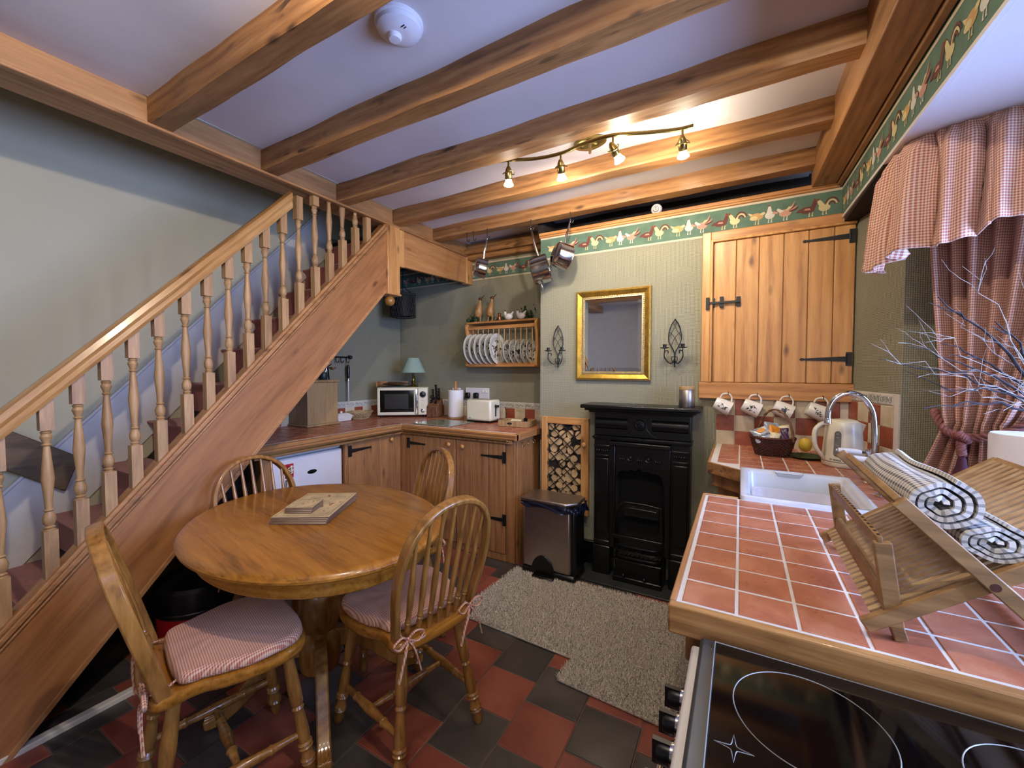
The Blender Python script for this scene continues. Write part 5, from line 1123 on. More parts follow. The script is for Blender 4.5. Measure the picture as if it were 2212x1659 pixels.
part(tbn, 'lid', MB().lathe([(.174, .245), (.18, .26), (.178, .36), (.165, .375), (.0, .385)], (tbx, tby, 0), 40, cap=False), 'blackpl')
part(tbn, 'lid_handle', MB().tube([(tbx + .18 * cos(a), tby + .18 * sin(a), .27) for a in [2 * pi * k / 40 for k in range(40)]], .005, 6, True), 'blackpl')

# ================================================================== DINING TABLE
TX, TY, TZ, TA = -1.53, 1.08, .75, radians(-10)
tt = thing('dining_table', 'oval polished oak pedestal table in the middle of the kitchen', 'table', (TX, TY, 0), TA)
def ell(a, b, z, n=96): return [(a * cos(2 * pi * k / n), b * sin(2 * pi * k / n), z) for k in range(n)]
def stack_ell(rings, m=0, cap=True):
    mb = MB(); vs = []; n = 96
    for a, b, z in rings: vs += ell(a, b, z, n)
    fs = [(i * n + k, i * n + (k + 1) % n, (i + 1) * n + (k + 1) % n, (i + 1) * n + k) for i in range(len(rings) - 1) for k in range(n)]
    if cap: fs += [tuple(range(n))[::-1], tuple((len(rings) - 1) * n + k for k in range(n))]
    return mb.add(vs, fs, m)
A_, B_ = .578, .458
part(tt, 'tabletop', stack_ell([(A_ - .03, B_ - .03, .716), (A_ - .012, B_ - .012, .72), (A_, B_, .728), (A_ + .001, B_ + .001, .736), (A_ - .004, B_ - .004, .744), (A_ - .014, B_ - .014, .7495), (A_ - .03, B_ - .03, .75)]), 'oak', world=False, ang=30)
part(tt, 'apron', stack_ell([(A_ - .055, B_ - .055, .655), (A_ - .05, B_ - .05, .66), (A_ - .048, B_ - .048, .717)]), 'oak', world=False, ang=30)
part(tt, 'pedestal', MB().lathe([(.05, .10), (.075, .12), (.082, .16), (.082, .24), (.07, .26), (.055, .275), (.07, .29), (.088, .33), (.095, .38), (.085, .44), (.06, .48), (.07, .50), (.072, .52), (.06, .54), (.06, .58), (.078, .60), (.08, .655)], (0, 0, 0), 36), 'oak_z', world=False)
for k in range(4):
    a = radians(-34 + 10 + 90 * k); dv = Vector((cos(a), sin(a), 0)); sd_ = Vector((-sin(a), cos(a), 0))
    pts = smoothpts([dv * .06 + Vector((0, 0, .225)), dv * .13 + Vector((0, 0, .22)), dv * .20 + Vector((0, 0, .17)), dv * .28 + Vector((0, 0, .085)), dv * .35 + Vector((0, 0, .03)), dv * .40 + Vector((0, 0, .02))], 5)
    l = part(tt, 'leg', MB().ribbon(pts, sd_, .046, [.085 - .05 * i / (len(pts) - 1) for i in range(len(pts))]), 'oak_z', .008, world=False)
    q = MB()
    for off in (-.012, 0, .012):
        for (i0, i1) in ((9, 13), (19, 24)):
            q.tube([p + sd_ * off + Vector((0, 0, (.085 - .05 * i / (len(pts) - 1)) / 2 + .000)) + dv * .004 for i, p in enumerate(pts) if i0 <= i <= i1], .003, 6)
    part(l, 'reeding', q, 'oak_z', world=False, kind='stuff')
# placemats and coasters
def slab(name, w, d, h, loc, rz, label, grp, cat, printed, seed):
    r = random.Random(seed); mb = MB(); mb.box((-w / 2, -d / 2, 0), (w / 2, d / 2, h * .75), 1); mb.box((-w / 2, -d / 2, h * .75), (w / 2, d / 2, h), 0)
    if printed:
        e = .010 if w > .15 else .006
        for (a, b, c, d_) in ((-w / 2 + e, -d / 2 + e, w / 2 - e, -d / 2 + e * 1.15), (-w / 2 + e, d / 2 - e * 1.15, w / 2 - e, d / 2 - e), (-w / 2 + e, -d / 2 + e, -w / 2 + e * 1.15, d / 2 - e), (w / 2 - e * 1.15, -d / 2 + e, w / 2 - e, d / 2 - e)): mb.box((a, b, h - .0002), (c, d_, h + .0003), 4)
        for k in range(26 if w > .15 else 12):
            cx_, cy_ = r.uniform(-.4, .4) * w, r.uniform(-.38, .38) * d; s = w * r.uniform(.012, .035); m = 2 if cx_ > 0 and r.random() < .75 else 3
            if m == 2: mb.prism([(cx_ + s * (1 + .35 * cos(5 * q)) * cos(q), cy_ + s * (1 + .35 * cos(5 * q)) * sin(q)) for q in [2 * pi * j / 15 for j in range(15)]], lambda a, b: (a, b, h - .0002), lambda a, b: (a, b, h + .0004), 2)
            else: mb.tube([(cx_, cy_, h), (cx_ + s * 1.2, cy_ + s, h), (cx_ + s * 1.4, cy_ + s * 2.4, h)], .0011, 4, m=3)
    o = bpy.data.objects.new(name, mb.mesh(name, mats(['mat', 'matedge', 'rpaint', 'gpaint', 'bookd']))); COL.objects.link(o); o.location = loc; o.rotation_euler = (0, 0, rz); o['label'] = label; o['category'] = cat; o['group'] = grp
    b = o.modifiers.new('bevel', 'BEVEL'); b.width = .0015; b.limit_method = 'ANGLE'; b.angle_limit = radians(60)
pm = radians(30)
for i, w in enumerate(('bottom placemat of the stack on the oval table', 'second placemat from the bottom on the oval table', 'third placemat from the bottom on the oval table', 'top placemat with printed berries, under the coasters')):
    slab('placemat', .226, .315, .0075, (-1.592 + .0015 * i, 1.118 + .001 * i, TZ + .0008 + i * .0079), pm + .012 * (i - 2), w, 'placemats on the table', 'placemat', i == 3, 1)
for i, w in enumerate(('bottom coaster of the stack on the placemats', 'second coaster from the bottom on the placemats', 'third coaster from the bottom on the placemats', 'top coaster with printed herbs on the placemats')):
    slab('coaster', .108, .108, .0062, (-1.574 + .001 * i, 1.050, TZ + .0328 + i * .0066), pm + .02 * (i - 1), w, 'coasters on the placemats', 'coaster', i == 3, 2)

# ================================================================== WINDSOR CHAIRS
SO = [(0, .205), (.11, .20), (.175, .178), (.205, .12), (.208, .03), (.195, -.04), (.172, -.09), (.168, -.13), (.175, -.17), (.16, -.205), (.10, -.222), (0, -.228)]
SO = SO + [(-a, b) for a, b in SO[-2:0:-1]]
def seat_mesh():
    o2 = [Vector((p.x, p.y)) for p in smoothpts([(a, b, 0) for a, b in SO], 5, True)]; n = len(o2); mb = MB(); vs = []; rings = [(.90, .428), (.985, .436), (1.0, .446), (1.0, .458), (.985, .467), (.93, .469), (.7, .462), (.4, .456)]
    for s, z in rings: vs += [(p.x * s, p.y * s, z) for p in o2]
    fs = [(i * n + (k + 1) % n, i * n + k, (i + 1) * n + k, (i + 1) * n + (k + 1) % n) for i in range(len(rings) - 1) for k in range(n)] + [tuple(range(n)), tuple((len(rings) - 1) * n + k for k in range(n))[::-1]]
    mb.add(vs, fs); return mb
def cushion_mb():
    co = [(0, .195), (.11, .19), (.17, .165), (.195, .11), (.197, .03), (.182, -.04), (.162, -.085), (.152, -.13), (.11, -.15), (0, -.155)]; co = co + [(-a, b) for a, b in co[-2:0:-1]]
    o2 = smoothpts([(a, b, 0) for a, b in co], 5, True); n = len(o2); mb = MB(); vs = []; rings = [(.93, .470), (.99, .473), (1.01, .481), (1.0, .492), (.975, .500), (.93, .5045), (.90, .5035), (.8, .507), (.5, .510), (.2, .511)]
    for s, z in rings: vs += [(p.x * s, p.y * s, z + .0015 * sin(p.x * 60) * sin(p.y * 50)) for p in o2]
    fs = [(i * n + (k + 1) % n, i * n + k, (i + 1) * n + k, (i + 1) * n + (k + 1) % n) for i in range(len(rings) - 1) for k in range(n)] + [tuple(range(n)), tuple((len(rings) - 1) * n + k for k in range(n))[::-1]]
    return mb.add(vs, fs)
LEAN = .27
def by_(z): return -.175 - (z - .46) * LEAN
def bow_half(z):                                  # half width of the bow at height z
    return None
bowp = smoothpts([(-.158, by_(.46), .455), (-.172, by_(.54), .54), (-.186, by_(.64), .64), (-.186, by_(.73), .73), (-.168, by_(.81), .81), (-.125, by_(.875), .875), (-.065, by_(.91), .912), (0, by_(.92), .922), (.065, by_(.91), .912), (.125, by_(.875), .875), (.168, by_(.81), .81), (.186, by_(.73), .73), (.186, by_(.64), .64), (.172, by_(.54), .54), (.158, by_(.46), .455)], 5)
def bow_z(x):
    best = max((p.z for p in bowp if abs(p.x - x) < .012), default=.9); return best
def bowtie(mb, c, rnd):
    c = Vector(c)
    for s in (-1, 1):
        mb.tube(smoothpts([c, c + Vector((s * .026, -.006, .020)), c + Vector((s * .058, -.008, .006)), c + Vector((s * .036, -.006, -.016)), c], 5), .0052, 6, sq=.6)
        mb.tube(smoothpts([c, c + Vector((s * .016, -.012, -.03)), c + Vector((s * (.024 + rnd * .02), -.014, -.075)), c + Vector((s * (.034 + rnd * .03), -.012, -.11 - .03 * rnd))], 5), .0048, 6, sq=.6)
    mb.sphere(c, .007, 8)
def make_chair(label):
    t = thing('windsor_chair', label, 'chair', group='windsor chairs around the table')
    part(t, 'seat', seat_mesh(), 'oak', world=False, ang=60)
    leg = [(0, .014), (.04, .017), (.12, .0175), (.3, .021), (.42, .019), (.44, .0145), (.46, .019), (.48, .0145), (.52, .016), (.66, .0205), (.72, .018), (.735, .0235), (.75, .0165), (.765, .0235), (.785, .017), (.84, .019), (.855, .0235), (.87, .016), (.885, .022), (.91, .018), (.95, .0205), (1, .014)]
    tops = {}
    for sx_ in (-1, 1):
        for top, foot in (((sx_ * .135, .135, .435), (sx_ * .185, .19, 0)), ((sx_ * .115, -.15, .435), (sx_ * .178, -.215, 0))):
            part(t, 'leg', MB().turned(top, foot, leg, 14), 'oak_z', world=False); tops[(sx_, top[1] > 0)] = (Vector(top), Vector(foot))
    st_p = [(0, .009), (.12, .011), (.24, .013), (.26, .0165), (.28, .0125), (.5, .0175), (.72, .0125), (.74, .0165), (.76, .013), (.88, .011), (1, .009)]
    mids = []
    for sx_ in (-1, 1):
        a = tops[(sx_, True)][0].lerp(tops[(sx_, True)][1], .66); b = tops[(sx_, False)][0].lerp(tops[(sx_, False)][1], .66); part(t, 'stretcher', MB().turned(a, b, st_p, 12), 'oak_z', world=False); mids.append(a.lerp(b, .5))
    part(t, 'stretcher', MB().turned(mids[0], mids[1], st_p, 12), 'oak_z', world=False)
    nrm_ = Vector((0, 1, LEAN)).normalized()
    part(t, 'back_bow', MB().ribbon(bowp, nrm_, .036, .019), 'oak_z', .005, world=False, ang=50)
    for k in range(7):
        x0 = (k - 3) * .040; x1 = (k - 3) * .048; z1 = bow_z(x1) - .004; ar_ = -.02 * (1 - (x0 / .14) ** 2)
        p0 = (x0, by_(.46) + ar_, .462); p1 = (x1, by_(z1), z1)
        part(t, 'spindle', MB().turned(p0, p1, [(0, .0075), (.05, .008), (.10, .0105), (.14, .0085), (.15, .011), (.16, .0085), (.175, .011), (.19, .0085), (.22, .0095), (.4, .0115), (.6, .0095), (.85, .0065), (1, .0055)], 10), 'oak_z', world=False)
    c = part(t, 'cushion', cushion_mb(), 'gred', world=False, ang=60, label='red gingham seat cushion')
    for s in (-1, 1):
        q = MB(); bowtie(q, (s * .135, -.212, .478), .3 if s < 0 else .6); q.tube(smoothpts([(s * .12, -.14, .482), (s * .14, -.175, .478), (s * .135, -.205, .475)], 4), .004, 6, sq=.6); part(c, 'tie', q, 'gred', world=False)
    return t
chairs = [((-1.467, .70), (.26, .965), 'windsor chair at the near left of the oval table, its back seen edge on'),
          ((-1.114, 1.158), (-.975, .22), 'windsor chair at the right of the table with two gingham bows facing the camera'),
          ((-1.83, 1.13), (1, -.02), 'windsor chair on the far left of the table against the staircase'),
          ((-1.56, 1.50), (-.42, -.91), 'windsor chair on the far side of the table before the pine cabinets')]
c0 = make_chair(chairs[0][2])
for i, ((x, y), (fx, fy_), lab) in enumerate(chairs):
    o = c0 if i == 0 else copy_tree(c0); o.location = (x, y, 0); o.rotation_euler = (0, 0, atan2(-fx, fy_)); o['label'] = lab

# ================================================================== RIGHT WORKTOP
RX0, RY0 = -.10, .82
rw = thing('right_worktop', 'red tiled worktop with pale grout and wooden edging around the sink', 'worktop', (.4, 1.7, .87))
g = MB(); g.box((RX0, RY0, .878), (1.055, 1.585, WZ - .0006)).box((.34, 1.585, .878), (1.055, 2.05, WZ - .0006)).box((.01, 2.05, .878), (1.055, 2.335, WZ - .0006))
g.prism([(-.12, 2.335), (.60, 2.335), (.51, 2.745), (-.12, 2.745)], lambda a, b: (a, b, .878), lambda a, b: (a, b, WZ - .0006)); g.prism([(-.12, 2.16), (.01, 2.052), (.01, 2.335), (-.12, 2.335)], lambda a, b: (a, b, .878), lambda a, b: (a, b, WZ - .0006)); part(rw, 'substrate', g, 'grout')
rt_ = rbox_mesh('worktop_tile', .0865, .0900, .007, 'tile_r', .004); rts = {}
def rtile(w, d):
    k = (round(w, 4), round(d, 4))
    if k not in rts: rts[k] = rbox_mesh('worktop_tile', w, d, .0065, 'tile_r', .0018)
    return rts[k]
for i in range(13):
    for j in range(20):
        x0_ = -.091 + i * .0945; x1_ = x0_ + .0885; y0_ = .830 + j * .0965; y1_ = y0_ + .0895
        if x1_ > 1.05: continue
        if y0_ > 2.34 - .02 and x1_ > .6: continue
        lim = .6 - (y1_ - 2.34) * .22 if y1_ > 2.34 else 9
        if x1_ > lim: x1_ = lim
        if x1_ - x0_ < .02: continue
        # cut round the sink
        if y1_ > 1.575 and y0_ < 2.065 and x0_ < .385:
            if x1_ <= .40 - .02:
                if y0_ < 1.56: y1_ = min(y1_, 1.575)
                elif y1_ > 2.08: y0_ = max(y0_, 2.075)
                else: continue
            else: x0_ = .392
        if i == 0 and y0_ > 1.6 and y0_ < 2.14: continue
        if y1_ > 2.745: y1_ = 2.742
        if y1_ - y0_ < .02 or x1_ - x0_ < .015: continue
        inst(rw, 'tile', rtile(x1_ - x0_, y1_ - y0_), Vector(((x0_ + x1_) / 2, (y0_ + y1_) / 2, WZ - .006 + R.uniform(0, .0006))) - rw.location)
E_ = MB().box((RX0 - .012, RY0 - .02, .868), (1.055, RY0, WZ + .003)); part(rw, 'edging', E_, 'edge', .004, label='thick wooden front edge of the tiled worktop')
part(rw, 'edging', MB().box((RX0 - .012, RY0, .868), (RX0, 1.60, WZ + .003)), 'pine_y', .003); part(rw, 'edging', MB().box((RX0 - .012, 1.588, .868), (.0, 1.60, WZ + .003)), 'pine_x', .003)
part(rw, 'edging', MB().box((-.132, 2.16, .868), (-.12, 2.748, WZ + .003)), 'pine_y', .003)
part(rw, 'edging', MB().prism([(-.132, 2.155), (.006, 2.038), (.014, 2.046), (-.124, 2.163)], lambda a, b: (a, b, .868), lambda a, b: (a, b, WZ + .003)), 'beam', .003)
cw = thing('corner_base_unit', 'stepped wooden base unit under the far end of the right worktop', 'cabinet', (.2, 2.5, 0))
part(cw, 'cornice', MB().prism([(-.112, 2.19), (.02, 2.075), (.02, 2.74), (-.112, 2.74)], lambda a, b: (a, b, .80), lambda a, b: (a, b, .866)), 'cab_z', .006)
part(cw, 'body', MB().prism([(-.085, 2.21), (.03, 2.11), (.50, 2.11), (.50, 2.74), (-.085, 2.74)], lambda a, b: (a, b, 0), lambda a, b: (a, b, .80)), 'cab_z', .004)
cn2 = thing('base_unit', 'pine base unit beneath the near right worktop', 'cabinet', (.4, 1.2, 0))
part(cn2, 'body', MB().box((-.03, .84, .02), (1.05, 1.53, .866)), 'cab_z', .004); d4 = plank_front(cn2, 'y', -.03, .86, 1.52, .08, .84, 4, 'door') if False else part(cn2, 'door', MB().box((-.05, .88, .06), (-.031, 1.5, .80)), 'cab_z', .004)
part(d4, 'knob', MB().sphere((-.062, .94, .7), .014, 10), 'pine_z')
part(cn2, 'corbel', MB().box((-.085, .835, .80), (-.03, .90, .866)).box((-.07, .84, .72), (-.03, .89, .80)), 'cab_z', .006)

# ------------------------------------------------------------------ sink with tub
sk = thing('sink', 'white ceramic inset sink in the red tiled worktop', 'sink', (.19, 1.81, .70))
sx0, sx1, sy0_, sy1_, sz_ = .004, .382, 1.583, 2.062, .935
def rrect(x0, x1, y0, y1, r, n=6):
    P = []
    for cx, cy, a in ((x1 - r, y1 - r, 0), (x0 + r, y1 - r, 90), (x0 + r, y0 + r, 180), (x1 - r, y0 + r, 270)):
        for k in range(n + 1): q = radians(a + 90 * k / n); P.append((cx + r * cos(q), cy + r * sin(q)))
    return P
def rings_mb(rs, capb=True):
    mb = MB(); n = len(rs[0][0]); vs = []
    for P, z in rs: vs += [(a, b, z) for a, b in P]
    fs = [(i * n + k, i * n + (k + 1) % n, (i + 1) * n + (k + 1) % n, (i + 1) * n + k) for i in range(len(rs) - 1) for k in range(n)]
    if capb: fs.append(tuple((len(rs) - 1) * n + k for k in range(n)))
    return mb.add(vs, fs)
part(sk, 'basin', rings_mb([(rrect(sx0 + .004, sx1 - .004, sy0_ + .004, sy1_ - .004, .016), .70), (rrect(sx0 + .002, sx1 - .002, sy0_ + .002, sy1_ - .002, .016), .905), (rrect(sx0, sx1, sy0_, sy1_, .018), .925), (rrect(sx0 + .002, sx1 - .002, sy0_ + .002, sy1_ - .002, .016), .933), (rrect(sx0 + .008, sx1 - .008, sy0_ + .008, sy1_ - .008, .014), .935),
     (rrect(sx0 + .026, sx1 - .03, sy0_ + .024, sy1_ - .05, .03), .933), (rrect(sx0 + .032, sx1 - .036, sy0_ + .03, sy1_ - .056, .03), .925), (rrect(sx0 + .036, sx1 - .042, sy0_ + .034, sy1_ - .062, .035), .78), (rrect(sx0 + .05, sx1 - .056, sy0_ + .05, sy1_ - .078, .04), .755)]), 'ceramic', ang=50)
part(sk, 'overflow_recess', rings_mb([(rrect(.13, .23, 1.995, 2.04, .015), .9365), (rrect(.133, .227, 1.998, 2.037, .013), .934), (rrect(.138, .222, 2.002, 2.033, .01), .922)]), 'ceramic')
wbx = (.05, .32, 1.63, 1.965)
wb_ = thing('washing_up_bowl', 'white plastic washing-up bowl inside the sink', 'bowl', (.185, 1.80, .757))
def bw(dx, dz): return (rrect(wbx[0] + dx, wbx[1] - dx, wbx[2] + dx, wbx[3] - dx, .035), .757 + dz)
part(wb_, 'bowl', rings_mb([bw(.03, 0), bw(.018, .02), bw(.006, .112), bw(-.004, .114), bw(-.004, .12), bw(.008, .121), bw(.02, .022), bw(.035, .006)]), 'plastic', ang=50)

# ------------------------------------------------------------------ tap
tp = thing('mixer_tap', 'tall chrome swan neck tap with white ceramic lever handles', 'tap', (.47, 2.03, WZ))
fx_, fy2 = .452, 2.04
part(tp, 'swan_neck', MB().tube(smoothpts([(fx_, fy2, .94), (fx_, fy2, 1.06), (fx_ - .002, fy2, 1.15), (fx_ - .01, fy2, 1.205), (fx_ - .035, fy2, 1.25), (fx_ - .078, fy2, 1.27), (fx_ - .12, fy2, 1.25), (fx_ - .142, fy2, 1.205), (fx_ - .145, fy2, 1.165)], 7), .0105, 16), 'chrome')
part(tp, 'spout_tip', MB().lathe([(.0105, 0), (.0125, -.004), (.0125, -.022), (.009, -.024)], (fx_ - .145, fy2, 1.17), 18), 'chrome')
part(tp, 'tap_body', MB().lathe([(.028, 0), (.03, .006), (.018, .016), (.015, .03), (.02, .04), (.02, .055), (.013, .065), (.013, .075)], (fx_, fy2, WZ), 24).tube([(fx_ - .005, fy2 + .08, .955), (fx_ + .005, fy2 - .10, .955)], .013, 12), 'chrome')
for dy in (.075, -.095):
    v = part(tp, 'valve', MB().lathe([(.026, 0), (.027, .006), (.016, .014), (.014, .05), (.022, .064), (.022, .08), (.014, .09), (.012, .104), (.016, .112), (.014, .122), (.004, .126)], (fx_ + .004, fy2 + dy, WZ), 20), 'chrome')
    part(v, 'lever', MB().tube([(fx_ - .004, fy2 + dy, WZ + .108), (fx_ - .028, fy2 + dy - .004, WZ + .110)], .005, 8).sphere((fx_ - .103, fy2 + dy - .01, WZ + .114), .006, 8), 'chrome')
    part(v, 'lever_handle', MB().tube([(fx_ - .024, fy2 + dy - .004, WZ + .110), (fx_ - .035, fy2 + dy - .005, WZ + .1105), (fx_ - .07, fy2 + dy - .007, WZ + .112), (fx_ - .1, fy2 + dy - .01, WZ + .114)], [.008, .0105, .0115, .009], 14), 'china')
for i, y in enumerate((1.86, 1.70)): solo('waste_control', MB().lathe([(.028, 0), (.029, .003), (.02, .006), (.008, .008), (.006, .016), (.011, .022), (.004, .028)], (.44, y, WZ + .001), 22), 'chrome', ('round chrome control on the worktop right of the sink, farther one', 'round chrome control on the worktop right of the sink, nearer one')[i], 'sink control')

# ------------------------------------------------------------------ kettle
ke = thing('kettle', 'cream electric kettle with grey water gauge behind the sink', 'kettle', (.41, 2.36, WZ + .002)); kx, ky, kz = .415, 2.375, WZ + .002
prof = [(.074, 0), (.078, .006), (.079, .02), (.078, .024), (.077, .05), (.072, .12), (.067, .175), (.064, .195), (.06, .203)]
part(ke, 'body', MB().lathe(prof, (kx, ky, kz), 48), 'cream'); part(ke, 'base_line', MB().lathe([(.0795, .022), (.0797, .0235), (.0795, .025)], (kx, ky, kz), 48, cap=False), 'grey')
part(ke, 'lid', MB().lathe([(.056, .203), (.05, .209), (.03, .213), (0, .214)], (kx, ky, kz), 36, cap=False), 'cream')
hd_ = Vector((-.93, -.37, 0)).normalized()
part(ke, 'handle', MB().tube(smoothpts([Vector((kx, ky, kz)) + hd_ * a + Vector((0, 0, b)) for a, b in ((.058, .193), (.09, .192), (.118, .165), (.122, .12), (.11, .075), (.08, .035), (.07, .028))], 6), .0105, 12, sq=.8), 'cream')
sp_ = -hd_
part(ke, 'spout', MB().add([tuple(Vector((kx, ky, kz)) + sp_ * a + Vector((-sp_.y, sp_.x, 0)) * b + Vector((0, 0, c))) for a, b, c in ((.055, -.026, .20), (.055, .026, .20), (.094, .006, .19), (.094, -.006, .19), (.06, -.02, .13), (.06, .02, .13))], [(0, 1, 2, 3), (1, 5, 2), (0, 3, 4), (3, 2, 5, 4), (0, 4, 5, 1)]), 'cream', .004)
gd = Vector((-.42, -.907, 0)).normalized(); gs = Vector((-gd.y, gd.x, 0))
def gp(u, z, r): c_ = atan2(gd.y, gd.x) + u / .075; return (kx + r * cos(c_), ky + r * sin(c_), kz + z)
mb = MB()
for z in [.052 + .005 * k for k in range(21)]: pass
ov = arc(0, .150, .0135, .014, 0, 180, 8) + arc(0, .062, .0135, .014, 180, 360, 8)
def kr_(z): return .0795 - (z - .02) * .078
mb.add([gp(a, b, kr_(b) - .0005) for a, b in ov] + [gp(a, b, kr_(b) + .0015) for a, b in ov], [tuple(range(len(ov), 2 * len(ov)))] + [(k, (k + 1) % len(ov), len(ov) + (k + 1) % len(ov), len(ov) + k) for k in range(len(ov))]); part(ke, 'water_gauge', mb, 'grey')
mb = MB()
for z in (.15, .135, .10, .082): mb.tube([gp(-.006, z, kr_(z) + .002), gp(.006, z, kr_(z) + .002)], .0007, 4)
part(ke, 'gauge_mark', mb, 'plastic')
def text(s, size, loc, rot, m, parent, name='lettering', ext=.0004):
    c = bpy.data.curves.new(name, 'FONT'); c.body = s; c.size = size; c.extrude = ext; c.align_x = 'CENTER'; c.align_y = 'CENTER'
    o = bpy.data.objects.new(name, c); dg = bpy.context.evaluated_depsgraph_get(); COL.objects.link(o); bpy.context.view_layer.update(); dg = bpy.context.evaluated_depsgraph_get()
    me = bpy.data.meshes.new_from_object(o.evaluated_get(dg)); bpy.data.objects.remove(o); me.materials.clear(); me.materials.append(M[m]); q = bpy.data.objects.new(name, me); COL.objects.link(q)
    q.parent = parent; q.location = Vector(loc) - (parent.location if parent else Vector((0, 0, 0))); q.rotation_euler = rot; return q
p_ = gp(.002, .034, kr_(.034) + .0012); text('BOSCH', .009, p_, (pi / 2, 0, atan2(gd.y, gd.x) + pi / 2), 'blackpl', ke, ext=.001)
lg = MB().tube([gp(-.021 + .004 * cos(a), .034 + .004 * sin(a), kr_(.034) + .001) for a in [2 * pi * k / 16 for k in range(16)]], .0006, 4, True).tube([gp(-.0225, .034, kr_(.034) + .001), gp(-.0195, .034, kr_(.034) + .001)], .0006, 4); part(ke, 'badge', lg, 'blackpl')
solo('lemon_soap', MB().sphere((.30, 2.60, WZ + .05), .03, 16, sc=(1, .8, 1.2)), 'lemon', 'yellow round thing behind the kettle handle', 'ornament')
solo('dark_dish', MB().lathe([(.05, 0), (.075, .008), (.078, .012), (.05, .006), (0, .005)], (.29, 2.49, WZ + .002), 30), 'ivy', 'dark green flat dish behind the kettle', 'dish')

# ------------------------------------------------------------------ wicker basket of packets
wb2 = thing('wicker_basket', 'dark wicker basket with arched handle holding snack packets', 'basket', (.15, 2.50, WZ + .002)); cx_, cy_, cz_ = .148, 2.495, WZ + .002
mb = MB(); N = 26
for lay in range(13):
    z = cz_ + .006 + lay * .0066; k = lay / 12; rx_, ry_ = .074 + .022 * k, .055 + .016 * k; off = lay % 2
    mb.tube([(cx_ + (rx_ + (.003 if (q + off) % 2 else -.003)) * cos(2 * pi * q / (N * 2)), cy_ + (ry_ + (.003 if (q + off) % 2 else -.003)) * sin(2 * pi * q / (N * 2)), z) for q in range(N * 2)], .0036, 5, True)
part(wb2, 'weave', mb, 'wicker'); mb = MB()
for q in range(N): a = 2 * pi * q / N; mb.tube([(cx_ + .074 * cos(a), cy_ + .055 * sin(a), cz_), (cx_ + .096 * cos(a), cy_ + .071 * sin(a), cz_ + .09)], .0025, 5)
part(wb2, 'stake', mb, 'wicker'); part(wb2, 'rim', MB().tube([(cx_ + .099 * cos(a), cy_ + .074 * sin(a), cz_ + .092) for a in [2 * pi * k / 36 for k in range(36)]], .006, 8, True), 'wicker')
part(wb2, 'base', MB().lathe([(0, 0), (.072, 0), (.072, .006), (0, .006)], (cx_, cy_, cz_), 24, sy=.76, cap=False), 'wicker')
hp1, hp2 = Vector((cx_ - .06, cy_ + .058, 0)), Vector((cx_ + .085, cy_ - .045, 0))
mb = MB()
for s in (0, 1): mb.tube([(hp1.lerp(hp2, (1 - cos(pi * t / 24)) / 2) + Vector((.003 * cos(t * 1.3 + s * pi), .003 * sin(t * 1.3 + s * pi), cz_ + .08 + .155 * sin(pi * t / 24)))) for t in range(25)], .0045, 7)
part(wb2, 'handle', mb, 'wickerh')
def packet(loc, w, h, rot, m, label, seed):
    r = random.Random(seed); mb = MB()
    f = lambda sgn: (lambda u, v: ((u - .5) * w * (1 + .05 * sin(v * 9)), sgn * .011 * (sin(pi * u) * sin(pi * v)) ** .5 + .002 * sin(u * 17 + v * 11), (v - .5) * h))
    mb.grid(f(1), 10, 12); mb.grid(lambda u, v: f(-1)(1 - u, v), 10, 12)
    o = bpy.data.objects.new('snack_packet', mb.mesh('snack_packet', mats(m), ang=60)); COL.objects.link(o); o.location = loc; o.rotation_euler = rot; o['label'] = label; o['category'] = 'packet'; o['group'] = 'packets in the wicker basket'; return o
k1 = packet((cx_ - .045, cy_ - .03, cz_ + .108), .085, .08, (radians(-38), radians(-22), radians(12)), 'foil1', 'silver and white biscuit packet at the left of the wicker basket', 1)
t1 = text('BARDEN', .016, (0, 0, 0), (0, 0, 0), 'blackpl', None); t1.parent = k1; t1.location = (0, -.0125, -.012); t1.rotation_euler = (pi / 2, 0, 0)
q = MB().prism(arc(0, .016, .02, .012, 0, 345, 14), lambda a, b: (a, -.0105, b), lambda a, b: (a, -.0135, b)); o = part(k1, 'printed_picture', q, 'foil2', world=False)
packet((cx_ + .006, cy_ - .022, cz_ + .112), .06, .085, (radians(-25), radians(20), radians(10)), 'foil2', 'orange packet in the middle of the wicker basket', 2)
packet((cx_ + .042, cy_ - .02, cz_ + .108), .055, .075, (radians(-25), radians(-12), radians(-20)), 'foil3', 'purple packet at the right of the wicker basket', 3)
packet((cx_ + .008, cy_ - .045, cz_ + .098), .045, .05, (radians(-30), radians(10), 0), 'foil4', 'cream packet at the front of the wicker basket', 4)
packet((cx_ - .005, cy_ + .02, cz_ + .125), .07, .08, (radians(-12), radians(8), radians(10)), 'foil1', 'silver packet standing at the back of the wicker basket', 5)
packet((cx_ + .058, cy_ + .012, cz_ + .118), .06, .075, (radians(-12), radians(-14), radians(-14)), 'foil4', 'pale packet at the back right of the wicker basket', 6)

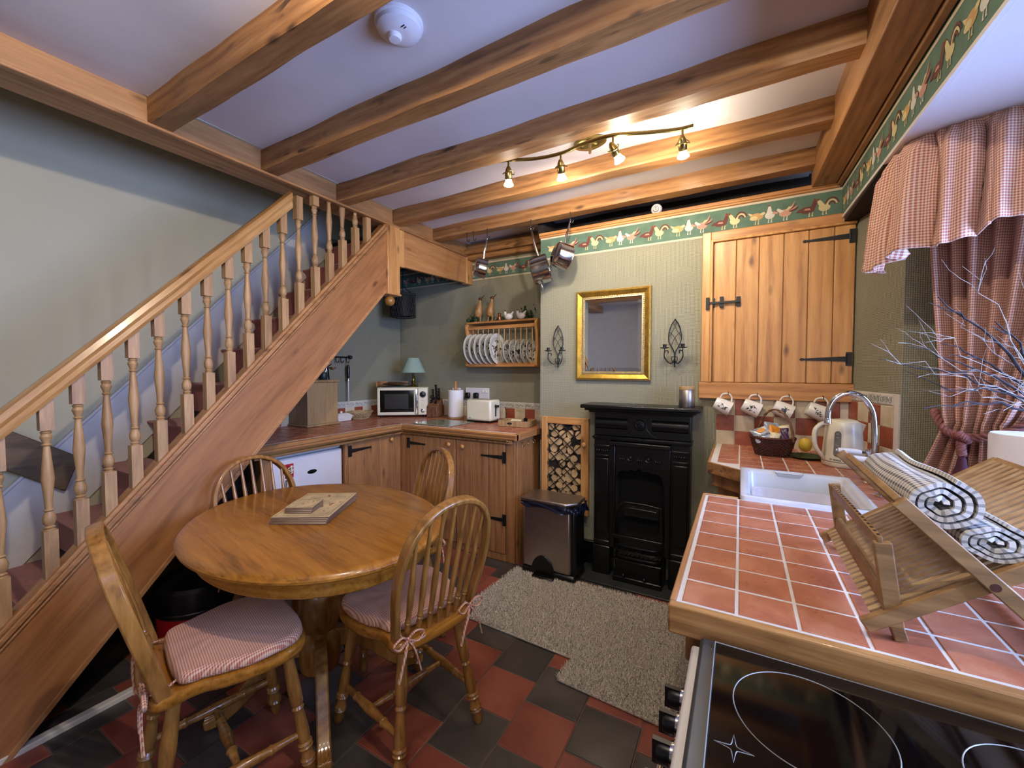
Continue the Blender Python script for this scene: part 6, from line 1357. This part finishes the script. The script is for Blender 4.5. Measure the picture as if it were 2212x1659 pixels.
# ------------------------------------------------------------------ mugs on hooks
def mug(x, i):
    zt_ = 1.222 - .004 * i; y = 2.695; lab = ('leftmost of the four white botanical mugs hanging under the cupboard', 'second from left of the four white botanical mugs under the cupboard', 'third from left mug, with a blue flower, hanging under the cupboard', 'rightmost of the four white botanical mugs, behind the tap')[i]
    t = thing('mug', lab, 'mug', (x, y, zt_), group='mugs hanging under the cupboard')
    # local frame: handle loop at the top, cup axis nearly level
    tilt = Matrix.Rotation(radians(-20), 3, 'Y') @ Matrix.Rotation(0, 3, 'Z'); ax = (Matrix.Rotation(radians(12), 3, 'Z') @ Vector((.9, -.18, -.40))).normalized()
    side = Vector((0, 0, 1)) - ax * ax.z; side.normalize(); c = Vector((x + .003, y, zt_)) - side * .078 - ax * .0
    L_ = .09; r_ = .0425
    part(t, 'cup', MB().lathe([(0, 0), (.033, 0), (.036, .004), (.0395, .03), (r_, L_), (r_ - .003, L_), (.036, .03), (.031, .005), (0, .004)], c - ax * L_ * .5, 32, ax=ax, cap=False), 'china')
    part(t, 'handle', MB().tube(smoothpts([c + side * .039 - ax * .030, c + side * .062 - ax * .028, c + side * .078 - ax * .002, c + side * .066 + ax * .022, c + side * .041 + ax * .032], 6), .0045, 8), 'china')
    # printed sprig on the side facing the room
    fdir = Vector((0, -1, 0)) - ax * (-ax.y); fdir.normalize(); up_ = ax.cross(fdir); r = random.Random(i + 20)
    def sp(a, b): # a along axis, b round the barrel
        q = b / r_; rad = (.0395 + (a + .5 * L_ - .03) * .05 if a + .5 * L_ > .03 else .036 + (a + .5 * L_) * .117) + .0009; return c + ax * a + (fdir * cos(q) + up_ * sin(q)) * rad
    mb = MB()
    for k in range(9):
        a, b = r.uniform(-.022, .022), r.uniform(-.018, .018); mb.tube([sp(a, b), sp(a + r.uniform(-.01, .01), b + r.uniform(-.01, .01)), sp(a + r.uniform(-.014, .014), b + r.uniform(-.01, .01))], .0012, 4, m=0)
        s = r.uniform(.003, .0055); mb.add([sp(a + s * cos(q), b + s * .7 * sin(q)) for q in [2 * pi * j / 7 for j in range(7)]], [tuple(range(7))], 0 if k % 3 else 1)
    if i == 2:
        for k in range(5): a, b = .002 + .008 * cos(k * 1.26), .006 * sin(k * 1.26); mb.add([sp(a + .006 * cos(q), b + .006 * sin(q)) for q in [2 * pi * j / 7 for j in range(7)]], [tuple(range(7))], 2)
    part(t, 'botanical_print', mb, ['gpaint', 'rpaint', 'bpaint'])
    h = thing('cup_hook', 'brass cup hook screwed to the cupboard frame above the %s mug' % ('first', 'second', 'third', 'fourth')[i], 'hook', (x, 2.71, zt_), group='cup hooks under the cupboard')
    part(h, 'hook', MB().tube(smoothpts([(x, 2.716, zt_ + .01), (x, 2.70, zt_ + .012), (x, 2.69, zt_ + .004), (x, 2.692, zt_ - .004), (x, 2.70, zt_ - .005)], 4), .0018, 6), 'iron')
for i, x in enumerate((-.062, .083, .233, .385)): mug(x, i)

# ------------------------------------------------------------------ dish rack
dr = thing('dish_rack', 'folding slatted bamboo dish rack standing on the near right worktop', 'dish rack', (.33, 1.06, WZ + .002)); yn, yf = .865, 1.265
def bar(parent, name, a, b, w, h, side=(0, 1, 0), m='bamboo'): return part(parent, name, MB().ribbon([a, b], side, w, h), m, .002)
for y in (yn, yf):
    bar(dr, 'side_rail', (.185, y, .938), (.485, y, 1.165), .014, .022); yy = y + (-.015 if y == yn else .015)
    bar(dr, 'side_rail', (.219, yy, 1.155), (.445, yy, .932), .014, .022)
    part(dr, 'pivot_bolt', MB().lathe([(.006, 0), (.007, .002), (.006, .004)], (.325, yy + (-.0075 if y == yn else .0035), 1.047), 12, ax=(0, 1, 0)), 'wicker')
av, bv = Vector((.20, 0, .950)), Vector((.478, 0, 1.160))
sd2 = Vector((0, 1, 0)); nA = (bv - av).cross(sd2).normalized(); nA = nA if nA.z > 0 else -nA
for k in range(19):
    y = yn + .018 + k * (yf - yn - .036) / 18; a = av + Vector((0, y, 0)) + nA * .006; b = bv + Vector((0, y, 0)) + nA * .006
    part(dr, 'slat', MB().ribbon([a, b], sd2, .0120, .010), 'bamboo_l')
for p in (Vector((.215, 0, .955)), Vector((.475, 0, 1.150)), Vector((.345, 0, 1.053))): bar(dr, 'cross_bar', p + Vector((0, yn, -.004)), p + Vector((0, yf, -.004)), .018, .010, side=(bv - av).normalized())
def toothed(a, b, w, h, side, up, name):
    o = part(dr, name, MB().ribbon([a, b], side, w, h), 'bamboo', .002); q = MB(); a, b = Vector(a), Vector(b); s_ = Vector(side).normalized(); n = 20
    for k in range(n): c = a.lerp(b, (k + .5) / n); q.ribbon([c - (b - a).normalized() * .0035 + s_ * 0, c + (b - a).normalized() * .0035], Vector(side), w * .5, h + .0012) ; q.v[-8:] = [tuple(Vector(p) + Vector(up) * .0) for p in q.v[-8:]]
    part(o, 'notch', q, 'shadowwood', kind='stuff'); return o
toothed((.203, yn, 1.078), (.203, yf, 1.066), .008, .024, (1, 0, .1), (0, 0, 1), 'notched_bar')
toothed((.224, yn - .010, 1.152), (.234, yf - .010, 1.150), .020, .012, (.7, 0, -.7), (0, 0, 1), 'notched_bar')
bar(dr, 'lower_bar', (.215, yn, .985), (.215, yf, .985), .012, .030, (1, 0, 0))
for y in (yn + .006, yf - .006): bar(dr, 'post', (.206, y, 1.08), (.224, y, .945), .014, .024)
bar(dr, 'cross_bar', (.440, yn - .015, .936), (.440, yf + .015, .936), .018, .012, (1, 0, 1)); 
for y in (yn + .012, yf - .01): bar(dr, 'foot', (.222, y, .962), (.234, y, WZ + .003), .018, .018)
bar(dr, 'top_bar', (.478, yn, 1.162), (.478, yf, 1.162), .022, .014, (1, 0, 1))
# rolled towels in the rack
def towel(c, r0, y0, y1, label, flat, seed):
    turns = 3.2; n = 90; mb = MB(); pts = []
    for i in range(n + 1):
        a = turns * 2 * pi * i / n; rr = .006 + (r0 - .006) * i / n; pts.append((c[0] + rr * cos(a) * 1.1, c[1] + rr * sin(a) * flat))
    Ls = [0]
    for i in range(n): Ls.append(Ls[-1] + sqrt((pts[i + 1][0] - pts[i][0]) ** 2 + (pts[i + 1][1] - pts[i][1]) ** 2))
    th = (r0 - .006) / turns * .7
    def surf(sgn):
        def f(u, v):
            i = int(round(u * n)); a = turns * 2 * pi * i / n; k = th * sgn * .5; w_ = .004 * sin(v * 6 + seed) * (i / n)
            return (pts[i][0] + k * cos(a) + w_, y0 + (y1 - y0) * v + .003 * sin(a * 2), pts[i][1] + k * sin(a) * flat + .0015 * sin(a * 5 + v * 8))
        return f
    mb.grid(surf(1), n, 14, uvs=lambda u, v: (Ls[int(round(u * n))], v * (y1 - y0))); mb.grid(lambda u, v: surf(-1)(u, 1 - v), n, 14, uvs=lambda u, v: (Ls[int(round(u * n))], (1 - v) * (y1 - y0)))
    k = len(mb.v); vs = []; 
    for i in range(n + 1):
        for sgn in (-1, 1): vs.append(surf(sgn)(i / n, 0))
        mb.uv[k + 2 * i] = (Ls[i], 0); mb.uv[k + 2 * i + 1] = (Ls[i], .004)
    mb.add(vs, [(2 * i, 2 * i + 1, 2 * i + 3, 2 * i + 2) for i in range(n)])
    mb.grid(lambda u, v: tuple(Vector(surf(1)(1, v)).lerp(Vector(surf(-1)(1, v)), u)), 1, 14, uvs=lambda u, v: (Ls[-1], v * (y1 - y0)))
    return solo('rolled_towel', mb, 'towel', label, 'towel', group='rolled towels in the dish rack', ang=70)
towel((.275, 1.152), .040, .875, 1.155, 'rolled checked grey towel lying uppermost in the dish rack', .95, 1)
towel((.332, 1.103), .038, .87, 1.12, 'flatter rolled checked grey towel lower in the dish rack', .72, 2)

# kitchen roll by the window
rl = thing('paper_towel_stand', 'white stand of the large paper roll by the right window', 'stand', (.72, 1.66, WZ + .002))
part(rl, 'stand_base', MB().lathe([(.085, 0), (.086, .01), (.07, .014)], (.685, 1.64, WZ + .002), 32), 'plastic'); part(rl, 'stand_arm', MB().tube([(.60, 1.70, WZ + .07), (.575, 1.72, WZ + .075), (.56, 1.73, WZ + .074)], .005, 8).box((.575, 1.70, WZ + .002), (.60, 1.73, WZ + .07)), 'plastic')
solo('paper_roll', MB().lathe([(.02, 0), (.078, 0), (.08, .01), (.08, .24), (.077, .248), (.02, .248), (.02, 0)], (.69, 1.64, WZ + .018), 48, cap=False), 'tissue', 'large white paper roll at the right edge by the curtain', 'paper roll')

# ------------------------------------------------------------------ branches in a vase
bv_ = thing('twig_arrangement', 'spray of bare pale and dark twigs fanning in front of the curtain', 'branches', (.80, 1.78, WZ + .002)); root = Vector((.80, 1.78, 1.22))
vs_ = thing('vase', 'grey vase holding the twigs on the window side worktop', 'vase', (.80, 1.78, WZ + .002)); part(vs_, 'vase_body', MB().lathe([(.05, 0), (.06, .01), (.07, .1), (.05, .2), (.035, .26), (.045, .30), (.038, .30), (.03, .25), (.045, .2), (.06, .1), (.045, .01)], (.80, 1.78, WZ + .002), 28), 'vase')
r = random.Random(12)
def twig(tip, m, th, wig=.02, subs=3):
    if m == 'twig_d': th *= 1.15; wig *= .5; subs = 1
    else: th *= .62
    tip = Vector(tip); n = 9; P = []
    for i in range(n + 1):
        t = i / n; p = root.lerp(tip, t) + Vector((0, 0, .03 * sin(pi * t))); w = wig * (.4 + t) if 0 < i < n else 0; P.append(p + Vector((r.uniform(-w, w), r.uniform(-w, w), r.uniform(-w, w) * .8)))
    mb = MB().tube(P, [th * (1 - .75 * i / n) for i in range(n + 1)], 6)
    for s in range(subs):
        i = r.randint(3, n - 1); d_ = (P[i + 1 if i < n else n] - P[i - 1]).normalized() + Vector((r.uniform(-.7, .7), r.uniform(-.5, .5), r.uniform(-.7, .7))); l = r.uniform(.06, .15); q = [P[i]]
        for k in range(4): q.append(q[-1] + d_.normalized() * l / 4 + Vector((r.uniform(-.008, .008), r.uniform(-.008, .008), r.uniform(-.008, .008))))
        mb.tube(q, [th * .45, th * .38, th * .3, th * .22, th * .12], 5)
    part(bv_, 'twig', mb, m)
for tip, m, th in (((.375, 1.66, 1.395), 'twig_d', .0035), ((.50, 1.66, 1.575), 'twig_d', .005), ((.43, 1.63, 1.43), 'twig_d', .0035), ((.46, 1.60, 1.25), 'twig_d', .004), ((.52, 1.70, 1.44), 'twig_d', .004), ((.64, 1.72, 1.50), 'twig_d', .005), ((.50, 1.62, 1.31), 'twig_d', .0035),
                   ((.555, 1.68, 1.66), 'twig_p', .004), ((.69, 1.74, 1.64), 'twig_p', .0035), ((.40, 1.60, 1.44), 'twig_p', .0028), ((.45, 1.62, 1.47), 'twig_p', .0028), ((.37, 1.58, 1.39), 'twig_p', .0028), ((.47, 1.60, 1.30), 'twig_p', .003), ((.60, 1.66, 1.48), 'twig_p', .003),
                   ((.44, 1.58, 1.34), 'twig_p', .0026), ((.56, 1.62, 1.36), 'twig_p', .003), ((.52, 1.68, 1.53), 'twig_p', .003), ((.62, 1.60, 1.30), 'twig_p', .003), ((.95, 1.80, 1.65), 'twig_p', .003), ((1.0, 1.75, 1.45), 'twig_d', .004), ((.66, 1.64, 1.42), 'twig_p', .003), ((.58, 1.60, 1.24), 'twig_p', .0028)):
    twig(tip, m, th)

# ------------------------------------------------------------------ curtain, pelmet, tieback
ct = thing('curtain', 'long gingham curtain tied back beside the right window', 'curtain', (.72, 2.05, .95))
def width(z):                                     # half-width factor along the spine at height z
    if z > 1.17: t = min(1, (z - 1.17) / .75); return .40 + .60 * (t ** .75)
    t = min(1, (1.17 - z) / .25); return .40 + .32 * t
ca, cb_ = Vector((.615, 2.15, 0)), Vector((.96, 1.93, 0)); cdir = (cb_ - ca).normalized(); cn_ = Vector((cdir.y, -cdir.x, 0)); CL = (cb_ - ca).length
def cf(u, v):
    z = 2.02 - v * 1.085; w = width(z); anchor = .12 if z > 1.17 else .05
    s = CL * (.02 + (.38 if z < 1.4 else .38) * 0 + u * w) + (1 - w) * CL * .28
    if z < 1.17: s -= (1.17 - z) * .22
    amp = .026 * (.5 + .5 * w); ph = u * 2 * pi * 7.5 + .8 * sin(v * 3 + u * 5)
    p = ca + cdir * s + cn_ * (amp * sin(ph) + .012 * sin(ph * .5 + 1) + (.03 * math.exp(-((z - 1.17) / .1) ** 2)))
    return (p.x, p.y, z)
part(ct, 'curtain_cloth', MB().grid(cf, 150, 60, uvs=lambda u, v: (u * .95, v * 1.085)), 'gcurt', ang=180)
for o in ct.children: m_ = o.modifiers.new('thickness', 'SOLIDIFY'); m_.thickness = .003
pe = thing('pelmet', 'gathered gingham pelmet below the bay ceiling', 'pelmet', (.7, 1.85, 1.72)); PS = smoothpts([(.50, 2.13, 0), (.485, 2.02, 0), (.495, 1.90, 0), (.56, 1.845, 0), (.70, 1.80, 0), (.86, 1.76, 0), (1.04, 1.72, 0)], 12)
PLn = [0]
for i in range(len(PS) - 1): PLn.append(PLn[-1] + (PS[i + 1] - PS[i]).length)
def pf(u, v):
    s = u * PLn[-1]; i = 0
    while i < len(PS) - 2 and PLn[i + 1] < s: i += 1
    p = PS[i].lerp(PS[i + 1], (s - PLn[i]) / (PLn[i + 1] - PLn[i])); t = (PS[i + 1] - PS[i]).normalized(); n = Vector((t.y, -t.x, 0)); n = n if n.y < 0 or n.x < -.5 else -n
    hem = 1.735 + .10 * min(1, max(0, (s - .15) / .45)) ** 1.3 + (.0 if s > .1 else 0); top = 2.146; z = top + (hem - top) * v
    g = 2 * pi * s / .048; big = 2 * pi * s / .098
    k = min(1, v / .16); fold = abs(sin(big * .5 + .25 * sin(v * 4 + s * 9))) ** .45; pl = (.006 * sin(g * 1.6) * (1 - k) + k * (.058 * fold - .026 + .007 * sin(g * 1.3 + 2 * v))) * (1 + .3 * v); flare = .035 * v if s < .2 else .02 * v
    q = p + n * (pl + flare) + t * (.010 * k * cos(big)) ; return (q.x, q.y, z + .012 * v * sin(big * .5))
part(pe, 'pelmet_cloth', MB().grid(pf, 260, 40, uvs=lambda u, v: (u * PLn[-1] * 2.1, v * .38)), 'gcurt', ang=180)
for o in pe.children: m_ = o.modifiers.new('thickness', 'SOLIDIFY'); m_.thickness = .003
# rope tieback with tassel
tk = thing('tieback', 'twisted maroon rope tieback with tassel round the curtain', 'tieback', (.68, 2.02, .98))
kn = ca + cdir * (CL * .30) + cn_ * .065 + Vector((0, 0, 1.125)); lft = ca + cdir * (CL * .10) + cn_ * .02 + Vector((0, 0, 1.20)); rgt = ca + cdir * (CL * .70) + cn_ * .03 + Vector((0, 0, 1.20))
def twist(mb, pts, r=.0060, R_=.0085, rate=26):
    P = smoothpts(pts, 14); n = len(P)
    for s in range(3):
        q = []
        for i, p in enumerate(P):
            t = (P[min(i + 1, n - 1)] - P[max(i - 1, 0)]).normalized(); a, b = mb.frame(p, t); an = s * 2 * pi / 3 + i * .75; q.append(p + (a * cos(an) + b * sin(an)) * R_)
        mb.tube(q, r, 6)
q = MB(); twist(q, [lft + cn_ * -.02, lft, lft.lerp(kn, .5) + cn_ * .02 - Vector((0, 0, .02)), kn]); twist(q, [rgt + cn_ * -.02, rgt, rgt.lerp(kn, .5) + cn_ * .02 - Vector((0, 0, .022)), kn]); part(tk, 'rope', q, 'rope')
q = MB(); twist(q, [kn + Vector((-.012, -.01, .01)), kn + Vector((0, -.02, .0)), kn + Vector((.012, -.01, -.01)), kn + Vector((0, 0, -.02)), kn + Vector((0, -.01, -.065))]); part(tk, 'rope_knot', q, 'rope')
tc_ = kn + Vector((0, -.01, -.07)); part(tk, 'tassel_head', MB().lathe([(.008, 0), (.012, -.01), (.014, -.03), (.024, -.06), (.022, -.064)], tc_, 18), 'tassel')
q = MB(); r = random.Random(2)
for k in range(90):
    a = r.uniform(0, 2 * pi); rr = r.uniform(.004, .024); b0 = tc_ + Vector((rr * cos(a), rr * sin(a), -.06)); e = 1.5 + r.uniform(-.2, .3)
    q.tube([b0, b0 + Vector((rr * cos(a) * .5, rr * sin(a) * .5, -.03)), b0 + Vector((rr * cos(a) * e * .6 + r.uniform(-.004, .004), rr * sin(a) * e * .6, -.06)), b0 + Vector((rr * cos(a) * .5 + r.uniform(-.008, .008), rr * sin(a) * .5, -.085 - r.uniform(0, .012)))], .0017, 4)
part(tk, 'tassel_fringe', q, 'tasself', kind='stuff')

# ------------------------------------------------------------------ cooker
ck = thing('cooker', 'electric cooker with black glass hob and silver control knobs', 'cooker', (.25, .5, 0)); HX0, HX1, HY0, HY1, HZ = -.055, .545, .19, .792, .888
part(ck, 'body', MB().box((HX0 + .005, HY0, .05), (HX1, HY1, .855)), 'white', .004)
part(ck, 'hob_frame', MB().box((HX0, HY0 - .003, .856), (HX1 + .003, HY1, HZ - .004)), 'hobframe', .006)
part(ck, 'hob_glass', MB().box((HX0 + .024, HY0 + .01, HZ - .005), (HX1 - .01, HY1 - .012, HZ)), 'glassblk', .002)
part(ck, 'hob_trim', MB().tube([(HX0 + .024, HY0 + .01, HZ), (HX0 + .024, HY1 - .012, HZ), (HX1 - .01, HY1 - .012, HZ), (HX1 - .01, HY0 + .01, HZ)], .0012, 6, True), 'hobline')
part(ck, 'control_panel', MB().box((HX0 - .014, HY0, .745), (HX0 + .004, HY1 - .005, .868)), 'white', .005)
part(ck, 'oven_door', MB().box((HX0 - .016, HY0 + .01, .30), (HX0 + .004, HY1 - .02, .735)), 'blackpl', .006); part(ck, 'oven_handle', MB().tube([(HX0 - .05, HY0 + .05, .70), (HX0 - .05, HY1 - .06, .70)], .008, 10).tube([(HX0 - .05, HY0 + .07, .70), (HX0 - .01, HY0 + .07, .70)], .006, 8).tube([(HX0 - .05, HY1 - .08, .70), (HX0 - .01, HY1 - .08, .70)], .006, 8), 'chrome')
for k in range(6):
    y = .702 - k * .055
    kb_ = part(ck, 'control_knob', MB().lathe([(.017, 0), (.018, .004), (.017, .008)], (HX0 - .014, y, .822), 22, ax=(-1, 0, 0)), 'chrome')
    part(kb_, 'knob_grip', MB().lathe([(.0155, .008), (.0145, .022), (.012, .026), (0, .027)], (HX0 - .014, y, .822), 22, ax=(-1, 0, 0), cap=False).box((HX0 - .046, y - .004, .805), (HX0 - .02, y + .004, .839)), 'blackpl')
for (x, y, rr) in ((.088, .662, .09), (.318, .66, .08), (.088, .34, .085), (.345, .34, .1)): part(ck, 'heating_zone', MB().tube([(x + rr * cos(a), y + rr * sin(a), HZ + .0001) for a in [2 * pi * k / 72 for k in range(72)]], .0008, 4, True), 'hobline')
sp = MB(); s_ = .022; P = []
for k in range(4):
    a = pi / 2 * k; P += [(s_ * cos(a), s_ * sin(a)), (s_ * .34 * cos(a + .3), s_ * .34 * sin(a + .3)), (s_ * .22 * cos(a + pi / 4), s_ * .22 * sin(a + pi / 4)), (s_ * .34 * cos(a + pi / 2 - .3), s_ * .34 * sin(a + pi / 2 - .3))]
sp.tube([(.0 + a, .568 + b, HZ + .0002) for a, b in P], .0006, 4, True); part(ck, 'star_mark', sp, 'hobline')
solo('red_bowl', MB().lathe([(.0, 0), (.05, 0), (.085, .05), (.095, .09), (.09, .09), (.08, .052), (.045, .006), (0, .006)], (-.245, 1.165, .002), 30, cap=False), 'red', 'red bowl on the floor just entering the bottom edge of the picture', 'bowl')
